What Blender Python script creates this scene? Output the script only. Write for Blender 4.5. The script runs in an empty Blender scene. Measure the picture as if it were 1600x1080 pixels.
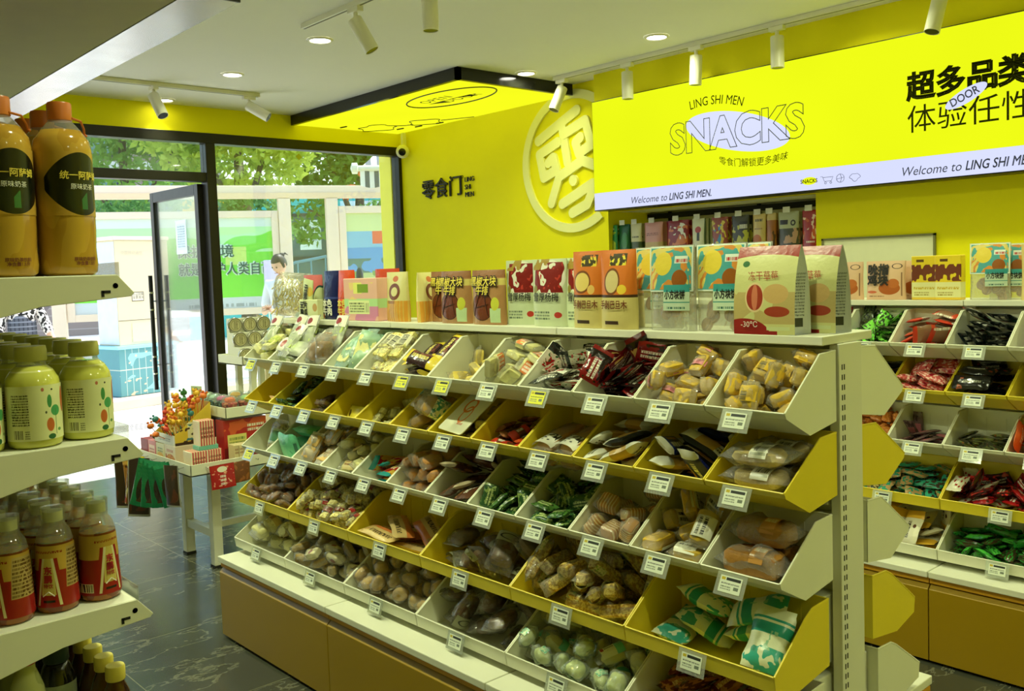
import bpy, bmesh, math, random
import numpy as np
from mathutils import Matrix, Vector, noise as mnoise
C = bpy.context.scene.collection
SC = bpy.context.scene
PI = math.pi
# ------------------------------------------------------------------ camera
cd = bpy.data.cameras.new('camera'); cam = bpy.data.objects.new('camera', cd); C.objects.link(cam)
cd.sensor_width = 36.0; cd.lens = 36.0*1447.53/1600; cd.shift_y = -30.43/1600; cd.clip_start = .05; cd.clip_end = 300
cr, cu, cf = Vector((.740872, -.670777, -.034153)), Vector((.066421, .022573, .997536)), Vector((.668354, .741315, -.061278))
cam.matrix_world = Matrix(((cr.x, cu.x, -cf.x, 0), (cr.y, cu.y, -cf.y, 0), (cr.z, cu.z, -cf.z, 1.5652), (0, 0, 0, 1)))
SC.camera = cam
# ------------------------------------------------------------------ light and exposure
SC.view_settings.view_transform = 'Standard'; SC.view_settings.look = 'None'
SC.view_settings.exposure = 0.70; SC.view_settings.gamma = 1.0; SC.view_settings.use_curve_mapping = False
SC.cycles.transparent_max_bounces = 16
w = bpy.data.worlds.new('daylight'); SC.world = w; w.use_nodes = True
nt = w.node_tree; nt.nodes.clear()
sky = nt.nodes.new('ShaderNodeTexSky'); sky.sky_type = 'NISHITA'; sky.sun_disc = False
sky.sun_elevation = math.radians(58); sky.sun_rotation = math.radians(100); sky.air_density = 1.2; sky.dust_density = 2.5
bg = nt.nodes.new('ShaderNodeBackground'); bg.inputs[1].default_value = .34
ow = nt.nodes.new('ShaderNodeOutputWorld')
nt.links.new(sky.outputs[0], bg.inputs[0]); nt.links.new(bg.outputs[0], ow.inputs[0])
sd = bpy.data.lights.new('sun', 'SUN'); sd.energy = 3.1; sd.angle = .01; sd.color = (1, .96, .88)
so = bpy.data.objects.new('sun', sd); C.objects.link(so); so.location = (4, 16, 12)
so.rotation_euler = Vector((-.50, -.03, -.86)).to_track_quat('-Z', 'Y').to_euler()
LAMP = (.92, 1.0, .60)          # colour of the shop's lamps
LAMP_W = 5.2                    # watts of each ceiling downlight
SIGN = .67                     # strength of the lightboxes
# ------------------------------------------------------------------ node helpers
class NT:
    def __init__(s, name):
        s.m = bpy.data.materials.new(name); s.m.use_nodes = True; s.t = s.m.node_tree; s.t.nodes.clear()
        s.out = s.t.nodes.new('ShaderNodeOutputMaterial'); s._c = None
    def n(s, typ, **kw):
        x = s.t.nodes.new(typ)
        for k, v in kw.items(): setattr(x, k, v)
        return x
    def put(s, sock, v):
        if isinstance(v, bpy.types.NodeSocket): s.t.links.new(v, sock)
        else: sock.default_value = v
    def m2(s, op, a, b=0.0, c=None):
        x = s.n('ShaderNodeMath', operation=op); s.put(x.inputs[0], a); s.put(x.inputs[1], b)
        if c is not None: s.put(x.inputs[2], c)
        return x.outputs[0]
    def mix(s, fac, a, b):
        x = s.n('ShaderNodeMix', data_type='RGBA'); s.put(x.inputs[0], fac)
        s.put(x.inputs[6], a if isinstance(a, bpy.types.NodeSocket) else (*a[:3], 1)); s.put(x.inputs[7], b if isinstance(b, bpy.types.NodeSocket) else (*b[:3], 1))
        return x.outputs[2]
    def coords(s, kind='Generated'):
        tc = s.n('ShaderNodeTexCoord'); sp = s.n('ShaderNodeSeparateXYZ'); s.t.links.new(tc.outputs[kind], sp.inputs[0])
        return tc.outputs[kind], sp.outputs[0], sp.outputs[1], sp.outputs[2]
    def noise(s, vec, scale, detail=2.0, rough=.5):
        x = s.n('ShaderNodeTexNoise'); s.put(x.inputs['Vector'], vec); x.inputs['Scale'].default_value = scale
        x.inputs['Detail'].default_value = detail; x.inputs['Roughness'].default_value = rough
        return x.outputs[0]
    def scale(s, vec, v):
        x = s.n('ShaderNodeVectorMath', operation='MULTIPLY'); s.put(x.inputs[0], vec); x.inputs[1].default_value = v
        return x.outputs[0]
    def bsdf(s, col, rough=.5, metal=0.0, alpha=1.0, emis=None, es=0.0, bump=None, bs=.3, bd=.01, spec=.5, trans=0.0, sss=0.0):
        b = s.n('ShaderNodeBsdfPrincipled')
        s.put(b.inputs['Base Color'], col if isinstance(col, bpy.types.NodeSocket) else (*col[:3], 1))
        s.put(b.inputs['Roughness'], rough); b.inputs['Metallic'].default_value = metal; s.put(b.inputs['Alpha'], alpha)
        b.inputs['Specular IOR Level'].default_value = spec
        if trans: b.inputs['Transmission Weight'].default_value = trans
        if emis is not None:
            s.put(b.inputs['Emission Color'], emis if isinstance(emis, bpy.types.NodeSocket) else (*emis[:3], 1)); b.inputs['Emission Strength'].default_value = es
        if bump is not None:
            bp = s.n('ShaderNodeBump'); bp.inputs['Strength'].default_value = bs; bp.inputs['Distance'].default_value = bd
            s.t.links.new(bump, bp.inputs['Height']); s.t.links.new(bp.outputs[0], b.inputs['Normal'])
        s.t.links.new(b.outputs[0], s.out.inputs[0]); return b
def lin(r, g, b):
    f = lambda c: (c/255/12.92) if c <= 10 else ((c/255+.055)/1.055)**2.4
    return (f(r), f(g), f(b))
MC = {}
def plain(name, col, rough=.5, metal=0.0, var=.06, scale=14, spec=.5, bump=0.0, **kw):
    """a painted or moulded surface with a little unevenness"""
    if name in MC: return MC[name]
    t = NT(name); v, *_ = t.coords('Object'); nz = t.noise(v, scale, 3)
    dark = tuple(c*(1-var) for c in col); lite = tuple(min(1, c*(1+var)) for c in col)
    t.bsdf(t.mix(nz, dark, lite), t.m2('MULTIPLY_ADD', nz, .12, rough-.06), metal, spec=spec, bump=nz if bump else None, bs=bump, **kw)
    MC[name] = t.m; return t.m
def glow(name, col, strength):
    if name in MC: return MC[name]
    t = NT(name); v, *_ = t.coords('Object'); nz = t.noise(v, 1.3, 1)
    e = t.n('ShaderNodeEmission'); t.put(e.inputs[0], t.mix(nz, tuple(c*.93 for c in col), tuple(c*1.07 for c in col))); e.inputs[1].default_value = strength
    t.t.links.new(e.outputs[0], t.out.inputs[0]); MC[name] = t.m; return t.m
def film(name, tint=(1, 1, 1), haze=.10, rough=.08, wr=60):
    """thin clear plastic: mostly see-through, glossy at a slant, slightly milky"""
    if name in MC: return MC[name]
    t = NT(name); v, *_ = t.coords('Object')
    nz = t.noise(v, wr, 2); bp = t.n('ShaderNodeBump'); bp.inputs['Strength'].default_value = .8 if wr > 20 else .4; bp.inputs['Distance'].default_value = .010 if wr > 20 else .004
    t.t.links.new(nz, bp.inputs['Height'])
    tr = t.n('ShaderNodeBsdfTransparent'); tr.inputs[0].default_value = (*tint, 1)
    gl = t.n('ShaderNodeBsdfGlossy'); gl.inputs['Roughness'].default_value = rough; t.t.links.new(bp.outputs[0], gl.inputs['Normal'])
    df = t.n('ShaderNodeBsdfDiffuse'); df.inputs[0].default_value = (*[min(1, .55+.4*c) for c in tint], 1)
    lw = t.n('ShaderNodeLayerWeight'); lw.inputs[0].default_value = .35; t.t.links.new(bp.outputs[0], lw.inputs['Normal'])
    m1 = t.n('ShaderNodeMixShader'); m1.inputs[0].default_value = haze; t.t.links.new(tr.outputs[0], m1.inputs[1]); t.t.links.new(df.outputs[0], m1.inputs[2])
    m2 = t.n('ShaderNodeMixShader'); t.put(m2.inputs[0], t.m2('MULTIPLY_ADD', lw.outputs['Fresnel'], .6, .07 if wr > 20 else .04))
    t.t.links.new(m1.outputs[0], m2.inputs[1]); t.t.links.new(gl.outputs[0], m2.inputs[2]); t.t.links.new(m2.outputs[0], t.out.inputs[0])
    MC[name] = t.m; return t.m
def layered(name, base, layers, axes='xy', rough=.3, spec=.5, wr=0.0, alpha=1.0, metal=0.0, coord='Generated', rnd=.12):
    """printed packaging: base colour with flat printed shapes in the package's own coordinates (0..1)
    layer = (shape, args, colour): band(lo,hi along axis a) / band2 / rect / ell / ring / blot(scale,thr) / text(x0,x1,y0,y1,lines) / tri"""
    if name in MC: return MC[name]
    t = NT(name); v, X, Y, Z = t.coords(coord); ax = {'x': X, 'y': Y, 'z': Z}; a, b = ax[axes[0]], ax[axes[1]]
    def between(s, lo, hi): return t.m2('MULTIPLY', t.m2('GREATER_THAN', s, lo), t.m2('LESS_THAN', s, hi))
    def rect(x0, x1, y0, y1): return t.m2('MULTIPLY', between(a, x0, x1), between(b, y0, y1))
    def rad(cx, cy, rx, ry):
        p = t.m2('DIVIDE', t.m2('SUBTRACT', a, cx), rx); q = t.m2('DIVIDE', t.m2('SUBTRACT', b, cy), ry)
        return t.m2('SQRT', t.m2('ADD', t.m2('MULTIPLY', p, p), t.m2('MULTIPLY', q, q)))
    col = (*base, 1) if False else base
    cur = t.mix(t.noise(v, 3, 1), tuple(c*.94 for c in base), tuple(min(1, c*1.06) for c in base))
    for sh, g, c in layers:
        if sh == 'band': k = between(a, *g)
        elif sh == 'band2': k = between(b, *g)
        elif sh == 'rect': k = rect(*g)
        elif sh == 'line': k = t.m2('MULTIPLY', t.m2('LESS_THAN', t.m2('ABSOLUTE', t.m2('SUBTRACT', t.m2('SUBTRACT', a, g[0]), t.m2('MULTIPLY', t.m2('SUBTRACT', b, g[1]), (g[2]-g[0])/(g[3]-g[1])))), g[4]), between(b, g[1], g[3]))
        elif sh == 'ell': k = t.m2('LESS_THAN', rad(*g), 1.0)
        elif sh == 'ring': r = rad(*g[:4]); k = between(r, g[4], 1.0)
        elif sh == 'tri': k = t.m2('MULTIPLY', rect(*g[:4]), t.m2('GREATER_THAN', t.m2('ADD', t.m2('MULTIPLY', t.m2('SUBTRACT', a, g[0]), g[4]), g[5]), b))
        elif sh == 'blot': k = t.m2('GREATER_THAN', t.noise(v, g[0], 1), g[1])
        elif sh == 'blotin': k = t.m2('MULTIPLY', rect(*g[:4]), t.m2('GREATER_THAN', t.noise(v, g[4], 1), g[5]))
        elif sh == 'text':
            x0, x1, y0, y1, ln = g
            vv = t.n('ShaderNodeCombineXYZ'); t.put(vv.inputs[0], t.m2('MULTIPLY', a, 26.0/(x1-x0))); t.put(vv.inputs[1], t.m2('FLOOR', t.m2('MULTIPLY', b, ln/(y1-y0))))
            stroke = t.m2('GREATER_THAN', t.noise(vv.outputs[0], 1.0, 0), .48)
            row = t.m2('LESS_THAN', t.m2('FRACT', t.m2('MULTIPLY', t.m2('SUBTRACT', b, y0), ln/(y1-y0))), .62)
            k = t.m2('MULTIPLY', t.m2('MULTIPLY', stroke, row), rect(x0, x1, y0, y1))
        elif sh == 'bars':
            x0, x1, y0, y1, nb = g
            vv = t.n('ShaderNodeCombineXYZ'); t.put(vv.inputs[0], t.m2('MULTIPLY', a, nb/(x1-x0)))
            k = t.m2('MULTIPLY', t.m2('GREATER_THAN', t.noise(vv.outputs[0], 1.0, 0), .5), rect(x0, x1, y0, y1))
        elif sh == 'stripe': k = t.m2('GREATER_THAN', t.m2('FRACT', t.m2('MULTIPLY', a if g[2] == 0 else b, g[0])), g[1])
        elif sh == 'rand':
            oi = t.n('ShaderNodeObjectInfo'); k = t.m2('GREATER_THAN', oi.outputs['Random'], g[0])
        cur = t.mix(k, cur, c)
    if rnd:
        oi = t.n('ShaderNodeObjectInfo'); hs = t.n('ShaderNodeHueSaturation'); t.t.links.new(cur, hs.inputs['Color'])
        t.put(hs.inputs['Value'], t.m2('MULTIPLY_ADD', oi.outputs['Random'], rnd*2, 1-rnd)); cur = hs.outputs[0]
    bump = t.noise(t.coords('Object')[0], 55, 2) if wr else None
    t.bsdf(cur, rough, metal, alpha, bump=bump, bs=wr, bd=.006, spec=spec)
    MC[name] = t.m; return t.m
# ------------------------------------------------------------------ mesh helpers
class MB:
    """collects geometry for ONE part"""
    def __init__(s): s.v = []; s.f = []; s.mi = []; s.cur = 0
    def add(s, vs, fs, M=None):
        o = len(s.v)
        s.v += [tuple(M @ Vector(p)) for p in vs] if M is not None else [tuple(p) for p in vs]
        for f in fs: s.f.append(tuple(i+o for i in f)); s.mi.append(s.cur)
        return s
    def box(s, lo, hi, M=None):
        (x0, y0, z0), (x1, y1, z1) = lo, hi
        return s.add([(x0, y0, z0), (x1, y0, z0), (x1, y1, z0), (x0, y1, z0), (x0, y0, z1), (x1, y0, z1), (x1, y1, z1), (x0, y1, z1)],
              [(0, 3, 2, 1), (4, 5, 6, 7), (0, 1, 5, 4), (1, 2, 6, 5), (2, 3, 7, 6), (3, 0, 4, 7)], M)
    def prism(s, prof, a, b, plane='xz', M=None):
        """closed profile extruded from a to b along the third axis"""
        def P(p, t): return {'xz': (p[0], t, p[1]), 'yz': (t, p[0], p[1]), 'xy': (p[0], p[1], t)}[plane]
        n = len(prof); vs = [P(p, a) for p in prof]+[P(p, b) for p in prof]
        fs = [(i, (i+1) % n, n+(i+1) % n, n+i) for i in range(n)]+[tuple(range(n-1, -1, -1)), tuple(range(n, 2*n))]
        return s.add(vs, fs, M)
    def tube(s, pts, r, n=8, closed=False, M=None, caps=True):
        pts = [Vector(p) for p in pts]; k = len(pts); rs = r if isinstance(r, (list, tuple)) else [r]*k; vs = []; fs = []
        up = None
        for i, p in enumerate(pts):
            if closed: d = pts[(i+1) % k]-pts[i-1]
            else: d = pts[min(i+1, k-1)]-pts[max(i-1, 0)]
            d.normalize()
            if up is None: up = d.orthogonal().normalized()
            else:
                up = up-d*up.dot(d); up = up.normalized() if up.length > 1e-6 else d.orthogonal().normalized()
            q = d.cross(up)
            for j in range(n):
                a = 2*PI*j/n; vs.append(p+(up*math.cos(a)+q*math.sin(a))*rs[i])
        for i in range(k if closed else k-1):
            for j in range(n):
                i2 = (i+1) % k; fs.append((i*n+j, i*n+(j+1) % n, i2*n+(j+1) % n, i2*n+j))
        if not closed and caps: fs += [tuple(range(n-1, -1, -1)), tuple(range((k-1)*n, k*n))]
        return s.add(vs, fs, M)
    def lathe(s, prof, n=20, M=None, sx=1.0, sy=1.0, caps=True):
        """profile of (radius, z) from bottom to top around z"""
        vs = []; fs = []
        for r, z in prof:
            for j in range(n): a = 2*PI*j/n; vs.append((r*math.cos(a)*sx, r*math.sin(a)*sy, z))
        k = len(prof)
        for i in range(k-1):
            for j in range(n): fs.append((i*n+j, i*n+(j+1) % n, (i+1)*n+(j+1) % n, (i+1)*n+j))
        if caps and prof[0][0] > 1e-5: fs.append(tuple(range(n-1, -1, -1)))
        if caps and prof[-1][0] > 1e-5: fs.append(tuple(range((k-1)*n, k*n)))
        return s.add(vs, fs, M)
    def grid(s, fn, nu, nv, M=None):
        vs = [fn(i/nu, j/nv) for i in range(nu+1) for j in range(nv+1)]
        fs = [(i*(nv+1)+j, (i+1)*(nv+1)+j, (i+1)*(nv+1)+j+1, i*(nv+1)+j+1) for i in range(nu) for j in range(nv)]
        return s.add(vs, fs, M)
    def mesh(s, name, mats, smooth=False, angle=None):
        me = bpy.data.meshes.new(name); me.from_pydata(s.v, [], s.f)
        for m in (mats if isinstance(mats, (list, tuple)) else [mats]): me.materials.append(m)
        if any(s.mi): me.polygons.foreach_set('material_index', s.mi)
        if smooth: me.polygons.foreach_set('use_smooth', [True]*len(s.f))
        me.validate(); me.update()
        if angle is not None and smooth: me.set_sharp_from_angle(angle=math.radians(angle))
        return me
    def build(s, name, mats, parent=None, smooth=False, bevel=0.0, angle=40, kind=None, loc=None):
        o = bpy.data.objects.new(name, s.mesh(name, mats, smooth, angle)); C.objects.link(o)
        if parent is not None: o.parent = parent
        if loc is not None: o.location = loc
        if bevel:
            b = o.modifiers.new('edge', 'BEVEL'); b.width = bevel; b.segments = 2; b.limit_method = 'ANGLE'; b.angle_limit = math.radians(40)
        if kind: o['kind'] = kind
        return o
def tag(o, label, cat, group=None, kind=None):
    o['label'] = label; o['category'] = cat
    if group: o['group'] = group
    if kind: o['kind'] = kind
    return o
def thing(name, label, cat, loc=(0, 0, 0), rz=0.0, group=None):
    o = bpy.data.objects.new(name, None); o.empty_display_size = .05; C.objects.link(o); o.location = loc; o.rotation_euler = (0, 0, rz)
    return tag(o, label, cat, group)
def dup(o, parent=None):
    c = o.copy(); C.objects.link(c)
    if parent is not None: c.parent = parent
    for ch in o.children: dup(ch, c)
    return c
def frame(right, up, org):
    r = Vector(right).normalized(); u = Vector(up).normalized(); n = r.cross(u)
    return Matrix(((r.x, u.x, n.x, org[0]), (r.y, u.y, n.y, org[1]), (r.z, u.z, n.z, org[2]), (0, 0, 0, 1)))
def text_mesh(body, size, bold=0.0, **kw):
    """flat lettering; a bolder cut gets a rounded stroke along its outline"""
    me = text_part(body, size, **kw)
    if bold <= 0: return me
    ol = text_part(body, size, outline=bold, **{k: v for k, v in kw.items() if k != 'outline'})
    v = [tuple(p.co) for p in me.vertices]; n = len(v); f = [tuple(p.vertices) for p in me.polygons]
    v += [tuple(p.co) for p in ol.vertices]; f += [tuple(i+n for i in p.vertices) for p in ol.polygons]
    out = bpy.data.meshes.new('lettering'); out.from_pydata(v, [], f); bpy.data.meshes.remove(me); bpy.data.meshes.remove(ol); return out
def text_part(body, size, offset=0.0, extrude=0.0, outline=0.0, align='LEFT', width=None, shear=0.0, fn=None, spacing=1.0, line=1.0, valign='TOP_BASELINE'):
    cu_ = bpy.data.curves.new('lettering', 'FONT'); cu_.body = body; cu_.size = size; cu_.align_x = align; cu_.align_y = valign; cu_.offset = offset
    cu_.extrude = extrude; cu_.shear = shear; cu_.space_character = spacing; cu_.space_line = line; cu_.resolution_u = 3
    if outline: cu_.fill_mode = 'NONE'; cu_.bevel_depth = outline; cu_.bevel_resolution = 0
    ob = bpy.data.objects.new('lettering', cu_); C.objects.link(ob)
    dg = bpy.context.evaluated_depsgraph_get(); me = bpy.data.meshes.new_from_object(ob.evaluated_get(dg))
    bpy.data.objects.remove(ob); bpy.data.curves.remove(cu_)
    n = len(me.vertices); co = np.empty(n*3); me.vertices.foreach_get('co', co); co = co.reshape(-1, 3)
    if width and n:
        x0, x1 = co[:, 0].min(), co[:, 0].max(); k = width/max(x1-x0, 1e-6)
        co[:, 0] = co[:, 0]*k if align == 'LEFT' else co[:, 0]*k
    if fn is not None: co = np.array([fn(*p) for p in co])
    me.vertices.foreach_set('co', co.ravel()); me.update(); return me
def text(body, size, M, mat, parent=None, name='lettering', **kw):
    me = text_mesh(body, size, **kw); me.materials.append(mat); me.name = name
    o = bpy.data.objects.new(name, me); C.objects.link(o)
    if parent is not None: o.parent = parent
    o.matrix_local = M
    return o
# ------------------------------------------------------------------ materials of the shop
def floor_mat():
    t = NT('marble tile'); v, X, Y, Z = t.coords('Object')
    st = t.scale(v, (1.1, 2.6, 1)); n1 = t.noise(st, 1.3, 6, .62); n2 = t.noise(t.scale(v, (.8, 3.2, 1)), 2.4, 8, .7)
    vein = t.m2('LESS_THAN', t.m2('ABSOLUTE', t.m2('SUBTRACT', n1, .5)), .007)
    c = t.mix(n2, lin(38, 40, 32), lin(74, 78, 64)); c = t.mix(t.m2('MULTIPLY', n1, .6), c, lin(66, 66, 54)); c = t.mix(t.m2('MULTIPLY', vein, .55), c, lin(128, 126, 104))
    def line(s, off): 
        f = t.m2('FRACT', t.m2('DIVIDE', t.m2('ADD', s, off), .8)); return t.m2('LESS_THAN', f, .005)
    g = t.m2('MAXIMUM', line(X, .36), line(Y, 9.6-8.045)); c = t.mix(g, c, lin(120, 118, 92))
    t.bsdf(c, t.m2('MULTIPLY_ADD', n2, .16, .16), spec=.6); return t.m
M = {}
M['floor'] = floor_mat()
M['ceil'] = plain('ceiling paint', lin(238, 238, 226), .85, var=.015, scale=3)
M['yellow'] = plain('yellow wall paint', lin(244, 234, 14), .75, var=.03, scale=5, spec=.2)
M['yellow_dark'] = plain('yellow panel laminate', lin(158, 126, 8), .38, var=.03, scale=8)
M['rail'] = plain('ochre rail laminate', lin(206, 150, 30), .5)
M['black'] = plain('black aluminium', lin(26, 26, 22), .32, .3)
M['frame'] = plain('black window frame', lin(38, 36, 30), .35, .4)
M['white'] = plain('white powder coat', lin(226, 226, 205), .42, var=.03, scale=9)
M['bin_white'] = plain('white bin plastic', lin(232, 232, 208), .38, var=.03, scale=11, spec=.5)
M['bin_yellow'] = plain('yellow bin plastic', lin(234, 212, 50), .38, var=.03, scale=11, spec=.5)
M['grey'] = plain('brushed grey metal', lin(170, 170, 166), .38, .6)
M['steel'] = plain('polished steel', lin(200, 200, 195), .2, .9)
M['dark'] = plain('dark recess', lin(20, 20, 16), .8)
M['cream'] = plain('cream raised acrylic', lin(246, 244, 150), .4, var=.02)
M['ink'] = plain('dark print', lin(32, 32, 14), .6)
M['sign_yellow'] = glow('yellow lightbox face', (.80, .90, .008), SIGN)
M['sign_white'] = glow('white lightbox face', (.66, .70, .96), SIGN)
M['canopy_yellow'] = glow('yellow ceiling lightbox face', (.88, .92, .012), SIGN)
M['lamp'] = glow('lit diffuser', (1.0, .98, .84), 14)
M['glass'] = film('window glass', (.93, .98, .95), .03, .03, 2)
M['outyellow'] = plain('yellow outdoor panel', lin(252, 236, 70), .5)
def slab(name, lo, hi, m, kind='structure', **kw): return MB().box(lo, hi).build(name, m, kind=kind, **kw)
CZ, FY, XW = 3.02, 7.65, 5.44
slab('floor', (-3.2, -3.2, -.1), (5.9, 7.66, 0), M['floor'])
slab('ceiling', (-3.2, -3.2, CZ), (6.1, 7.85, CZ+.15), M['ceil'])
slab('wall_back', (-3.2, -3.3, 0), (6.1, -3.2, CZ), M['yellow'])
slab('wall_side', (-3.3, -3.2, 0), (-3.2, 7.7, CZ), M['yellow'])
# wall on the aisle side opposite the drinks: logo wall, alcove, panel beyond
slab('wall_logo', (XW, 4.87, 0), (XW+.12, 7.7, CZ), M['yellow'])
slab('wall_panel', (XW, -3.2, 0), (XW+.12, 3.10, CZ), M['yellow'])
slab('wall_over_alcove', (XW, 3.10, 1.985), (XW+.12, 4.87, CZ), M['yellow'])
slab('wall_under_alcove', (XW, 3.10, 0), (XW+.12, 4.87, .55), M['yellow'])
b = MB(); b.box((XW+.12, 4.87, .55), (5.98, 4.93, 1.99)).box((XW+.12, 3.04, .55), (5.98, 3.10, 1.99)); b.build('wall_alcove_cheek', M['yellow'], kind='structure')
slab('wall_alcove_back', (5.95, 3.10, .55), (6.0, 4.87, 1.99), plain('cream slat board', lin(205, 204, 165), .5))
slab('ceiling_alcove', (XW+.1, 3.08, 1.985), (6.0, 4.9, 2.01), M['ceil'])
slab('trim_1', (5.30, -3.2, 2.815), (XW, 4.855, CZ), M['yellow'])
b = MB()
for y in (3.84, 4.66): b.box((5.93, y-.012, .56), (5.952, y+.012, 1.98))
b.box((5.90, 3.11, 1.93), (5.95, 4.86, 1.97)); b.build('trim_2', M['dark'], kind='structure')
slab('wall_board', (5.428, 2.35, 1.02), (XW-.001, 3.045, 1.68), plain('cream blank board', lin(226, 226, 188), .6)); 
bo = bpy.data.objects['wall_board']; del bo['kind']; bo.name = 'blank_board'
tag(bo, 'plain cream rectangular board fixed on the yellow wall behind the far gondola', 'board')
b = MB(); 
for lo, hi in (((5.422, 2.34, 1.01), (5.439, 2.352, 1.69)), ((5.422, 3.043, 1.01), (5.439, 3.055, 1.69)), ((5.422, 2.34, 1.678), (5.439, 3.055, 1.69))): b.box(lo, hi)
b.build('edge_strip', plain('thin grey edge', lin(120, 118, 70), .5), bo)
# ------------------------------------------------------------------ shop front
slab('wall_front', (-3.2, 7.60, 2.805), (XW, 7.82, CZ), M['yellow'])
slab('wall_front_end', (-3.2, 7.6, 0), (-.35, 7.72, 2.805), M['yellow'])
slab('wall_reveal', (5.40, 7.72, 0), (5.47, 7.92, 3.0), M['outyellow'])
slab('trim_3', (-.35, 7.59, 2.72), (XW, 7.71, 2.805), M['frame'], bevel=.004)
slab('trim_4', (1.55, 7.60, 2.394), (3.42, 7.70, 2.473), M['frame'], bevel=.004)
slab('trim_5', (3.42, 7.59, 0), (3.505, 7.71, 2.72), M['frame'], bevel=.004)
slab('trim_6', (5.405, 7.585, 0), (XW, 7.71, 2.72), M['frame'], bevel=.004)
slab('trim_7', (1.47, 7.59, 0), (1.55, 7.71, 2.72), M['frame'], bevel=.004)
b = MB(); b.box((3.5, 7.6, 0), (5.41, 7.7, .07)); b.box((-.35, 7.6, 0), (1.48, 7.7, .07)); b.build('trim_8', M['frame'], kind='structure')
for i, (x0, x1, z0, z1) in enumerate(((3.505, 5.405, .07, 2.72), (1.55, 3.42, 2.473, 2.72), (-.35, 1.47, .07, 2.72))):
    slab('window_%d' % (i+1), (x0, 7.645, z0), (x1, 7.653, z1), M['glass'])
# door leaf standing open outwards: hinge by the post, free edge out in the street
dx, dy = 3.40, 7.70; ang = math.radians(91)
d = thing('door_1', '', 'door', (dx, dy, 0), ang); 
for k in ('label', 'category'): del d[k]
d['kind'] = 'structure'; DW, DH = 1.02, 2.385
b = MB(); b.box((0, -.025, 0), (.07, .025, DH)).box((DW-.07, -.025, 0), (DW, .025, DH)).box((.07, -.025, DH-.09), (DW-.07, .025, DH)).box((.07, -.025, 0), (DW-.07, .025, .12)); b.build('door_frame', M['frame'], d, bevel=.003)
MB().box((.07, -.004, .12), (DW-.07, .004, DH-.09)).build('door_pane', M['glass'], d)
for s in (-1, 1):
    h = MB().tube([(DW-.035, s*.075, .55), (DW-.035, s*.075, 1.62)], .019, 12).build('door_handle', M['black'], d, smooth=True)
    b = MB()
    for z in (.78, 1.38): b.tube([(DW-.035, s*.02, z), (DW-.035, s*.075, z)], .008, 8)
    for z in (.70, .86, 1.30, 1.46): b.tube([(DW-.035, s*.075, z-.008), (DW-.035, s*.075, z+.008)], .0205, 12)
    b.build('handle_ring', M['steel'], h, smooth=True)
nt_ = MB().box((.30, .006, 1.80), (.52, .0085, 2.10)).build('door_notice', layered('door notice', lin(225, 240, 240), [('rect', (.1, .9, .12, .9), lin(215, 232, 236)), ('text', (.14, .86, .2, .86, 9), lin(150, 175, 185))], 'xz'), None)
nt_.parent = d
# little yellow sticker on the window pane
st = MB().prism([(-.035, 0), (0, -.03), (.035, 0), (0, .03)], 0, .001, 'xz').build('window_sticker', plain('yellow sticker', lin(200, 205, 60), .5), loc=(4.33, 7.641, 2.66)); tag(st, 'small yellow diamond sticker on the upper glass of the shop window', 'sticker')
# ------------------------------------------------------------------ black rimmed lightbox at the ceiling over the corner
cn = thing('canopy_lightbox', 'big yellow ceiling lightbox with black rim over the window corner', 'lightbox', (4.83, 6.4, 2.93))
def loc(p, o): return (p[0]-o.location.x, p[1]-o.location.y, p[2]-o.location.z)
def wbox(b, lo, hi, o): return b.box(loc(lo, o), loc(hi, o))
b = MB()
wbox(b, (4.24, 5.19, 2.93), (4.275, 7.595, CZ-.001), cn); wbox(b, (4.24, 5.19, 2.93), (5.416, 5.225, CZ-.001), cn)
b.build('rim', plain('gloss black rim', lin(16, 16, 13), .12), cn)
b = MB(); wbox(b, (4.275, 5.225, 2.936), (5.416, 7.595, 2.95), cn); b.build('diffuser', M['canopy_yellow'], cn)
def canopy_M(y, x): return frame((0, -1, 0), (-1, 0, 0), loc((x, y, 2.934), cn))
text('OPEN\nDOOR', .13, canopy_M(5.84, 4.65), M['ink'], cn, align='CENTER', spacing=1.12, line=.95, fn=lambda x, y, z: (x+(.09 if y < -.04 else -.09), y, z))
b = MB()
pts = [loc((4.655+.235*math.sin(a), 5.80+.49*math.cos(a)-.0*math.sin(a), 2.934), cn) for a in [2*PI*i/64 for i in range(64)]]
b.tube(pts, .0055, 6, closed=True)
def doodle(cx, cy, r, n, ph): return [loc((cx+r*.75*(1+.16*math.sin(n*a+ph))*math.sin(a), cy+r*(1+.16*math.cos(n*a))*math.cos(a), 2.934), cn) for a in [2*PI*i/40 for i in range(40)]]
b.tube(doodle(5.02, 7.36, .20, 5, 0), .0035, 5, closed=True); b.tube(doodle(5.20, 6.86, .17, 4, 1), .0035, 5, closed=True)
b.tube([loc(p, cn) for p in ((5.08, 7.18, 2.934), (5.16, 7.1, 2.934), (5.18, 7.02, 2.934))], .0035, 5)
b.tube([loc(p, cn) for p in ((5.26, 6.7, 2.934), (5.33, 6.55, 2.934), (5.40, 6.4, 2.934))], .0035, 5)
for x, y in ((5.22, 7.33), (5.28, 7.12), (5.33, 6.86), (4.7, 7.5)): b.tube([loc((x, y, 2.934), cn), loc((x+.01, y-.09, 2.934), cn)], .008, 5)
b.build('line_drawing', M['ink'], cn)
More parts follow.
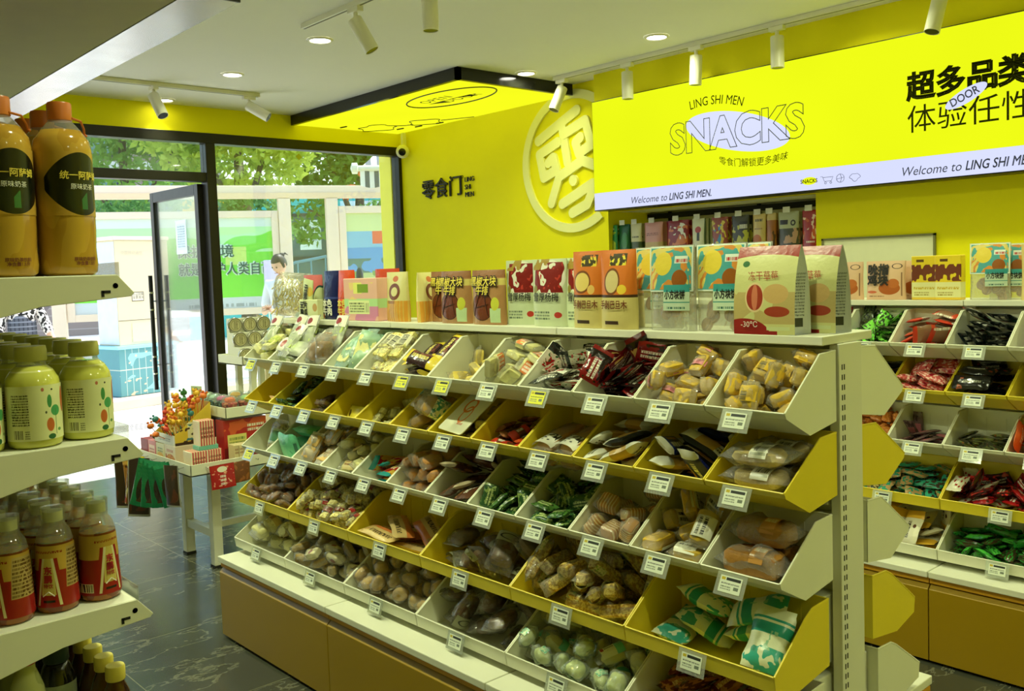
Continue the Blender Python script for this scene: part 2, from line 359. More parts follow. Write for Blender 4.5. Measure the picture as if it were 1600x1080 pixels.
# ------------------------------------------------------------------ long wall lightbox
SX = 5.27
sg = thing('wall_lightbox', 'long glowing yellow wall lightbox with white bottom stripe above the alcove', 'lightbox', (5.35, 2.4, 1.99))
b = MB(); wbox(b, (SX+.004, -1.4, 1.985), (5.438, 4.857, 2.812), sg); b.build('case', M['black'], sg)
b = MB(); wbox(b, (SX, -1.39, 2.12), (SX+.003, 4.852, 2.806), sg); b.build('yellow_face', M['sign_yellow'], sg)
b = MB(); wbox(b, (SX, -1.39, 1.992), (SX+.003, 4.852, 2.1195), sg); b.build('white_stripe', M['sign_white'], sg)
def sign_M(y, z, dx=.002, ang=0.0): 
    r = Vector((0, -math.cos(ang), math.sin(ang))); u = Vector((0, math.sin(ang), math.cos(ang)))
    return frame(r, u, loc((SX-dx, y, z), sg))
b = MB(); pts = [(3.575-.40*math.cos(a)+.03*math.sin(a)*0, 2.425+.128*math.sin(a)-.085*math.cos(a)) for a in [2*PI*i/60 for i in range(60)]]
b.prism([(p[0], p[1]) for p in [(q[0]-sg.location.y, q[1]-sg.location.z) for q in pts]], SX-.0015-sg.location.x, SX-sg.location.x, 'yz'); b.build('white_oval', M['sign_white'], sg)
thin = plain('thin sign line', lin(70, 75, 40), .6)
text('SNACKS', .285, sign_M(4.115, 2.335), thin, sg, outline=.0028, width=1.05, offset=.011)
ink2 = plain('sign print', lin(40, 42, 8), .9, spec=0)
def arc(R, s=1): return lambda x, y, z: ((R-s*y)*math.sin(x/R)*1.0 if s < 0 else (R+y)*math.sin(x/R), ((R+y)*math.cos(x/R)-R) if s > 0 else (R-(R-y)*math.cos(x/R)), z)
text('LING SHI MEN', .085, sign_M(3.725, 2.625, ang=-.09), ink2, sg, align='CENTER', width=.42, fn=arc(.8))
text('零食门解锁更多美味', .06, sign_M(3.45, 2.185, ang=-.045), ink2, sg, align='CENTER', width=.51, fn=arc(1.1, -1))
stripe_ink = plain('stripe print', lin(46, 50, 90), .6)
text('Welcome to', .07, sign_M(4.495, 2.015), stripe_ink, sg, width=.33, shear=.25)
text('LING SHI MEN.', .07, sign_M(4.14, 2.015), stripe_ink, sg, width=.36, shear=.25, bold=.0012)
text('Welcome to', .072, sign_M(2.468, 2.02), stripe_ink, sg, width=.33, shear=.25)
text('LING SHI MEN.', .072, sign_M(2.11, 2.02), stripe_ink, sg, width=.36, shear=.25, bold=.0012)
text('超多品类', .165, sign_M(2.43, 2.455), ink2, sg, width=.66, bold=.006)
text('体验任性', .165, sign_M(2.43, 2.272), ink2, sg, width=.66)
b = MB(); b.prism([(2.10+.11*math.cos(a)-sg.location.y-.0*math.sin(a), 2.418+.032*math.sin(a)*1.3-.045*math.cos(a)-sg.location.z) for a in [2*PI*i/40 for i in range(40)]], SX-.0105-sg.location.x, SX-.0085-sg.location.x, 'yz'); b.build('white_badge', M['sign_white'], sg)
text('DOOR', .062, sign_M(2.10, 2.398, .0125, .40), stripe_ink, sg, align='CENTER', width=.16, bold=.001)
# pictograms on the white stripe: small word mark, trolley, globe, bag
b = MB(); b.prism([(3.045+.05*math.cos(a)-sg.location.y, 2.048+.024*math.sin(a)-sg.location.z) for a in [2*PI*i/30 for i in range(30)]], SX-.0015-sg.location.x, SX-sg.location.x, 'yz'); b.build('yellow_badge', M['sign_yellow'], sg)
text('SNACKS', .034, sign_M(3.105, 2.036), ink2, sg, width=.115, bold=.0006)
b = MB()
def L(*p): b.tube([loc((SX-.002, y, z), sg) for y, z in p], .0014, 4)
L((2.968, 2.066), (2.955, 2.066), (2.943, 2.036), (2.897, 2.036), (2.885, 2.06), (2.951, 2.06))
for cy_, cz_, r in ((2.935, 2.026, .006), (2.90, 2.026, .006), (2.838, 2.046, .025)): L(*[(cy_+r*math.cos(a), cz_+r*math.sin(a)) for a in [2*PI*i/20 for i in range(21)]])
L((2.838, 2.021), (2.83, 2.046), (2.838, 2.071)); L((2.813, 2.05), (2.863, 2.042))
L(*[(2.745+.03*(1+.18*math.cos(4*a))*math.cos(a), 2.045+.022*(1+.2*math.sin(3*a))*math.sin(a)) for a in [2*PI*i/30 for i in range(31)]])
b.build('pictogram', stripe_ink, sg)
# ------------------------------------------------------------------ lettering and round emblem on the yellow wall
lt = thing('wall_lettering', 'small black raised shop name lettering on the yellow wall near the window', 'lettering', (XW-.002, 6.85, 2.24))
def wl(y, z): return frame((0, -1, 0), (0, 0, 1), loc((XW-.012, y, z), lt))
text('零食门', .195, wl(7.255, 2.28), M['ink'], lt, width=.60, bold=.0022, extrude=.005)
text('LING\nSHI\nMEN', .062, wl(6.60, 2.375), M['ink'], lt, extrude=.004, line=1.1)
b = MB(); b.tube([loc((XW-.01, 6.635+.012*math.cos(a), 2.425+.012*math.sin(a)), lt) for a in [2*PI*i/16 for i in range(16)]], .003, 5, closed=True); b.build('mark', M['ink'], lt)
em = thing('round_emblem', 'large cream ring emblem with rounded strokes on the yellow wall', 'emblem', (XW-.0006, 5.24, 2.415))
b = MB()
prof = []
N = 72; ro_, ri_ = .57, .498
for i in range(N):
    a0, a1 = 2*PI*i/N, 2*PI*(i+1)/N
    q = []
    P = lambda r, a, x: (x, r*math.cos(a), r*math.sin(a)*1.0)
    vs = [P(ri_, a0, -.018), P(ro_, a0, -.018), P(ro_, a1, -.018), P(ri_, a1, -.018), P(ri_, a0, 0), P(ro_, a0, 0), P(ro_, a1, 0), P(ri_, a1, 0)]
    if min(p[1] for p in vs) > 4.875-5.24: b.add(vs, [(0, 1, 2, 3), (1, 5, 6, 2), (0, 3, 7, 4)])
def clip(b, lim): 
    b.v = [(x, y, min(z, lim)) for x, y, z in b.v]
b.build('ring', M['cream'], em)
def stroke(b, pts, w, x0, x1):
    for p, q in zip(pts[:-1], pts[1:]):
        p, q = Vector(p), Vector(q); dd = (q-p).normalized(); a = math.atan2(dd.y, dd.x); pr_ = []
        for k in range(9): pr_.append((q.x+w*math.cos(a-PI/2+PI*k/8), q.y+w*math.sin(a-PI/2+PI*k/8)))
        for k in range(9): pr_.append((p.x+w*math.cos(a+PI/2+PI*k/8), p.y+w*math.sin(a+PI/2+PI*k/8)))
        b.prism(pr_, x0, x1, 'yz'); x0 -= .0002
STR = [[(5.611, 2.62), (5.163, 2.812)], [(5.336, 2.74), (5.279, 2.41)], [(5.38, 2.586), (5.6, 2.506), (5.557, 2.313), (5.405, 2.363), (5.44, 2.466), (5.498, 2.428)],
       [(5.314, 2.64), (5.07, 2.718), (5.011, 2.524), (5.147, 2.466), (5.181, 2.556), (5.127, 2.592)], [(5.473, 2.096), (5.376, 2.304), (5.112, 2.408), (4.93, 2.34), (4.85, 2.16)],
       [(5.347, 2.081), (5.009, 2.216), (4.96, 2.19)], [(5.234, 2.001), (5.067, 2.06), (4.99, 2.19)], [(5.216, 2.262), (5.214, 2.258)]]
b = MB()
for i, s in enumerate(STR): stroke(b, [(y-5.24, z-2.415) for y, z in s], .041 if s[0] != (5.216, 2.262) else .043, -.018-.0012*i, -.0005)
b.build('symbol', M['cream'], em)
# ------------------------------------------------------------------ lamps
spot_shell = plain('white lamp shell', lin(232, 230, 210), .35, var=.02)
def lamp_light(name, parent, z, power, size=.11, spread=150):
    l = bpy.data.lights.new(name, 'AREA'); l.shape = 'DISK'; l.size = size; l.energy = power; l.color = LAMP; l.spread = math.radians(spread)
    o = bpy.data.objects.new(name, l); C.objects.link(o); o.parent = parent; o.location = (0, 0, z); return o
DL = [(3.063, 5.077, 'lit recessed ceiling downlight beside the track nearest the drinks shelf'.replace('nearest', 'near')), (3.056, 6.274, 'lit recessed downlight midway between track lamps and window'), (3.031, 7.442, 'lit recessed downlight close to the header above the door'),
      (4.815, 5.088, 'lit recessed downlight at the corner of the black rimmed canopy'), (4.773, 3.818, 'lit recessed downlight above the wall lightbox track')]
for x in (3.06, 4.78):
    for y in (-2.2, -.6, 1.2, 2.6): DL.append((x, y, ''))
for y in (-1.2, 1.3, 2.5, 3.7, 4.9, 6.1): DL.append((1.12, y, ''))
for x, y in ((-.9, 3.5), (-.9, 6)): DL.append((x, y, ''))
di = MB().lathe([(.0, -.004), (.062, -.004)], 28); dim_ = di.mesh('diffuser', M['lamp'])
tr = MB().lathe([(.062, -.006), (.064, -.010), (.080, -.006), (.082, 0)], 32, caps=False); trm = tr.mesh('trim_ring', spot_shell, True)
row_words = ['first', 'second', 'third', 'fourth', 'fifth']
for i, (x, y, lab) in enumerate(DL):
    unseen = not lab
    if unseen: lab = 'lit recessed ceiling downlight deeper inside the shop, away from the window'
    t = thing('downlight', lab, 'ceiling light', (x, y, CZ-.0005), 0, 'recessed downlights deeper inside' if unseen else 'recessed ceiling downlights')
    for nm, me in (('diffuser', dim_), ('trim_ring', trm)):
        o = bpy.data.objects.new(nm, me); C.objects.link(o); o.parent = t
    lamp_light('lamp', t, -.012, LAMP_W*(1.9 if x == 1.12 and y < 1.5 else 2.0 if x == 1.12 else .5 if y > 7 else 1.5 if y < 1.5 or y > 6 else 1), .11, 80 if y > 7 else 150)
# track rails
def rail(name, p, q, lab):
    c = ((p[0]+q[0])/2, (p[1]+q[1])/2, CZ); t = thing(name, lab, 'light track', c, 0, 'ceiling light tracks')
    b = MB(); lx, ly = (abs(q[0]-p[0])/2, .017) if abs(q[0]-p[0]) > abs(q[1]-p[1]) else (.017, abs(q[1]-p[1])/2)
    b.box((-lx, -ly, -.030), (lx, ly, -.0005)); b.build('rail', spot_shell, t, bevel=.002)
    b = MB(); b.box((-lx+.01, -ly+.012 if lx > ly else -ly+.01, -.0315), (lx-.01, ly-.012 if lx > ly else ly-.01, -.0295)) if lx > ly else b.box((-lx+.012, -ly+.01, -.0315), (lx-.012, ly-.01, -.0295)); b.build('slot', plain('track slot', lin(120, 118, 95), .6), t)
rail('light_track', (2.80, 1.6), (2.80, 4.82), 'white ceiling track carrying the lamp beside the entrance downlights')
rail('light_track', (1.6, 6.82), (3.54, 6.82), 'white ceiling track running along the shop front header')
rail('light_track', (5.10, -2.4), (5.10, 5.08), 'long white ceiling track running above the wall lightbox')
def spot(x, y, d, lab, L_=.19):
    t = thing('track_spotlight', lab, 'spotlight', (x, y, CZ-.031), 0, 'track spotlights')
    b = MB(); b.box((-.02, -.05, -.028), (.02, .05, 0)) if abs(x-2.8) < .1 or abs(x-5.1) < .1 else b.box((-.05, -.02, -.028), (.05, .02, 0)); b.build('adapter', spot_shell, t, bevel=.003)
    MB().tube([(0, 0, -.028), (0, 0, -.062)], .012, 10).build('stem', spot_shell, t, smooth=True)
    d = Vector(d).normalized(); q = d.to_track_quat('-Z', 'Y'); Mx = Matrix.Translation(Vector((0, 0, -.075))+d*.02) @ q.to_matrix().to_4x4()
    b = MB(); b.lathe([(.0, .035), (.038, .035), (.0405, .03), (.0405, -L_+.035), (.037, -L_+.035), (.036, -L_+.06), (0, -L_+.06)], 24, Mx); b.build('barrel', spot_shell, t, smooth=True)
    b = MB(); b.lathe([(0, -L_+.062), (.0355, -L_+.062), (.0362, -L_+.037)], 24, Mx); b.build('lens', plain('dark lens', lin(42, 44, 52), .2, .5), t, smooth=True)
spot(2.80, 4.27, (.40, -.34, -1), 'white track spotlight tilted away beside the bright entrance downlight')
spot(2.80, 3.62, (0, 0, -1), 'white track spotlight hanging straight down at the top edge of view', .20)
spot(2.70, 6.82, (.17, -.58, -1), 'white track spotlight by the shop front, turned with dark lens visible')
spot(3.45, 6.82, (.74, -.67, -.62), 'white track spotlight by the shop front, tipped on its side')
for y, d, lab in ((5.0, (-.45, .15, -1), 'white track spotlight overlapping the canopy corner and ring emblem'), (4.35, (0, 0, -1), 'white track spotlight first along the wall lightbox, hanging straight'), (3.754, (.0, .06, -1), 'white track spotlight second along the wall lightbox, dark lens showing'), (3.149, (0, 0, -1), 'white track spotlight third along the wall lightbox'), (2.17, (-.3, .12, -1), 'white track spotlight over the bold black sign characters')): spot(5.10, y, d, lab)
# security camera in the corner under the canopy
cc = thing('security_camera', 'white dome security camera in the corner beside the window header', 'camera', (5.36, 7.47, 2.93), 0)
MB().box((.01, -.02, -.16), (.05, .02, 0)).build('mount', spot_shell, cc, bevel=.004)
Mx = Matrix.Translation((.0, -.02, -.185)) @ Vector((-.7, -.75, -.25)).to_track_quat('Z', 'Y').to_matrix().to_4x4()
MB().lathe([(0, -.06), (.04, -.055), (.062, -.03), (.066, 0), (.056, .025), (.036, .038)], 24, Mx).build('housing', spot_shell, cc, smooth=True)
MB().lathe([(.037, .036), (.034, .043), (.02, .05), (0, .052)], 24, Mx).build('lens', plain('black glass', lin(12, 12, 12), .08), cc, smooth=True)
# ------------------------------------------------------------------ snack gondolas
Y0, MOD = 1.138, .9
ROWS = [dict(z=1.341, back=2.082, lip=1.852, lz=1.214, col='white', n=12), dict(z=1.140, back=2.082, lip=1.845, lz=1.031, col='yellow', n=12),
        dict(z=.941, back=2.056, lip=1.821, lz=.826, col='white', n=12), dict(z=.738, back=2.034, lip=1.791, lz=.618, col='yellow', n=6), dict(z=.536, back=2.008, lip=1.765, lz=.424, col='white', n=6, dep=.056)]
XC = 2.1445
def gondola(name, label, dx, y0, nmod, both=True):
    g = thing(name, label, 'display rack', (XC+dx, y0+nmod*MOD/2, 0))
    def W(b, lo, hi): return b.box((lo[0]+dx-g.location.x, lo[1]-g.location.y, lo[2]), (hi[0]+dx-g.location.x, hi[1]-g.location.y, hi[2]))
    mirror = lambda lo, hi: ((2*XC-hi[0], lo[1], lo[2]), (2*XC-lo[0], hi[1], hi[2]))
    y1 = y0+nmod*MOD
    for i in range(nmod):
        a, c = y0+i*MOD+.002, y0+(i+1)*MOD-.002
        b = MB(); W(b, (1.725, a, .03), (2*XC-1.725, c, .30)); b.build('base_cabinet', M['yellow_dark'], g, bevel=.002)
        sides = (0, 1) if both else (0,)
        for s in sides:
            f = (lambda lo, hi: (lo, hi)) if s == 0 else mirror
            pr_ = [(1.688, .012), (1.722, .012), (1.722, .306), (1.706, .306), (1.688, .289)]
            if s: pr_ = [(2*XC-p, z) for p, z in pr_][::-1]
            MB().prism([(p+dx-g.location.x, z) for p, z in pr_], a-g.location.y, c-g.location.y, 'xz').build('front_panel', M['yellow_dark'], g, bevel=.0015)
            b = MB(); W(b, *f((1.697, a, .312), (1.75, c, .334))); b.build('rail', M['rail'], g)
        b = MB(); W(b, (1.683, a, .335), (2*XC-1.683, c, .360)); b.build('base_top', M['white'], g, bevel=.003)
        b = MB(); W(b, (2.022, a, 1.357), (2*XC-2.022, c, 1.379)); b.build('top_shelf', M['white'], g, bevel=.002)
        b = MB(); W(b, (2.122, a, .36), (2*XC-2.122, c, 1.357)); b.build('back_panel', M['white'], g)
    for ro in ROWS:
        for s in ((0, 1) if both else (0,)):
            f = (lambda lo, hi: (lo, hi)) if s == 0 else mirror
            x0 = ro['back']+.004
            b = MB(); W(b, *f((x0, y0+.03, ro['z']-.186), (max(2.121, x0+.03), y1-.003, ro['z']-.01))); b.build('riser_box', M['white'], g, bevel=.003)
    for i in range(nmod+1):
        y = y0+i*MOD
        b = MB(); W(b, (2.088, y-.022 if i else y-.004, .33), (2*XC-2.088, y+.022, 1.356))
        u = b.build('upright', M['white'], g, bevel=.002)
        if i == 0:
            b = MB()
            for k in range(39):
                z = .36+.025*k-.018
                for xx in (2.100, 2.1105): W(b, (xx, y-.0046, z), (xx+.0042, y-.0036, z+.0135))
            b.build('slots', M['dark'], u)
    b = MB(); W(b, (1.74, y0+.02, 0), (2*XC-1.74, y1-.02, .03)); b.build('plinth', M['dark'], g)
    return g
G1 = gondola('snack_gondola', 'long double sided snack gondola with yellow base and stepped rows of bins', 0, Y0, 3)
DX2, Y2 = 1.79, .635
G2 = gondola('snack_gondola', 'second snack gondola standing behind the slotted post, across the aisle', DX2, Y2, 3)
# ------------------------------------------------------------------ bins
def bin_mesh(w, ro, m):
    """open plastic bin: origin at the front lip middle on top; +y runs to the back, x along the rack"""
    d = ro['back']-ro['lip']; h = ro['z']-ro['lz']; dp = ro.get('dep', .064); band = .012 if ro['n'] == 12 else .040; t = .0025; hw = w/2
    side = [(0, 0), (.138, h-.019), (d-.075, h-.004), (d, h), (d, -dp+.018), (.108, -dp), (.006, -band)]
    b = MB()
    for s in (-1, 1):
        x0, x1 = (s*hw, s*(hw-t)) if s < 0 else (s*(hw-t), s*hw); b.prism(side, min(x0, x1), max(x0, x1), 'yz')
    def sheet(p, q):
        p, q = Vector(p), Vector(q); n = Vector((-(q-p).y, (q-p).x)).normalized()*t
        b.prism([(p.x, p.y), (q.x, q.y), (q.x+n.x, q.y+n.y), (p.x+n.x, p.y+n.y)], -hw+t*.5, hw-t*.5, 'yz')
    sheet((0.006, -band), (0, 0)) if False else b.prism([(0, 0), (.003, 0), (.0088, -band), (.006, -band)], -hw+t*.5, hw-t*.5, 'yz')
    sheet((.006, -band), (.108, -dp)); sheet((.108, -dp), (d, -dp+.018)); b.prism([(d-t, -dp+.018), (d, -dp+.018), (d, h), (d-t, h)], -hw+t*.5, hw-t*.5, 'yz')
    r = .0027
    for s in (-1, 1):
        x = s*(hw-t*.6); b.tube([(x, d, h), (x, d-.075, h-.004), (x, .138, h-.019), (x, .001, .001)], r, 6)
    b.tube([(-hw+t, .001, .001), (hw-t, .001, .001)], r, 6); b.tube([(-hw+t, d-.001, h), (hw-t, d-.001, h)], r*.9, 6)
    n = 3 if w < .3 else 6                                   # moulded ribs on the back wall
    for k in range(1, n): x = -hw+w*k/n; b.box((x-.001, d-t-.0015, -.034), (x+.001, d-t, h-.03))
    return b.mesh('bin', m, True, 30)
ORD = ['first', 'second', 'third', 'fourth', 'fifth', 'sixth', 'seventh', 'eighth', 'ninth', 'tenth', 'eleventh', 'last']
RN = ['top', 'second', 'middle', 'fourth', 'bottom']
BM = {}
class Bin: pass
def put_bin(r, k, contents, gi=1, side=0):
    ro = ROWS[r]; w = MOD*3/ro['n']; key = (r,)
    if key not in BM: BM[key] = bin_mesh(w-.003, ro, M['bin_'+ro['col']])
    y0 = Y0 if gi == 1 else Y2; dx = 0 if gi == 1 else DX2
    y = y0+w*(k+.5); x = ro['lip']+dx
    if side: x = 2*XC-ro['lip']
    o = bpy.data.objects.new('display_bin', BM[key]); C.objects.link(o); o.location = (x, y, ro['lz']); o.rotation_euler = (0, 0, PI/2 if side else -PI/2)
    B = Bin(); B.o = o; B.w = w-.012; B.d = ro['back']-ro['lip']; B.h = ro['z']-ro['lz']; B.gi = gi; B.r = r; B.k = k; B.mat = o.matrix_basis.copy() if False else Matrix.Translation(o.location) @ Matrix.Rotation(o.rotation_euler.z, 4, 'Z')
    if side: B.where = 'aisle face behind the post'; lab = '%s plastic bin on the aisle face behind the slotted post, %s row, %s along' % (ro['col'], RN[r], ORD[k])
    elif gi == 1: B.where = '%s %s-row bin from slotted post' % (ORD[k] if k < ro['n']-1 else 'last', RN[r]); lab = '%s bin of %s, %s' % (ro['col'], contents, B.where)
    else: B.where = '%s row of the second gondola' % RN[r]; lab = '%s bin of %s, %s' % (ro['col'], contents, B.where)
    tag(o, lab, 'bin', 'display bins on the gondolas'); return B
# price tags: clear holder with a printed card
hold = film('clear tag holder', (.95, 1, .93), .22, .12, 5)
def card_mat(name, paper): return layered(name, paper, [('rect', (.06, .24, .74, .92), lin(196, 176, 40)), ('rect', (.28, .94, .74, .92), lin(38, 44, 40)), ('text', (.08, .9, .50, .64, 1), lin(70, 80, 70)), ('text', (.08, .55, .16, .44, 2), lin(120, 130, 112)), ('rect', (.68, .9, .22, .42), lin(110, 120, 104))], 'xy', .45, rnd=0)
CARD = {'w': card_mat('white price card', lin(226, 232, 214)), 'y': card_mat('yellow price card', lin(232, 230, 60))}
hm = MB().box((-.041, -.056, -.0012), (.041, .0, 0)).mesh('holder', hold); cmh = {k: MB().box((-.030, -.047, .0003), (.030, -.008, .0011)).mesh('card', v) for k, v in CARD.items()}
def put_tag(B, off=0.0, kind='w', what='', tilt=None, group=None):
    ro = ROWS[B.r]
    t = bpy.data.objects.new('price_tag', hm); C.objects.link(t)
    Mx = B.mat @ Matrix.Translation((off, -.0045, .001)) @ Matrix.Rotation(math.radians(62 if ro['n'] == 12 else 74), 4, 'X')
    t.matrix_world = Mx
    c = bpy.data.objects.new('card', cmh[kind]); C.objects.link(c); c.parent = t
    tag(t, '%s price tag %s %s' % ({'w': 'white', 'y': 'bright yellow'}[kind], 'clipped under the' if B.gi == 1 else 'for', B.where if B.gi == 1 else what), 'price tag', 'price tags on the bins')
    return t
# ------------------------------------------------------------------ packaged goods
def pillow(l, w, h, seed=0, crimp=.07, nu=14, nv=8, wr=.12, flat=.5, bend=0.0, twist=0.0, zig=True):
    """sealed flow-pack: two skins meeting in crimped ends"""
    R = random.Random(seed); ph = [R.uniform(0, 6.3) for _ in range(6)]; b = MB(); vs = []; fs = []
    def pt(i, j, s):
        u = -1+2*i/nu; v = -1+2*j/nv
        uu = min(1, max(0, (abs(u)-0)/(1-crimp))); th = max(0, 1-uu**3.2)**.5*max(0, 1-abs(v)**2.6)**.55
        if abs(u) > 1-crimp: th = 0
        wv = (math.sin(u*7+ph[0]+v*2)*.5+math.sin(v*6+ph[1]-u*3)*.3+math.sin((u+v)*11+ph[2])*.25)*wr*th
        z = s*h/2*(th*(1+wv)*(1 if s > 0 else flat*2))
        wob = 1-.07*(1-th)*(1-abs(u))+.03*math.sin(u*5+ph[3])
        y = v*w/2*wob*(1-.10*math.exp(-((abs(u)-(1-crimp))/.12)**2)); x = u*l/2
        z += bend*(u*u)*l+twist*u*v*w+(.0012*math.sin(v*22+ph[4]) if th == 0 else 0)+.06*h*math.sin(u*4+ph[5])
        return (x, y, z)
    n1 = (nu+1)*(nv+1)
    vs = [pt(i, j, 1) for i in range(nu+1) for j in range(nv+1)]; idx = lambda i, j: i*(nv+1)+j
    lower = {}
    for i in range(nu+1):
        for j in range(nv+1):
            if j in (0, nv) or i in (0, nu): lower[i, j] = idx(i, j)
            else: lower[i, j] = len(vs); vs.append(pt(i, j, -1))
    for i in range(nu):
        for j in range(nv):
            fs.append((idx(i, j), idx(i+1, j), idx(i+1, j+1), idx(i, j+1))); fs.append((lower[i, j], lower[i, j+1], lower[i+1, j+1], lower[i+1, j]))
    return b.add(vs, fs)
def rbox(l, w, h, seed=0, e=.28, n=10, m=8, lump=.05):
    """loaf or cake: a rounded block with an uneven crust"""
    R = random.Random(seed); ph = [R.uniform(0, 6.3) for _ in range(4)]
    sg = lambda c, p: math.copysign(abs(c)**p, c); b = MB(); vs = []; fs = []
    for i in range(m+1):
        a = -PI/2+PI*i/m
        for j in range(n*2):
            t = PI*j/n; x = sg(math.cos(a), e)*sg(math.cos(t), e); y = sg(math.cos(a), e)*sg(math.sin(t), e); z = sg(math.sin(a), e*1.3)
            k = 1+lump*(math.sin(3*x+ph[0]+2*y)+math.sin(5*y+ph[1]+3*z)*.6+math.sin(7*x*y+ph[2])*.4)
            vs.append((x*l/2*k, y*w/2*k, z*h/2*k))
    for i in range(m):
        for j in range(n*2): fs.append((i*n*2+j, i*n*2+(j+1) % (n*2), (i+1)*n*2+(j+1) % (n*2), (i+1)*n*2+j))
    return b.add(vs, fs)
def crust(name, col, col2, rough=.55, sc=18, bump=.5, thr=None):
    if name in MC: return MC[name]
    col, col2 = [(c[0]*.97, min(.95, c[1]*1.10), c[2]*.92) for c in (col, col2)]
    t = NT(name); v, X, Y, Z = t.coords('Object'); n1 = t.noise(v, sc*4, 4, .6)
    f = t.m2('GREATER_THAN', n1, thr) if thr else n1
    oi = t.n('ShaderNodeObjectInfo'); hs = t.n('ShaderNodeHueSaturation'); t.t.links.new(t.mix(f, col, col2), hs.inputs['Color']); t.put(hs.inputs['Value'], t.m2('MULTIPLY_ADD', oi.outputs['Random'], .3, .85))
    t.bsdf(hs.outputs[0], rough, bump=n1, bs=bump, bd=.004); MC[name] = t.m; return t.m
CLEAR = film('clear wrapper', (1, 1, .97), .11, .09, 95)
CLEAR2 = film('cloudy wrapper', (.98, 1, .93), .30, .16, 60)
class Prod:
    def __init__(s, name, cat, desc, size, make, nvar=3): s.name, s.cat, s.desc, s.size, s.make, s.nvar = name, cat, desc, size, make, nvar; s.var = {}; s.used = set()
    def get(s, i):
        i %= s.nvar
        if i not in s.var: s.var[i] = s.make(i); r = s.var[i]; r.name = s.name; return r
        return dup(s.var[i])
def p_pack(name, cat, desc, l, w, h, mat, **kw):
    def mk(i):
        mm = mat[i % len(mat)] if isinstance(mat, (list, tuple)) else mat
        return pillow(l, w, h, seed=hash(name) % 97+i if False else sum(map(ord, name))+i*7, **kw).build(name, mm, smooth=True)
    return Prod(name, cat, desc, (l*.96, w*.96, h), mk, max(3, len(mat) if isinstance(mat, (list, tuple)) else 3))
def p_wrap(name, cat, desc, l, w, h, inner, imat, film_=None, label=None, part='cake', n_in=1, nvar=3, core=(.78, .86, .86), e=.28, lump=.05):
    """food in a clear wrapper: the wrapper is the thing, the food and a printed label its parts"""
    def mk(i):
        sd_ = sum(map(ord, name))+i*5
        r = pillow(l, w, h*1.06, seed=sd_, crimp=.09, nu=14, nv=8, wr=.42).build(name, film_ or CLEAR, smooth=True)
        for q in range(n_in):
            cl = l*core[0]/n_in; b = rbox(cl*.96, w*core[1], h*core[2], sd_+q, e, 7, 6, lump)
            b.v = [(x+(q-(n_in-1)/2)*cl, y, z) for x, y, z in b.v]; b.build(part, imat, r, smooth=True)
        if label:
            x0, x1, lm = label; b = MB(); hh = h*.56
            b.grid(lambda u, v: (l*(x0+(x1-x0)*u), w*.46*math.sin((v-.5)*2.3)/math.sin(1.15), hh*max(.05, (math.cos((v-.5)*2.3)-.35)/.65)**.5), 2, 8); b.build('label', lm, r, smooth=True)
        return r
    return Prod(name, cat, desc, (l*.94, w*.94, h), mk, nvar)
def p_lathe(name, cat, desc, prof, mat, size, axis='x', nvar=1, cap=None, n=14):
    def mk(i):
        Mx = Matrix.Rotation(PI/2, 4, 'Y') if axis == 'x' else None
        return MB().lathe(prof, n, Mx).build(name, mat, smooth=True)
    return Prod(name, cat, desc, size, mk, nvar)
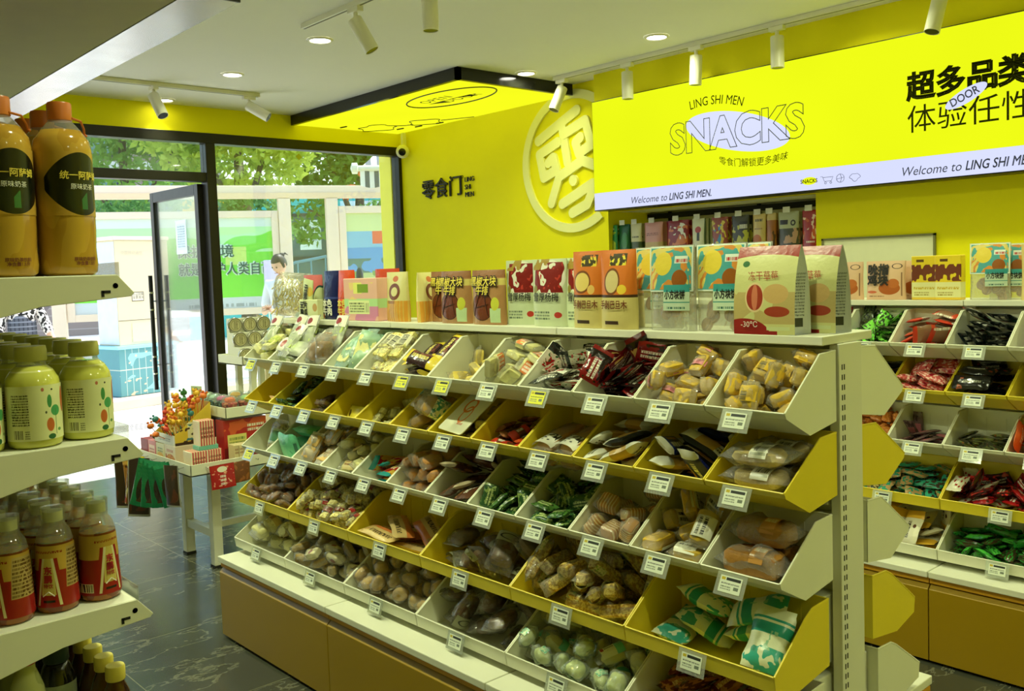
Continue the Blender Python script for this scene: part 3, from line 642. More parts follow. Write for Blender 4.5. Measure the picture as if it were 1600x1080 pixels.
# heap filling: each item settles on the relief left by those before it
POSES = {}
def settle(B, prods, n, seed, lift=0.0, yaw=None, d0=.018, d1=None, x0=None, x1=None, sag=.55, back=0.0, maxtilt=38, group=None, tries=16, top=None, flatter=1.0):
    R = random.Random(seed); res = .0075; d1 = d1 or B.d-.012; hw = B.w/2-.004
    x0 = -hw if x0 is None else x0; x1 = hw if x1 is None else x1
    nx, ny = int((x1-x0)/res)+1, int((d1-.004)/res)+1
    gx = x0+res*np.arange(nx); gy = .004+res*np.arange(ny); GX, GY = np.meshgrid(gx, gy, indexing='ij')
    H = np.where(GY < .108, -.064*GY/.108, -.064+.018*(GY-.108)/(B.d-.108))+.003+lift*np.clip(GY/.10, .15, 1)+back*GY
    if not isinstance(prods, (list, tuple)): prods = [prods]
    out = []
    if seed in POSES:
        a = POSES[seed]
        for i in range(0, len(a), 8):
            pi, vi, x, y, z, ex, ey, ez = a[i:i+8]; p = prods[pi]; o = p.get(vi)
            o.matrix_world = B.mat @ Matrix.Translation((x/1000, y/1000, z/1000)) @ Matrix.Rotation(math.radians(ez), 4, 'Z') @ Matrix.Rotation(math.radians(ey), 4, 'Y') @ Matrix.Rotation(math.radians(ex), 4, 'X') @ Matrix.Scale(.955, 4)
            tag(o, '%s in the %s' % (p.desc, B.where), p.cat, group or '%s in the %s' % (p.desc, B.where)); out.append(o)
        return out
    for q in range(n):
        p = prods[q % len(prods)] if len(prods) < 4 else R.choice(prods); l, w, h = p.size; best = None
        for _ in range(tries):
            a = R.uniform(-PI, PI) if yaw is None else R.choice((0, PI) if R.random() < .5 else (0, PI))+R.gauss(yaw[0], yaw[1])
            ca, sa = abs(math.cos(a)), abs(math.sin(a)); ex, ey = (l*ca+w*sa)/2, (l*sa+w*ca)/2
            if 2*ex > x1-x0 or 2*ey > d1-d0: 
                ex = min(ex, (x1-x0)/2-.001); ey = min(ey, (d1-d0)/2-.001)
            cx, cy = R.uniform(x0+ex, x1-ex), R.uniform(d0+ey, d1-ey)
            dx_, dy_ = GX-cx, GY-cy; u = (dx_*math.cos(a)+dy_*math.sin(a))/(l/2); v = (-dx_*math.sin(a)+dy_*math.cos(a))/(w/2)
            k = (np.abs(u) < 1) & (np.abs(v) < 1)
            if k.sum() < 4: continue
            hs = H[k]; z = np.quantile(hs, sag); sc_ = z+R.uniform(0, .006)
            if best is None or sc_ < best[0]: best = (sc_, z, cx, cy, a, u, v, k)
        if best is None: continue
        _, z, cx, cy, a, u, v, k = best
        A = np.c_[GX[k]-cx, GY[k]-cy, np.ones(k.sum())]; co, *_ = np.linalg.lstsq(A, H[k], rcond=None)
        g = Vector((co[0], co[1])); lim = math.tan(math.radians(maxtilt)); g = g*(lim/g.length) if g.length > lim else g; g *= .85
        nrm = Vector((-g.x, -g.y, 1)).normalized(); zc = max(z, co[2])+h*.42 if False else .5*(z+co[2])+h*.46
        ax = Vector((math.cos(a), math.sin(a), 0)); ax = (ax-nrm*ax.dot(nrm)).normalized(); ay = nrm.cross(ax)
        flip = R.random() < .25
        Mx = Matrix(((ax.x, ay.x, nrm.x, cx), (ax.y, ay.y, nrm.y, cy), (ax.z, ay.z, nrm.z, zc), (0, 0, 0, 1)))
        roll = Matrix.Rotation(R.gauss(0, .16*flatter), 4, 'X') @ Matrix.Rotation(R.gauss(0, .10*flatter), 4, 'Y')
        dz = g.x*(GX-cx)+g.y*(GY-cy); topz = .5*(z+co[2])+dz+h*.92*np.clip(1-u**4, 0, 1)**.5*np.clip(1-v**4, 0, 1)**.5
        H = np.where(k, np.maximum(H, topz), H)
        o = p.get(R.randrange(8)); o.matrix_world = B.mat @ Mx @ roll
        tag(o, '%s in the %s' % (p.desc, B.where), p.cat, group or '%s in the %s' % (p.desc, B.where)); out.append(o)
    return out
def stand(B, p, x, y, z, rot, label=None, k=0):
    """one item set by hand in bin coordinates"""
    o = p.get(k); o.matrix_world = B.mat @ Matrix.Translation((x, y, z)) @ rot
    tag(o, label or '%s in the %s' % (p.desc, B.where), p.cat, '%s in the %s' % (p.desc, B.where)); return o
RX = lambda d: Matrix.Rotation(math.radians(d), 4, 'X'); RY = lambda d: Matrix.Rotation(math.radians(d), 4, 'Y'); RZ = lambda d: Matrix.Rotation(math.radians(d), 4, 'Z')
# colours as they would look in plain white light
W_ = lin(236, 234, 220); INK = lin(30, 28, 24); RED = lin(190, 30, 30)
yc = crust('golden sponge', lin(232, 190, 66), lin(210, 152, 40)); bc = crust('brown crust', lin(196, 138, 66), lin(140, 90, 40)); dk = crust('cocoa cake', lin(124, 82, 46), lin(70, 42, 24)); pale = crust('pale bread', lin(240, 226, 178), lin(222, 200, 140))
tan = crust('toasted grain', lin(222, 186, 110), lin(176, 130, 64), sc=30, thr=.5); cream = crust('cream wafer', lin(238, 226, 180), lin(214, 190, 130)); puff = crust('puff pastry', lin(242, 214, 120), lin(224, 178, 74), sc=26); org = crust('baked orange', lin(214, 146, 62), lin(176, 100, 40))
maroon = crust('dark red filling', lin(110, 40, 28), lin(70, 24, 18))
lab = lambda nm, base, *ls, **kw: layered(nm, base, ls, **kw)
wl_ = lab('white label print', W_, ('text', (.1, .9, .25, .8, 2), INK)); yl_ = lab('yellow label black print', lin(238, 196, 60), ('text', (.05, .95, .2, .85, 1), INK)); pk_ = lab('pink label', lin(232, 150, 160), ('text', (.15, .85, .3, .7, 1), lin(150, 40, 60)))
P = {}
P['mini'] = p_wrap('mini_cake', 'cake', 'wrapped golden mini cake, black print', .082, .052, .040, None, yc, label=(-.16, .16, yl_), nvar=4)
P['minipink'] = p_wrap('sponge_cake', 'cake', 'wrapped sponge cake, pink label', .080, .052, .038, None, yc, label=(-.12, .12, pk_), nvar=4)
P['spicy'] = p_pack('foil_packet', 'snack packet', 'dark red and black foil packet', .115, .072, .016, [lab('spicy foil %d' % i, c, ('band', (.12, .3), lin(28, 18, 16)), ('blotin', (.3, .95, .1, .9, 3.2, .54), c2), ('text', (.35, .9, .3, .7, 2), W_), rough=.18, wr=.35) for i, (c, c2) in enumerate(((lin(120, 22, 22), lin(30, 16, 14)), (lin(36, 22, 20), lin(150, 30, 26)), (lin(92, 16, 18), lin(200, 170, 90))))])
P['ramen'] = p_pack('noodle_packet', 'snack packet', 'white, red and black noodle packet', .135, .090, .022, [lab('noodle foil %d' % i, W_, ('band2', (0, .36), lin(28, 34, 30)), ('blotin', (.15, .9, .4, .95, 5, .53), RED), ('blotin', (.1, .95, .35, .9, 9, .6), lin(50, 96, 50)), ('text', (.3, .9, .06, .28, 2), W_), rough=.16, wr=.3) for i in range(2)])
P['sand'] = p_wrap('sandwich_cracker', 'cracker', 'clear packet of pale sandwich crackers', .125, .075, .030, None, cream, label=(-.30, .02, lab('orange cracker label', lin(226, 130, 70), ('text', (.1, .9, .2, .8, 3), W_), ('band', (.8, 1), lin(240, 226, 190)))), n_in=2)
P['puff'] = p_wrap('puff_pastry', 'pastry', 'wrapped pale yellow puff pastry', .12, .062, .036, None, puff, CLEAR)
P['choc'] = p_pack('wafer_bar', 'snack packet', 'dark purple wafer packet', .150, .062, .026, [lab('wafer foil %d' % i, lin(50, 26, 34), ('band', (.0, .2), lin(226, 200, 60)), ('band', (.86, 1), lin(226, 200, 60)), ('text', (.26, .8, .3, .72, 1), lin(232, 214, 120)), ('blotin', (.2, .84, .05, .3, 6, .5), lin(120, 70, 60)), rough=.2, wr=.25) for i in range(2)])
P['nougat'] = p_wrap('nougat_bag', 'snack packet', 'clear bag of pale nougat', .15, .078, .040, None, crust('nut nougat', lin(240, 222, 150), lin(196, 160, 84), sc=22, thr=.52), label=(-.05, .3, lab('nougat print', lin(232, 226, 190), ('text', (.05, .95, .15, .85, 1), INK))), n_in=3, core=(.86, .86, .8), lump=.09)
P['teal'] = p_wrap('tinted_bread_bag', 'bread', 'teal tinted bag of bread', .17, .09, .035, None, pale, film('teal tinted wrapper', (.62, .93, .86), .28, .14, 50), n_in=1)
P['bbag'] = p_wrap('bun_bag', 'bread', 'clear bag holding one brown bun', .14, .092, .06, None, bc, core=(.6, .8, .8), e=.6)
P['logo'] = p_wrap('header_card_bag', 'snack packet', 'pale green bag, white red header', .17, .085, .03, None, crust('pale green cookie', lin(206, 206, 140), lin(176, 186, 104)), CLEAR2, label=(.18, .46, lab('white header red logo', W_, ('ell', (.5, .55, .3, .26), lin(150, 34, 28)))), n_in=2, core=(.55, .8, .8))
P['cook'] = p_wrap('cookie_bag', 'snack packet', 'clear bag of pale biscuits', .13, .075, .036, None, pale, label=(-.2, .2, lab('green print', lin(214, 216, 110), ('blot', (6, .55), lin(160, 190, 60)))), n_in=2)
P['roll'] = p_wrap('bread_roll_bag', 'bread', 'bagged bread roll, white label', .20, .105, .056, None, crust('soft roll', lin(236, 204, 128), lin(206, 160, 78)), label=(-.02, .24, lab('white roll label', W_, ('text', (.15, .85, .15, .9, 2), INK), ('rect', (.05, .95, .05, .10), lin(180, 180, 160)))), core=(.74, .8, .82), e=.5)
P['navy'] = p_pack('navy_snack_packet', 'snack packet', 'navy blue and white snack packet', .15, .072, .030, [lab('navy pack %d' % i, lin(24, 36, 108), ('band', (0, .16), W_), ('band', (.84, 1), W_), ('text', (.25, .75, .5, .85, 1), W_), ('rect', (.3, .72, .22, .34), lin(206, 150, 60)), rough=.2, wr=.2) for i in range(2)])
P['milkpack'] = p_pack('milk_bread_packet', 'snack packet', 'white and tan bread packet', .15, .075, .032, lab('milk pack', W_, ('band', (.3, .7), lin(212, 172, 104)), ('text', (.08, .3, .3, .7, 2), INK), ('band2', (.0, .18), lin(30, 34, 40)), rough=.25, wr=.2))
P['toast'] = p_wrap('milk_toast_bag', 'bread', 'brown toast bag with white front', .20, .085, .045, None, crust('toast side', lin(198, 140, 70), lin(160, 104, 46)), label=(-.46, -.14, lab('cloud front', W_, ('blotin', (.5, 1, .1, .9, 5, .52), INK), ('ell', (.35, .35, .05, .06), INK), ('ell', (.35, .65, .05, .06), INK))), core=(.82, .86, .85))
P['orange'] = p_pack('orange_candy_packet', 'snack packet', 'small orange red candy packet', .080, .040, .020, [lab('orange candy %d' % i, c, ('band', (.3, .7), lin(110, 60, 36)), ('text', (.34, .68, .3, .7, 1), W_), rough=.2, wr=.25) for i, c in enumerate((lin(226, 84, 36), lin(204, 54, 34), lin(150, 96, 60)))])
P['teallab'] = p_wrap('soft_bread_bag', 'bread', 'clear bread bag with teal print', .155, .09, .05, None, crust('soft bread', lin(222, 172, 96), lin(190, 130, 60)), label=(-.14, .2, lab('teal bread print', lin(226, 222, 176), ('blot', (5, .52), lin(60, 150, 130)))), e=.5)
P['stick'] = p_wrap('biscuit_stick_bag', 'snack packet', 'small bag of biscuit sticks', .085, .05, .024, None, cream, n_in=3, core=(.84, .8, .8))
P['yel'] = p_pack('yellow_snack_packet', 'snack packet', 'plain yellow snack packet', .125, .07, .028, lab('yellow pack', lin(226, 210, 74), ('ell', (.2, .5, .08, .22), lin(60, 40, 20)), rough=.25, wr=.3))
P['nut'] = p_wrap('dark_nut_bag', 'snack packet', 'clear bag of dark brown nuts', .09, .06, .028, None, dk, n_in=3, lump=.12)
P['herb'] = p_pack('green_snack_packet', 'snack packet', 'dark green snack packet', .085, .048, .018, [lab('green foil %d' % i, c, ('blot', (6, .56), c2), ('text', (.2, .8, .35, .65, 1), lin(170, 200, 120)), rough=.22, wr=.45) for i, (c, c2) in enumerate(((lin(34, 76, 40), lin(16, 36, 24)), (lin(50, 98, 50), lin(24, 52, 32)), (lin(24, 56, 36), lin(96, 130, 66))))])
P['salad'] = p_pack('pale_orange_packet', 'snack packet', 'clear and orange crisp packet', .11, .065, .022, lab('clear orange', lin(222, 178, 110), ('blot', (6, .54), lin(190, 120, 50)), rough=.25, wr=.3))
P['loaf'] = p_wrap('brown_loaf', 'bread', 'long brown loaf in clear film', .205, .09, .068, None, crust('brown loaf crust', lin(190, 128, 52), lin(130, 80, 28)), label=(.02, .22, lab('loaf label', lin(196, 140, 70), ('text', (.1, .9, .3, .7, 1), W_))), e=.32, core=(.8, .88, .88))
P['white'] = p_wrap('white_label_cake', 'cake', 'wrapped cake with pale printed label', .12, .065, .045, None, yc, label=(-.22, .3, wl_))
P['striped'] = p_wrap('striped_cake', 'cake', 'wrapped brown cake, pale icing stripes', .09, .065, .045, None, lab('iced cake', lin(196, 136, 66), ('stripe', (7, .62, 0), lin(238, 214, 160)), rough=.5), n_in=1, e=.45)
P['greenp'] = p_pack('leaf_green_packet', 'snack packet', 'leaf green snack packet', .088, .055, .020, [lab('leaf foil %d' % i, c, ('blot', (5, .55), c2), ('text', (.2, .8, .3, .7, 2), lin(206, 220, 150)), rough=.22, wr=.45) for i, (c, c2) in enumerate(((lin(70, 112, 48), lin(30, 62, 32)), (lin(96, 136, 70), lin(40, 76, 38)), (lin(44, 82, 44), lin(140, 164, 90))))])
P['brownbag'] = p_pack('brown_crisp_packet', 'snack packet', 'brown crisp packet, white print', .15, .095, .030, lab('brown crisp', lin(84, 50, 34), ('band', (0, .12), lin(196, 180, 150)), ('text', (.2, .85, .5, .78, 1), W_), ('blotin', (.15, 1, .05, .4, 4, .52), lin(150, 104, 60)), rough=.25, wr=.25))
P['chick'] = p_wrap('sausage_bread_bag', 'bread', 'clear bag of sausage bread', .19, .062, .042, None, org, n_in=2, core=(.86, .8, .85), e=.5, lump=.09)
P['party'] = p_pack('colourful_snack_packet', 'snack packet', 'red and yellow packet, teal ends', .155, .08, .026, lab('party pack', lin(214, 176, 70), ('band', (0, .13), lin(30, 140, 140)), ('blotin', (.13, .9, .0, 1, 3.4, .52), lin(170, 30, 30)), ('text', (.3, .8, .3, .75, 2), W_), rough=.22, wr=.25))
P['cpack'] = p_wrap('cream_roll_pack', 'cake', 'clear pack of cream rolls', .125, .07, .042, None, pale, label=(-.3, .1, lab('cream roll label', lin(226, 206, 150), ('text', (.1, .9, .2, .8, 2), lin(150, 80, 40)))), n_in=2, e=.5)
P['opack'] = p_wrap('peach_cake_pack', 'cake', 'clear pack of pale orange cakes', .135, .075, .040, None, crust('peach sponge', lin(230, 184, 116), lin(206, 150, 80)), CLEAR2, n_in=2)
P['mint'] = p_pack('mint_green_bag', 'snack packet', 'large mint green bag', .17, .13, .045, lab('mint bag', lin(110, 204, 160), ('blotin', (.1, .9, .1, .9, 3, .6), lin(70, 170, 130)), ('rect', (.88, .96, .3, .7), lin(60, 120, 100)), rough=.3, wr=.5))
P['tray'] = p_wrap('dried_fruit_tray', 'snack packet', 'dried fruit tray with green label', .16, .10, .05, None, crust('dried fruit', lin(206, 176, 110), lin(120, 90, 50), thr=.5), label=(-.22, .22, lab('green centre label', lin(180, 196, 150), ('rect', (.15, .85, .2, .8), lin(80, 130, 96)))))
P['cloud'] = p_pack('white_teal_packet', 'snack packet', 'white and teal pillow packet', .165, .105, .045, [lab('white teal %d' % i, lin(230, 234, 200), ('blotin', (.0, .35, .0, 1, 4, .48), lin(60, 170, 150)), ('band', (.55, .72), lin(40, 160, 140)), ('band', (.76, .80), lin(40, 160, 140)), ('blotin', (.3, .6, .3, .7, 6, .55), lin(150, 200, 160)), rough=.3, wr=.25) for i in range(2)])
P['pop'] = p_wrap('grain_stick', 'snack packet', 'wrapped grain stick, pale label', .165, .05, .042, None, tan, label=(.12, .38, lab('grain label', lin(214, 206, 150), ('text', (.1, .9, .2, .8, 2), INK), ('blot', (5, .62), lin(120, 160, 80)))), lump=.07)
P['cocoa'] = p_wrap('cocoa_cake_bag', 'cake', 'window bag of cocoa cake', .15, .10, .048, None, dk, film('smoky wrapper', (.96, .95, .88), .06, .1, 50), label=(.2, .46, lab('dim header', lin(150, 150, 120), ('ring', (.5, .5, .3, .4, .8), INK))), core=(.66, .84, .84), e=.5)
P['longt'] = p_pack('long_tan_packet', 'snack packet', 'long tan packet, orange print', .22, .085, .030, lab('long tan', lin(214, 184, 120), ('band2', (.62, 1), lin(206, 120, 60)), ('text', (.3, .9, .2, .55, 1), lin(60, 40, 20)), ('blotin', (0, .3, 0, 1, 5, .55), lin(180, 140, 80)), rough=.3, wr=.25))
P['wafer'] = p_wrap('red_band_wafer', 'snack packet', 'beige wafer packet with red band', .105, .052, .036, None, crust('wafer', lin(236, 212, 150), lin(192, 152, 92), sc=30, thr=.55), label=(-.14, .06, lab('red wafer band', lin(160, 40, 40), ('text', (.1, .9, .3, .7, 1), W_))), n_in=3, core=(.86, .84, .84))
P['date'] = p_wrap('brown_date_packet', 'snack packet', 'small packet of brown dates', .09, .055, .030, None, crust('date', lin(176, 112, 56), lin(112, 60, 28)), n_in=2, e=.6, lump=.1)
P['redd'] = p_pack('brown_red_packet', 'snack packet', 'brown red snack packet', .11, .06, .028, [lab('brown red %d' % i, c, ('blot', (4, .55), c2), ('text', (.2, .8, .3, .7, 1), lin(220, 190, 130)), rough=.25, wr=.35) for i, (c, c2) in enumerate(((lin(140, 60, 36), lin(206, 150, 90)), (lin(176, 110, 60), lin(110, 40, 26)), (lin(90, 44, 30), lin(180, 110, 60))))])
P['bun'] = p_wrap('small_bun', 'bread', 'wrapped pale bun with teal label', .078, .062, .048, None, pale, film('mint tinged wrapper', (.9, 1, .93), .18, .1, 60), label=(-.16, .16, lab('teal bun label', lin(200, 220, 180), ('blot', (4, .55), lin(90, 180, 150)))), e=.75)
P['bunlong'] = p_wrap('long_bun', 'bread', 'long wrapped bun, teal label', .155, .06, .05, None, pale, CLEAR, label=(-.1, .36, lab('bun label teal', lin(222, 224, 190), ('rect', (.0, .35, 0, 1), lin(110, 196, 170)), ('text', (.4, .8, .3, .7, 2), INK), ('rect', (.84, .98, .3, .7), lin(170, 60, 40)))), e=.6)
P['smallc'] = p_wrap('round_snack_cake', 'cake', 'small wrapped brown cake', .082, .062, .044, None, crust('round cake', lin(232, 186, 108), lin(182, 128, 64)), n_in=1, e=.7)
P['creamr'] = p_wrap('red_spot_roll', 'snack packet', 'cream roll with red spot', .115, .05, .040, None, lab('cream roll skin', lin(232, 220, 170), ('ell', (.5, .5, .14, .3), lin(150, 34, 30)), rough=.45), nvar=2, e=.5)
P['brownw'] = p_wrap('brown_wafer_pack', 'snack packet', 'clear wrapped brown wafer bar', .105, .045, .036, None, crust('brown wafer', lin(196, 162, 98), lin(136, 98, 54), sc=30), e=.4)
P['bread'] = p_wrap('pale_bread_bag', 'bread', 'clear bag of pale sliced bread', .15, .10, .06, None, pale, label=(-.4, -.2, lab('pale bread label', lin(200, 180, 120), ('text', (.1, .9, .3, .8, 1), lin(120, 50, 30)))), n_in=2, e=.45)
# second gondola
P['gcandy'] = p_pack('lime_candy_packet', 'snack packet', 'dark and lime candy packet', .085, .06, .016, [lab('lime candy %d' % i, c, ('blot', (5, .52), c2), rough=.2, wr=.5) for i, (c, c2) in enumerate(((lin(40, 56, 30), lin(120, 220, 70)), (lin(70, 80, 50), lin(30, 40, 26)), (lin(130, 220, 80), lin(50, 70, 40))))])
P['rsq'] = p_pack('red_square_packet', 'snack packet', 'flat clear square packet with red rim', .095, .085, .018, lab('red square', lin(150, 110, 84), ('band', (0, .18), lin(200, 60, 40)), ('band', (.82, 1), lin(220, 80, 50)), ('text', (.1, .9, .02, .2, 1), W_), rough=.15, wr=.35))
P['bteal'] = p_pack('black_teal_packet', 'snack packet', 'black teal packet with pink disc', .15, .098, .022, lab('black teal', lin(16, 22, 22), ('blotin', (.0, .5, .0, 1, 3, .5), lin(20, 110, 104)), ('ell', (.26, .35, .13, .17), lin(206, 104, 90)), ('ell', (.26, .7, .10, .14), lin(20, 20, 24)), ('text', (.52, .9, .3, .8, 2), W_), rough=.22, wr=.3))
P['pink'] = p_pack('pink_candy_bag', 'snack packet', 'clear bag of pink and red candy', .12, .08, .030, lab('pink candy', lin(206, 90, 90), ('blot', (7, .55), lin(240, 200, 190)), ('blot', (4, .62), lin(150, 20, 40)), rough=.12, wr=.5))
P['blackp'] = p_pack('black_snack_packet', 'snack packet', 'glossy black snack packet', .14, .07, .026, lab('black pack', lin(20, 20, 20), ('text', (.3, .8, .4, .65, 1), lin(180, 180, 160)), ('blotin', (0, .3, 0, 1, 4, .6), lin(150, 70, 40)), rough=.15, wr=.35))
P['wb'] = p_pack('white_brown_bag', 'snack packet', 'white bag with brown red print', .16, .11, .035, lab('white brown', W_, ('blotin', (.2, .9, .2, .9, 4, .54), lin(140, 80, 44)), ('blotin', (.2, .9, .2, .9, 7, .62), RED), rough=.3, wr=.3))
P['orr'] = p_pack('orange_chunk_packet', 'snack packet', 'small orange brown nugget packet', .06, .04, .026, lab('orange chunk', lin(196, 116, 50), ('blot', (6, .55), lin(226, 150, 80)), rough=.25, wr=.4))
P['grey'] = p_pack('purple_grey_packet', 'snack packet', 'dusky purple grey foil packet', .13, .045, .014, lab('purple grey', lin(120, 96, 96), ('blot', (4, .55), lin(70, 50, 54)), ('rect', (.4, .7, .2, .8), lin(190, 110, 120)), rough=.18, wr=.45))
P['dkg'] = p_pack('olive_jerky_packet', 'snack packet', 'dark olive jerky packet', .13, .05, .016, lab('olive jerky', lin(54, 58, 34), ('blot', (4, .56), lin(120, 128, 70)), ('blot', (6, .66), lin(150, 80, 40)), rough=.2, wr=.45))
P['orr2'] = p_pack('orange_flat_packet', 'snack packet', 'bright orange snack packet', .12, .09, .02, lab('orange flat', lin(226, 96, 40), ('text', (.3, .8, .3, .7, 2), W_), rough=.25, wr=.3))
P['tt'] = p_pack('teal_tan_packet', 'snack packet', 'small tan and teal foil packet', .09, .055, .020, [lab('teal tan %d' % i, c, ('blot', (4, .53), c2), rough=.2, wr=.45) for i, (c, c2) in enumerate(((lin(176, 140, 90), lin(40, 140, 110)), (lin(60, 66, 50), lin(190, 170, 110)), (lin(50, 150, 120), lin(60, 50, 40))))])
P['dr'] = p_pack('crimson_packet', 'snack packet', 'dark crimson snack packet', .11, .065, .024, [lab('crimson %d' % i, c, ('text', (.2, .8, .35, .7, 2), W_), ('blot', (4, .6), c2), rough=.2, wr=.35) for i, (c, c2) in enumerate(((lin(150, 20, 22), lin(60, 14, 14)), (lin(60, 16, 16), lin(190, 40, 36)), (lin(206, 200, 176), lin(150, 30, 30))))])
P['wy'] = p_pack('white_yellow_packet', 'snack packet', 'white packet with yellow corner', .15, .10, .025, lab('white yellow', lin(226, 220, 190), ('rect', (0, .25, 0, 1), lin(220, 170, 50)), ('text', (.35, .85, .45, .75, 1), INK), ('ell', (.5, .25, .06, .08), lin(90, 50, 30)), rough=.25, wr=.3))
P['gl'] = p_pack('green_jelly_packet', 'snack packet', 'long green jelly packet', .12, .035, .020, [lab('green jelly %d' % i, c, ('blot', (5, .56), c2), rough=.2, wr=.4) for i, (c, c2) in enumerate(((lin(40, 140, 50), lin(20, 70, 30)), (lin(70, 170, 60), lin(36, 110, 46)), (lin(70, 60, 40), lin(50, 150, 60))))])
# resting poses of the loose goods in each bin: product, variant, x, y, z in mm, tilt in degrees
POSES[1000] = [0,2,-11,108,-23,46,3,128,0,3,-75,133,-23,-5,-147,-90,0,3,-62,196,-13,-164,-41,1,0,3,47,136,-20,-31,148,26,0,0,7,172,-11,8,125,-131,0,1,74,190,-11,-11,127,-12,0,3,-56,63,-6,37,21,87,0,2,-55,151,34,-64,-19,-175,0,1,-33,195,55,-70,-143,10,0,3,76,84,-16,42,-32,-95,0,1,42,103,19,8,158,25,0,2,54,195,42,31,-27,6,0,0,-7,37,27,1,72,-89,0,0,-80,87,46,93,-68,82,0,3,-27,94,24,-79,4,139,0,2,73,133,68,-75,14,108,0,3,17,165,63,-137,-46,75,0,3,56,196,107,29,-165,2,0,2,-31,144,80,-22,42,-99,0,3,17,112,72,-33,-117,-114,0,2,-79,170,101,106,15,-85]
POSES[1001] = [0,3,-75,94,-8,0,34,-90,0,3,-45,144,-16,4,-57,74,0,1,-63,195,-18,89,3,-157,0,3,0,87,-18,-52,-16,-18,0,0,11,140,-18,1,-43,-104,0,0,8,195,-13,50,18,10,0,2,72,89,-20,3,34,80,0,3,72,143,-11,-5,67,102,0,0,74,191,-6,7,116,-99,0,3,-70,42,47,74,-17,-35,0,1,-46,139,39,14,9,-10,0,2,-67,195,37,-8,-149,1,0,2,-39,59,12,25,-32,106,0,3,27,154,28,5,18,107,0,2,12,80,38,-167,17,12,0,1,64,149,77,-106,3,-35,0,0,58,197,54,97,-7,-9,0,3,31,34,11,-67,177,-6,0,2,-65,101,73,-8,172,75,0,1,-20,178,64,8,-22,-151,0,0,7,134,80,-4,-40,87,0,3,-9,197,105,21,-26,-179,0,3,77,85,33,112,-16,-107]
POSES[1002] = [0,1,36,120,-36,-13,-9,-160,0,1,-56,96,-4,33,-144,-22,0,1,-35,167,-18,17,24,-32,0,1,-42,185,-36,-16,-179,0,0,1,38,81,-20,-178,7,12,0,0,42,185,-10,-20,-10,-178,0,1,-36,187,17,-26,-2,178,0,1,9,94,1,-2,175,-91,0,0,-31,168,31,26,-28,44,0,1,51,156,15,-37,-1,-108,0,1,-19,87,21,7,4,-74,0,0,69,91,11,-30,16,-90,0,1,49,60,63,2,-33,5,0,0,-2,82,53,-37,-8,87,0,0,64,163,63,6,-17,-91,0,1,65,89,39,-5,166,90,0,2,-89,158,75,-105,-7,-91,0,1,-38,155,62,30,30,-106,0,2,-30,77,65,-46,-29,84,0,0,-80,69,71,-59,52,-95,0,2,12,159,104,-80,65,71,0,0,-61,151,72,-19,-54,30,0,0,53,171,101,69,-10,-129]
POSES[1003] = [0,2,-9,149,-38,-5,4,-169,0,2,-19,175,-8,-11,-178,0,0,0,-2,179,25,26,-4,0,0,1,25,64,-20,25,-174,10,0,0,29,87,4,19,7,-172,0,0,23,118,31,6,-12,10,0,2,-26,55,32,14,-13,0,0,0,34,96,79,7,-30,-53,0,0,29,197,80,-62,2,-178,0,0,-34,125,59,28,31,-171,0,0,-80,140,67,-65,31,92]
POSES[1004] = [0,0,29,146,-24,-30,-10,57,0,1,46,56,9,-47,38,59,0,2,-44,149,32,167,-5,-67,0,2,-21,147,-12,-38,-20,60,0,2,-77,76,48,-101,12,-75,0,2,-73,119,-9,-136,-9,-86,0,2,68,155,66,28,4,90,0,0,52,120,25,46,30,31,0,2,-37,157,70,163,-11,-87,0,1,-21,183,102,-1,12,0]
POSES[1005] = [0,1,17,96,-23,-42,-9,-19,0,1,2,193,-18,-131,-5,2,0,2,-12,144,3,115,24,-8,0,0,74,155,-5,-31,-38,87,0,1,-74,195,36,20,97,77,0,0,16,190,37,-10,-14,0,0,2,-76,118,-16,-132,7,94]
POSES[1006] = [0,0,-20,116,-34,-23,1,-25,0,2,-25,142,-9,-30,19,-1,0,1,24,193,-17,28,-173,0,0,0,70,122,-2,-2,-16,90,0,1,-9,47,-5,156,-12,-8,0,0,-24,191,20,-26,-11,0,0,1,-24,83,10,21,8,-179,0,0,-19,80,47,-13,171,24,0,0,22,131,31,-5,178,2,0,0,26,44,51,-42,-13,-173,0,2,-23,195,53,146,-10,0]
POSES[1007] = [0,2,18,101,-27,156,4,2,0,1,-18,179,-24,-15,1,-178,0,0,-24,127,18,-15,6,-2,0,1,24,51,12,-147,1,0,0,2,26,183,29,160,22,-1,0,1,4,182,89,177,9,0,0,1,26,112,60,-175,15,2]
POSES[1008] = [0,1,10,136,-29,5,1,-174,0,1,13,178,6,-18,-2,0,0,2,-11,175,51,-2,-5,0,0,1,-14,174,94,-4,5,-180,0,1,-14,87,4,36,2,1,0,2,68,80,57,-48,64,-91,0,2,-22,73,56,1,134,90]
POSES[1009] = [0,1,-16,111,-16,-7,-14,-47,0,1,-45,175,61,0,40,0,0,2,55,154,51,-5,24,-90,0,0,-61,71,44,35,63,-91,0,0,56,47,56,-21,83,-97]
POSES[1010] = [0,1,1,159,-32,9,-1,3,0,2,10,178,7,-179,-1,0,0,1,5,110,-8,69,0,-1,0,1,-13,49,-2,143,4,-3,0,1,-6,91,40,-146,9,5,0,2,11,178,44,-3,-176,0,0,0,16,56,56,-40,-9,-172,0,2,4,193,97,57,-3,-178,0,0,13,142,82,11,-178,-2]
POSES[1011] = [0,1,-65,120,-27,15,7,91,0,0,27,182,-24,-6,-6,-178,0,0,70,118,7,-34,-15,91,0,1,-35,187,22,28,0,0,0,1,7,84,12,-3,-5,94,0,1,29,149,53,3,-1,-168,0,1,-67,86,27,-25,-18,-91,0,2,35,183,96,176,16,0,0,2,-68,162,88,37,54,-142,0,0,35,87,64,50,4,4]
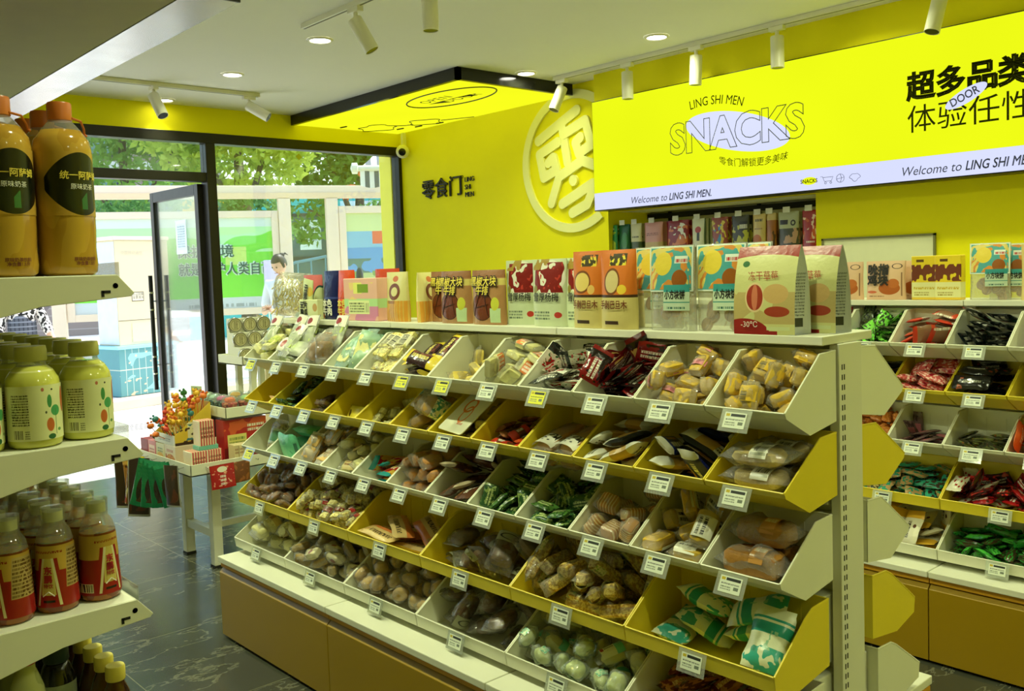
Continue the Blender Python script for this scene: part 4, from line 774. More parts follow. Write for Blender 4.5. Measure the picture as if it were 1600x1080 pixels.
POSES[1050] = [0,0,0,94,-3,147,8,-5,0,1,-1,178,22,26,-25,179,0,1,54,118,74,156,13,-91]
POSES[1051] = [0,2,-3,146,-33,-8,-179,5,1,1,-46,94,7,-2,-8,-105,2,1,-51,86,54,-139,11,108,0,2,-31,192,20,9,-29,180,1,0,31,129,13,10,-149,3,2,2,53,64,8,2,-52,-101,0,2,32,192,27,8,-27,179,1,1,32,125,56,-8,-151,9,0,2,24,193,74,14,-175,0]
POSES[1052] = [0,2,-16,126,-30,-8,-1,-44,0,1,24,191,-14,-20,-18,180,0,1,64,128,-4,166,10,-90,0,1,30,59,22,12,26,-168,0,1,-65,88,4,163,1,90,0,2,16,190,41,-14,10,180,0,2,13,98,52,-11,-12,50,0,0,-69,118,43,150,6,90,0,0,-23,190,77,1,4,180]
POSES[1054] = [0,2,-59,96,-30,-22,177,-9,0,0,-56,130,-42,2,0,-21,0,0,-57,172,-36,10,-6,164,0,2,11,170,-33,35,7,-120,0,2,81,98,-25,2,-5,90,0,2,57,140,-40,-9,-3,142,0,2,-59,137,-16,-24,9,-22,0,0,-48,166,-9,27,-16,166,0,1,-47,207,-28,17,-7,-180,0,1,76,58,-7,-4,-3,84,0,1,28,113,-32,12,-30,-26,0,2,60,215,-23,-68,1,-4,0,1,-80,94,-10,10,28,-93,0,2,-10,192,-5,29,-158,27,0,1,-60,211,2,145,-11,2,0,1,7,135,-9,-11,18,-104,0,0,89,156,-7,66,26,84,0,1,54,166,-6,-5,-174,-85,0,1,-35,65,-15,-155,11,24,0,2,-39,110,7,17,5,78,0,2,-61,179,23,0,12,178,0,0,81,188,19,39,-11,-98,0,2,18,182,19,-4,-7,177,0,1,26,216,16,78,0,-177,0,1,-6,117,16,-141,-17,85,0,2,-82,127,26,164,-13,91,0,2,-61,207,41,6,11,180,0,1,22,55,-16,149,16,41,0,0,34,106,1,4,10,-104]
POSES[1055] = [0,2,-78,124,-31,-8,3,88,0,2,48,205,16,0,8,-180,0,0,-6,126,-32,-61,-4,29,0,1,41,183,-23,155,-3,-13,0,0,26,122,18,-6,-20,-48,0,0,-59,135,11,-110,2,131,0,1,41,98,-27,-18,-17,-147,0,0,-48,186,-7,157,-29,-35,0,2,80,123,6,22,11,-89,0,0,28,205,59,1,-17,0]
POSES[1056] = [0,1,16,134,-22,-3,-3,-60,0,1,-58,120,14,-21,-15,91,0,0,-31,119,81,31,-20,113,0,0,43,185,32,-20,51,0,0,0,58,89,58,73,33,53]
POSES[1057] = [0,0,-7,111,-30,31,12,39,0,0,-71,121,-35,168,-4,82,0,0,-26,172,-34,12,10,-47,0,1,51,55,-14,23,3,178,0,2,59,117,-38,6,-177,69,0,1,54,143,-11,-26,-11,-8,0,0,-23,141,6,-37,-9,-131,0,1,-76,143,5,-4,-24,90,0,2,-53,194,-4,1,-7,14,0,1,35,100,-4,-127,-13,4,0,2,48,175,5,49,10,163,0,1,54,191,-32,-6,-2,169,0,2,-76,87,2,10,44,-93,0,2,13,205,12,28,-58,-119,0,0,-55,213,33,75,171,-1,0,0,76,205,7,7,63,91]
POSES[1058] = [0,1,-13,92,-8,65,0,0,0,2,26,126,-37,4,-1,-6,0,2,15,139,4,-37,177,0,0,1,17,193,-26,-13,4,2,0,1,-6,200,10,37,-177,-1]
POSES[1059] = [0,2,-71,94,-30,-3,21,91,0,0,-71,181,-31,1,175,90,0,0,6,75,-20,28,2,-167,0,2,6,152,-34,0,-2,-77,0,1,-15,85,12,37,7,-174,0,0,54,178,15,32,-13,56,0,1,68,107,-15,13,44,79,0,0,11,202,-10,-29,19,0,0,0,-78,132,13,-41,-20,87,0,1,-32,146,-3,-26,-7,142]
POSES[1060] = [0,1,-57,147,-41,5,10,-57,0,0,-29,107,-27,-10,5,-87,0,2,-58,212,-24,-56,180,-1,0,0,-5,161,-37,-19,-9,129,0,0,56,181,-34,24,-1,-6,0,0,58,217,-18,-93,0,-2,0,1,-78,126,-26,-22,-14,90,0,2,-54,161,8,-14,-2,135,0,1,-56,192,-9,-144,-2,3,0,2,40,112,-38,7,13,14,0,1,-6,128,-9,-17,-6,-91,0,2,27,135,-4,39,25,68,0,2,-78,119,2,-12,-36,90,0,1,-29,173,28,8,-170,-27,0,2,-59,214,59,-80,-2,-168,0,0,16,207,46,51,14,8,0,1,77,181,-7,13,-35,90,0,1,14,202,10,41,1,12,0,0,-47,61,-12,-165,4,4,0,0,-55,87,13,5,-4,6,0,2,-32,26,4,65,-178,5,0,1,59,184,28,-39,37,-131,0,2,64,159,40,1,30,-66,0,0,78,135,-6,18,-43,90,0,2,45,119,43,12,16,-39,0,1,6,141,37,26,10,29,0,0,-21,173,60,0,4,173,0,2,56,101,11,23,-13,144,0,2,52,55,-5,-171,6,-8,0,2,58,78,-23,-4,-2,-180,0,0,-77,133,38,5,13,-90,0,2,-41,204,87,-24,-175,3,0,0,-51,123,60,-165,29,-65,0,1,84,182,65,-133,-13,88]
POSES[1061] = [0,0,-48,161,-37,2,-2,96,0,2,-46,197,-6,-166,13,1,0,1,16,94,-31,-1,-21,-111,0,0,45,194,-33,-12,2,180,0,1,49,85,-11,-13,24,-6,0,2,-2,173,4,-10,30,-87,0,2,63,164,-13,-160,-19,81]
POSES[1100] = [0,1,1,167,6,-39,13,-13]
POSES[1101] = [0,1,-69,72,7,-4,-176,-90,0,2,-69,166,-22,3,-16,90,0,0,35,66,-4,1,-3,-172,0,1,15,154,-20,-30,2,125,0,2,69,86,65,-11,50,-90,0,2,-70,157,46,52,13,80,0,1,18,123,36,-59,-25,30,0,1,37,196,28,-25,-20,179,0,0,-37,170,91,-67,34,-45,0,2,38,191,95,74,16,-27]
POSES[1102] = [0,2,-52,116,-25,-26,12,-27,0,0,-55,193,-18,8,7,0,0,0,56,108,-25,-27,-11,7,0,0,51,190,-19,21,-8,3,0,1,-1,65,8,-169,-12,88,0,2,-2,150,7,-14,-19,130,0,1,66,55,24,-44,137,-34,0,2,59,193,37,1,22,0,0,2,-68,65,10,-40,-42,41,0,0,-69,179,39,-11,1,90,0,1,35,110,49,11,-8,-108,0,2,55,194,97,20,177,0,0,1,-56,112,65,34,11,14]
POSES[1103] = [0,0,-73,89,-31,4,25,90,0,2,-61,176,-37,4,-8,90,0,2,42,118,-37,8,5,98,0,1,45,198,-33,10,-2,0,0,2,-74,104,-11,15,19,90,0,0,-50,160,-12,-10,10,4,0,2,-16,113,-24,-7,-37,-149,0,2,23,178,-14,8,9,-83,0,1,24,108,-11,4,10,-85,0,0,-55,202,-8,33,-172,-1,0,1,78,121,-25,35,11,90,0,2,75,174,-5,-14,-9,-90,0,0,-53,170,18,-4,-14,128,0,2,-12,205,25,96,-5,-22,0,1,73,157,24,0,13,-90,0,0,53,215,25,83,-9,-177,0,0,-72,127,26,2,-20,87,0,2,-57,198,54,-22,9,176,0,2,41,62,4,-13,-171,-68,0,0,57,197,62,17,13,4,0,2,-26,48,0,17,12,16,0,2,-78,162,70,149,23,-89,0,0,32,47,23,-170,-16,-2,0,0,5,194,86,-15,16,173,0,2,-33,130,37,35,-51,114,0,2,64,109,53,74,10,-143,0,1,74,179,79,11,-23,90,0,0,-49,68,30,4,5,-6,0,2,-20,138,65,5,51,-17,0,0,23,133,24,40,10,-113]
POSES[1104] = [0,1,-2,110,-39,-9,-7,-4,1,0,-56,196,-35,-6,-3,176,0,1,73,134,-41,-5,0,90,1,2,47,199,-34,-4,4,-179,0,0,-51,116,-29,-147,-5,-107,1,2,-58,202,-11,10,2,0,0,1,58,131,-19,-171,-8,-59,1,1,7,175,-12,-14,-2,-96,0,1,-80,125,-22,-40,12,90,1,1,-57,205,14,-28,2,179,0,2,28,78,-12,-1,1,118,1,0,29,201,2,-1,-27,-180,0,0,-56,116,13,-5,29,4,1,0,-77,173,23,11,-30,90,0,2,20,123,6,6,-6,-172,1,2,81,181,-8,-32,-3,-90,0,1,-29,142,26,20,-32,-122,1,0,-39,171,39,3,-15,-153,0,0,57,137,23,-8,11,-1,1,2,58,191,20,7,-7,179,0,0,-25,151,60,-12,-10,-176,1,0,-57,202,57,-16,9,0,0,2,56,172,43,4,6,1,1,0,56,216,47,91,6,-2,0,0,-26,60,12,-22,-32,73,1,2,-37,202,77,-13,20,0,0,2,14,62,12,17,35,-128,1,0,58,200,74,42,2,2,0,2,-77,65,17,-33,114,87,1,2,-29,203,98,159,22,0,0,0,55,128,52,27,9,10,1,1,57,172,76,-52,-177,9,0,2,82,77,18,-7,77,-32]
POSES[1105] = [0,1,50,145,-33,-6,0,86,0,1,5,178,0,-15,14,-178,0,1,54,87,16,12,9,-89,0,0,-26,69,14,-6,24,171,0,1,-27,178,32,-178,-14,-1,0,2,-54,115,76,-6,20,91,0,1,16,159,92,31,-8,-168,0,0,-21,208,98,81,4,-180]
POSES[1106] = [0,0,-70,128,-22,7,5,91,0,1,-4,129,-18,-5,8,90,0,2,61,128,-18,7,6,91,0,1,-46,128,23,21,5,94,0,2,15,127,36,-45,1,91,0,0,73,128,39,-26,-1,91,0,2,-73,127,73,-23,-4,90,0,1,-15,128,86,41,0,90,0,0,52,130,91,38,-10,77]
POSES[1107] = [0,0,-42,140,-31,-2,2,100,0,0,47,145,-32,0,0,91,0,2,-21,139,5,-12,-9,54,0,2,62,146,-1,-4,-3,90,0,1,-13,144,37,165,1,87,0,2,55,100,26,-2,-170,-96,0,0,-76,141,22,-57,12,89]
POSES[1108] = [0,0,-66,136,-26,5,-4,90,0,1,39,179,-19,5,11,-179,0,1,-1,81,-7,14,8,40,0,2,-36,191,19,13,-1,179,0,2,68,90,18,-19,3,-89,0,2,-21,125,43,19,26,-149,0,0,-69,127,73,-156,-14,-91,0,0,2,192,92,-25,1,-1,0,0,56,170,50,-129,23,114]
POSES[1109] = [0,2,-42,114,-26,180,13,69,0,1,-18,192,-6,-29,14,-1,0,2,31,189,38,17,11,0,0,0,33,119,-5,-25,-24,-177,0,1,33,187,95,-17,10,178,0,2,-37,57,47,-11,124,94,0,1,-68,130,52,64,39,-111,0,0,63,76,22,4,-24,90,0,2,34,111,87,-49,11,167]
POSES[1110] = [0,2,-14,153,-26,-176,-4,-1,0,0,11,154,28,-2,9,4,0,2,14,161,79,-4,3,0,0,1,-9,61,24,105,-2,-1]
POSES[1111] = [0,0,-13,156,-19,-1,1,-8,0,1,-6,175,41,9,-2,1,0,0,51,95,43,-11,69,-92]
POSES[1150] = [0,2,-148,136,-24,10,179,-79,0,2,121,135,-22,3,-7,-51,0,2,-76,160,-2,1,25,18,0,1,67,181,13,10,15,180,0,0,-85,181,57,11,-16,-180,0,2,77,166,76,-16,161,18,0,1,158,85,48,13,-131,-84]
POSES[1151] = [0,1,-116,169,-24,29,6,-35,0,0,-8,105,-26,5,-10,-165,0,0,127,158,-25,-6,-2,-7,0,2,-190,169,3,-9,139,90,0,2,-40,146,14,62,-19,-75,0,0,36,208,-11,-12,11,-180,0,0,-119,145,23,13,11,-104,0,1,50,104,20,-144,-13,-70,0,0,129,93,-9,156,-10,17,0,2,14,103,60,-177,-6,-78,0,0,58,123,77,19,-140,76,0,2,113,92,42,10,-26,-66,0,0,-189,125,33,-103,37,-87,0,0,33,210,42,17,11,-180,0,0,-85,93,36,61,-16,78,0,1,-186,89,72,-49,-36,95,0,2,-139,120,67,-142,-4,98,0,0,-38,100,77,92,2,-90,0,1,137,180,29,-23,47,56,0,1,102,207,100,21,-141,4,0,2,190,179,79,26,60,-90,0,1,-124,204,99,-95,28,-13,0,0,4,196,86,-96,-11,-23]
POSES[1152] = [0,2,-144,145,-20,5,1,-108,0,0,-59,102,-8,-12,-161,63,0,0,59,171,-14,-5,-13,172,0,2,-164,153,46,-3,-11,90,0,1,-8,161,52,1,1,-19,0,2,169,153,-2,-24,20,-90,0,2,101,94,55,24,-37,108,0,1,171,156,83,34,2,92,0,2,27,72,15,19,-131,44]
POSES[1153] = [0,0,-101,192,-29,-12,-180,0,0,1,57,110,-32,-11,1,11,0,1,-93,62,1,5,2,-1,0,0,-71,145,-7,-155,-4,27,0,2,104,187,-1,17,13,3,0,2,-39,112,29,-5,7,-28,0,2,95,146,23,-20,-16,161]
POSES[1154] = [0,2,-160,112,-33,-6,10,1,0,0,-112,210,-22,29,-2,0,0,0,-59,112,-30,131,0,-14,0,1,-30,183,-24,26,-16,53,0,1,59,96,-25,7,-23,-83,0,2,25,170,-27,12,-2,52,0,2,173,143,-29,20,15,-112,0,2,112,208,-17,-12,-14,180,0,0,-158,63,-11,24,-4,-176,0,1,-187,196,-8,0,48,-92,0,0,-104,159,-9,41,-28,-5,0,2,-67,208,19,-6,0,-180,0,2,2,117,2,-15,0,133,0,1,76,163,12,-166,-3,7,0,1,108,134,-30,-20,-2,-82,0,2,161,177,9,30,1,-96,0,1,-103,82,19,11,-19,-97,0,1,-157,138,11,17,-4,96,0,2,-44,61,-9,-19,2,-12,0,0,-62,207,68,-105,-9,23,0,1,32,142,47,-173,-8,69,0,1,46,209,24,141,-15,-3,0,0,146,69,-10,-14,-8,-171,0,2,133,179,49,-15,-11,97,0,1,-160,99,53,-21,177,-1,0,0,-138,180,50,18,-5,-91,0,1,-38,67,38,-9,17,55,0,1,-74,154,60,-84,39,-141,0,2,79,62,35,-11,-28,113,0,2,34,210,80,29,11,1,0,1,89,143,54,6,37,-96,0,0,106,207,104,-9,-18,-180,0,1,-22,165,43,156,-9,60,0,0,22,50,33,-4,-43,96,0,0,54,133,89,15,-167,-65,0,1,190,69,26,-31,-16,92,0,2,186,177,59,-54,43,-74,0,0,-189,179,49,-18,-9,90,0,0,-187,172,99,112,5,-70,0,0,-52,96,70,25,17,-179,0,2,-110,159,102,-13,27,-172,0,1,141,70,38,7,8,-91,0,2,-159,46,45,-36,140,27,0,2,131,116,81,-157,6,55]
POSES[1155] = [0,2,-123,40,-1,-35,7,-3,0,2,-193,63,3,-87,-32,-76,0,1,-186,140,-35,-12,6,-90,0,1,-91,116,-35,6,5,147,0,2,-93,172,-21,-25,-12,-12,0,1,-83,217,-13,78,5,-1,0,1,1,93,-24,-11,-4,-171,0,1,-7,144,-33,-26,3,-166,0,1,14,205,-27,4,-1,0,0,0,121,37,1,-34,-10,-3,0,1,106,89,-26,-40,-3,-6,0,0,104,164,-28,27,3,-56,0,1,173,121,-31,-4,-9,-69,0,0,149,129,4,-2,2,-149,0,1,133,207,1,20,-71,23,0,1,-150,94,-4,-66,26,-17,0,1,-159,155,2,26,17,-36,0,2,-178,210,-2,-1,-70,94,0,0,-54,61,-3,11,7,135,0,0,-103,183,20,127,-6,-9,0,2,-57,215,37,-80,-172,1,0,2,40,37,19,-156,-20,-1,0,1,27,89,9,-8,16,-14,0,0,-2,181,5,-24,5,-165,0,2,47,139,-7,41,-38,-173,0,0,44,179,42,-2,-4,29,0,1,82,178,8,-30,2,133,0,1,87,90,19,23,-1,121,0,1,172,146,44,180,-22,-65,0,0,183,191,-18,-84,5,-55,0,1,-190,185,78,-28,-23,89,0,2,-170,134,35,-42,161,-16,0,0,-150,207,52,21,-2,4,0,1,-91,63,30,11,15,156,0,0,-83,123,13,-25,2,-33,0,2,-85,149,58,35,-8,7,0,1,-3,53,44,-29,-16,20,0,2,-12,108,45,-5,16,-166,0,1,-31,167,45,21,138,90,0,0,76,111,58,3,-19,-63,0,0,43,206,78,-7,2,-180,0,2,116,125,43,62,0,-54,0,1,130,204,60,-144,-20,-11,0,2,190,210,44,-34,78,-3,0,0,-185,105,64,-84,9,-50,0,1,-141,152,92,-138,-12,35,0,2,-105,105,61,-65,177,14,0,1,-116,206,89,-23,-7,-179,0,1,-20,148,83,39,3,29,0,2,-23,207,99,22,162,-1,0,0,43,165,99,113,-132,-13,0,1,141,142,82,-77,-17,-64,0,0,178,163,88,-43,34,-27,0,1,46,116,90,-169,-27,17]
POSES[1200] = [0,1,-126,128,-20,35,6,55,0,0,-173,151,-28,-2,4,-104,0,0,-68,118,-22,23,8,42,0,2,-50,205,-21,-13,1,180,0,2,0,103,-14,-18,4,-62,0,2,42,172,-25,2,-7,95,0,2,97,126,-17,-19,17,-55,0,2,134,175,-18,19,15,-53,0,2,-169,171,7,6,-4,-109,0,0,-97,218,53,-91,164,-7,0,0,-60,116,17,11,0,-48,0,0,-60,198,10,-12,6,-173,0,2,53,89,2,7,-16,124,0,1,59,203,9,9,1,0,0,0,173,161,9,25,-39,163,0,2,155,115,-8,-3,22,-25,0,1,-134,147,31,-15,179,72,0,0,-168,195,54,-158,-35,-14,0,2,-65,47,-4,29,-7,-169,0,2,-81,138,51,163,-4,71,0,1,107,128,33,6,-14,-67,0,1,66,203,43,-171,-4,0,0,1,154,203,69,-65,-23,154,0,2,184,211,18,0,75,-95,0,2,14,134,38,-3,5,14,0,1,-16,192,52,-29,38,-133]
POSES[1201] = [0,0,-185,60,43,-42,-33,79,1,2,-183,124,14,0,29,-90,2,1,-183,207,2,4,105,87,0,1,-119,53,7,-39,27,11,1,0,-110,124,9,7,40,40,2,2,-117,200,0,5,67,-66,0,2,-43,62,7,-101,-16,-42,1,2,-36,140,12,-24,40,-58,2,0,-45,205,-8,24,16,0,0,2,27,43,14,-20,-168,0,1,2,26,138,24,-135,29,-71,2,1,31,206,-7,72,-3,20,0,1,109,61,3,-32,13,-21,1,0,124,124,-4,34,-18,147,2,0,89,203,40,3,-1,0,0,2,175,48,19,5,-141,-80,1,1,185,141,34,-25,59,91,2,0,133,202,-7,18,20,-176,1,1,-134,155,79,10,24,60,2,0,-178,205,87,-12,109,-119,2,1,-9,195,95,31,16,-82,0,1,33,76,66,37,-19,-76,1,2,116,127,63,6,17,-119,2,0,174,204,51,34,6,5]
POSES[1202] = [0,1,-137,143,-10,-12,-5,64,0,2,11,126,-9,-9,-8,41,0,0,149,152,-12,-177,7,-84,0,0,-61,92,43,46,125,59,0,2,11,150,67,116,7,95,0,0,109,95,44,-17,-6,103,0,2,-166,156,52,13,-4,-90,0,1,172,159,88,43,59,72]
POSES[1203] = [0,1,-183,184,-11,-64,-6,115,0,2,-84,147,21,136,20,-19,0,1,-129,203,35,-29,-28,6,0,0,-132,53,14,3,15,-90,0,1,-124,123,-16,-165,-20,-79,0,2,-92,203,-8,9,-34,1,0,1,-46,104,-18,-8,17,112,0,0,10,124,1,-49,-55,134,0,0,-20,188,-10,43,-3,-41,0,0,45,67,9,41,41,-172,0,2,61,145,16,-99,-35,134,0,0,54,204,-8,12,-20,0,0,1,107,88,-7,24,147,-34,0,1,125,136,25,-110,30,111,0,0,123,203,-1,-168,-60,-1,0,1,184,73,-3,14,-28,-90,0,2,172,141,-10,16,33,114,0,1,184,197,5,-22,-47,-91,0,2,-183,107,-14,-10,-13,90,0,1,-184,201,71,-34,54,81,0,2,-118,99,60,169,0,-26,0,2,-84,150,82,63,6,-9,0,1,-56,202,64,-10,-48,-6,0,1,-70,53,25,-37,-62,51,0,2,-20,93,40,-149,33,-50,0,1,5,202,41,-24,7,6,0,2,67,96,61,10,-17,-157,0,0,26,143,88,21,31,-164,0,2,74,204,57,-27,-132,0,0,1,123,147,83,9,4,177,0,1,186,132,54,29,12,-90,0,2,186,206,77,31,83,91,0,0,-189,61,30,-78,-33,95,0,0,-179,134,52,-9,-61,-173]
POSES[1204] = [0,1,-151,109,-24,-61,-1,-2,1,0,-69,209,-7,21,17,-180,2,0,-36,102,-20,-46,-3,20,0,1,8,171,-17,14,168,-44,1,1,71,112,-24,18,-2,177,2,0,62,184,-15,-17,10,-37,0,0,177,115,-23,-15,-9,-108,1,0,136,205,-8,9,17,6,2,1,-159,150,1,58,-163,30,0,1,-187,193,1,-14,46,-100,1,1,-41,149,-1,-10,-31,-21,2,1,-84,212,37,39,-18,-2,0,1,48,59,-3,-83,-11,-27,1,1,60,151,26,7,5,-109,2,1,192,76,14,-17,-20,90,0,1,193,179,15,-21,3,-91,1,0,-157,167,51,47,-15,-13,2,1,-161,211,70,-1,13,0,0,0,-88,117,9,66,-39,-58,1,1,-70,152,42,57,154,-31,2,2,-37,64,12,0,-20,48,0,1,24,184,39,36,-18,-105,1,1,135,115,4,-65,-20,-97,2,0,153,213,47,-26,-19,1,0,1,-129,37,7,-89,-12,-155,1,0,-140,91,24,-39,146,49,2,2,-92,121,79,-1,-156,-93,0,2,-74,186,77,-40,10,-21,1,0,60,69,46,55,-2,-162,2,1,14,210,81,104,145,10,0,1,130,152,48,-17,11,-34,1,1,102,208,79,-19,18,-179,2,2,-193,65,40,-24,0,90,1,1,-52,37,47,35,-21,8,0,1,80,123,65,-86,35,-3,1,1,43,167,93,-57,3,-174,2,1,169,153,79,155,34,-14,1,0,-183,133,84,-15,-6,98,1,0,-5,101,61,169,9,16]
POSES[1205] = [0,0,-164,155,-5,5,-2,-90,0,2,-54,146,-1,-2,21,-60,0,0,71,150,-6,176,1,-92,0,1,-81,84,52,-12,19,-96,0,0,17,156,54,148,0,90,0,1,167,146,-4,-25,3,-90,0,0,-170,156,75,38,-10,-95,0,1,106,156,65,28,2,91]
POSES[77] = [0,2,-107,125,-23,-6,5,62,0,0,-159,175,-15,-37,179,38,0,2,-36,120,-23,7,-2,-111,0,0,-50,207,-16,5,-2,0,0,1,49,111,-25,15,175,14,0,1,33,180,-13,170,10,90,0,0,157,164,-16,-44,-180,16,0,0,116,209,-11,147,-3,1,0,0,-168,92,-1,26,3,-61,0,2,-160,208,25,-10,-6,0,0,2,-66,163,9,171,2,-6,0,2,-8,194,32,76,5,133]
POSES[3006] = [0,1,57,93,-32,-2,17,100,0,0,-56,70,-26,-3,27,77,0,1,-35,169,-27,-42,1,-174,0,0,-42,206,-10,-73,1,-178,0,2,-31,192,17,-135,0,0,0,1,65,132,-21,10,-12,-88,0,1,33,142,0,-12,13,-154,0,1,-40,129,-20,-8,-5,-178,0,2,-93,128,29,90,-8,92,0,1,-35,137,31,-12,8,-107,0,2,-46,131,7,-5,22,-92,0,2,-24,65,3,-178,14,-4,0,0,41,152,25,7,12,-124,0,0,-58,118,59,14,-26,104,0,2,64,70,3,4,173,91,0,2,-25,185,57,-13,-8,180,0,1,-38,64,48,50,4,34,0,1,-25,141,75,-14,-32,174,0,1,65,165,56,5,-22,90,0,2,-27,201,110,-87,8,19,0,2,24,132,76,4,20,-18,0,0,93,136,89,87,-23,91,0,0,-12,130,106,3,-6,105,0,1,49,149,107,-25,-7,96]
POSES[3005] = [0,0,-58,101,-39,-20,7,-3,0,1,-40,175,-38,1,6,-87,0,1,42,118,-42,1,-7,-10,0,2,71,181,-28,-4,-152,-88,0,2,-30,104,-23,-14,11,18,0,0,-71,170,-19,1,-3,90,0,0,58,79,-22,-4,-11,0,0,2,11,169,-25,2,6,-52,0,1,-72,115,1,13,4,90,0,1,-58,191,3,-16,-12,-180,0,1,6,110,-10,13,-174,-11,0,2,69,168,-7,-8,13,-96,0,0,-78,143,28,-38,3,-87,0,1,-56,169,34,10,-39,170,0,2,40,93,5,-22,3,-61,0,0,9,172,-3,-8,-3,-103,0,2,57,129,30,-12,3,1,0,0,50,191,22,-2,-14,180,0,1,72,103,11,-163,13,90,0,0,1,169,19,13,0,95,0,2,-43,176,49,-35,-2,-85,0,1,-22,212,78,89,37,1,0,1,50,118,52,3,-7,-151,0,2,58,191,41,-1,-9,-180,0,0,13,65,23,-107,49,-70,0,1,-71,195,107,-3,-55,90,0,1,71,177,63,-7,3,90,0,0,-2,187,78,-62,35,-137,0,0,-32,62,4,6,-160,-80,0,2,-19,135,58,130,25,-113,0,2,68,189,93,-7,-40,4,0,2,11,162,84,56,-47,80,0,0,-66,56,20,16,141,71]
POSES[3004] = [0,0,-56,85,-32,2,-24,-95,0,1,23,119,-29,-27,-1,10,0,1,44,67,-22,159,23,59,0,2,88,156,-3,101,-14,82,0,2,-60,171,-29,19,3,-90,0,0,48,158,0,-146,-32,-68,0,0,2,176,-13,-4,141,-4,0,2,-38,134,-5,8,5,-74,0,1,-63,83,10,-27,-1,91,0,2,-56,177,22,-4,25,-180,0,0,19,145,52,-9,-3,-100,0,1,11,177,25,-2,10,-178,0,1,6,54,33,99,-4,50,0,1,-61,131,38,19,7,-90,0,0,48,177,65,2,-12,180,0,1,-53,178,61,11,14,-178,0,1,-60,152,86,-13,0,90,0,0,59,148,83,15,-4,90,0,2,54,154,109,8,13,2,0,0,57,76,30,-56,0,58]
POSES[3003] = [0,2,-71,141,2,-55,-4,-90,0,2,19,133,-30,19,5,-131,0,1,-41,141,12,-45,-7,-89,0,0,43,144,3,8,-6,-91,0,1,-33,144,41,-39,-4,-87,0,0,53,144,32,9,-8,-90,0,2,-12,135,66,-22,-8,-91,0,1,53,143,67,-15,-11,-89,0,2,-45,145,110,-20,-20,-88,0,1,52,146,99,-3,-16,-90]
POSES[3002] = [0,0,1,109,-45,12,-1,-175,0,1,-38,108,-26,-4,17,68,0,0,32,175,-34,23,-1,-171,0,2,32,130,-30,175,14,22,0,1,2,194,-28,143,-1,8,0,2,24,152,-11,-14,1,11,0,0,-85,139,-22,143,6,89,0,0,-4,163,2,35,-1,-168,0,0,3,117,2,-155,5,9,0,2,34,83,-24,-18,-10,-157,0,0,81,122,-1,-28,21,-90,0,1,35,193,11,-66,29,23,0,1,-39,178,9,-41,31,34,0,1,-37,208,29,82,-141,12,0,2,43,207,51,104,-49,7]
POSES[3055] = [0,2,-27,122,-32,20,-1,138,0,2,65,112,-29,2,11,90,0,2,4,193,-25,163,0,0,0,1,10,192,7,6,-3,-180,0,1,29,192,38,3,0,0,0,0,61,83,8,3,-3,90,0,2,66,94,43,11,10,-90,0,2,30,191,72,-168,-7,-1,0,2,-31,46,20,-10,161,0,0,2,-32,112,17,-8,30,-167,0,1,-74,154,27,41,-8,-91,0,1,14,93,67,9,2,-44,0,1,-45,192,83,-1,140,0]
POSES[3054] = [0,2,-29,116,-35,-7,4,1,0,0,-35,188,-25,7,-4,-180,0,1,-41,144,6,-18,-12,-175,0,2,-36,206,33,-80,-8,-174,0,0,38,183,35,34,50,-34,0,2,-40,53,-1,12,-8,177,0,1,42,121,5,-56,-29,-163,0,2,40,169,82,-133,-2,-3,0,2,-41,150,73,-48,167,-26,0,2,42,65,12,21,23,19,0,2,-56,73,35,-169,7,92,0,1,43,52,49,-6,-20,-177]
POSES[3053] = [0,0,57,138,-32,7,-1,-100,0,2,-9,191,-24,-2,168,0,0,2,-66,121,-17,-3,-7,90,0,1,29,50,-7,168,3,0,0,2,-24,182,13,9,4,169,0,2,-30,73,32,-35,5,177,0,1,29,192,44,-180,-4,0,0,0,2,166,70,-16,177,3,0,2,6,112,7,173,4,-6,0,0,-30,109,76,-16,-177,1,0,1,-27,213,87,102,-6,-2,0,2,-28,35,39,51,-1,2]
POSES[3052] = [0,1,47,145,-29,5,0,-90,0,1,-47,145,-15,-7,-3,91,0,2,7,190,47,-49,-10,-180,0,2,18,141,47,-53,-4,-177,0,0,10,77,45,-1,39,-89]
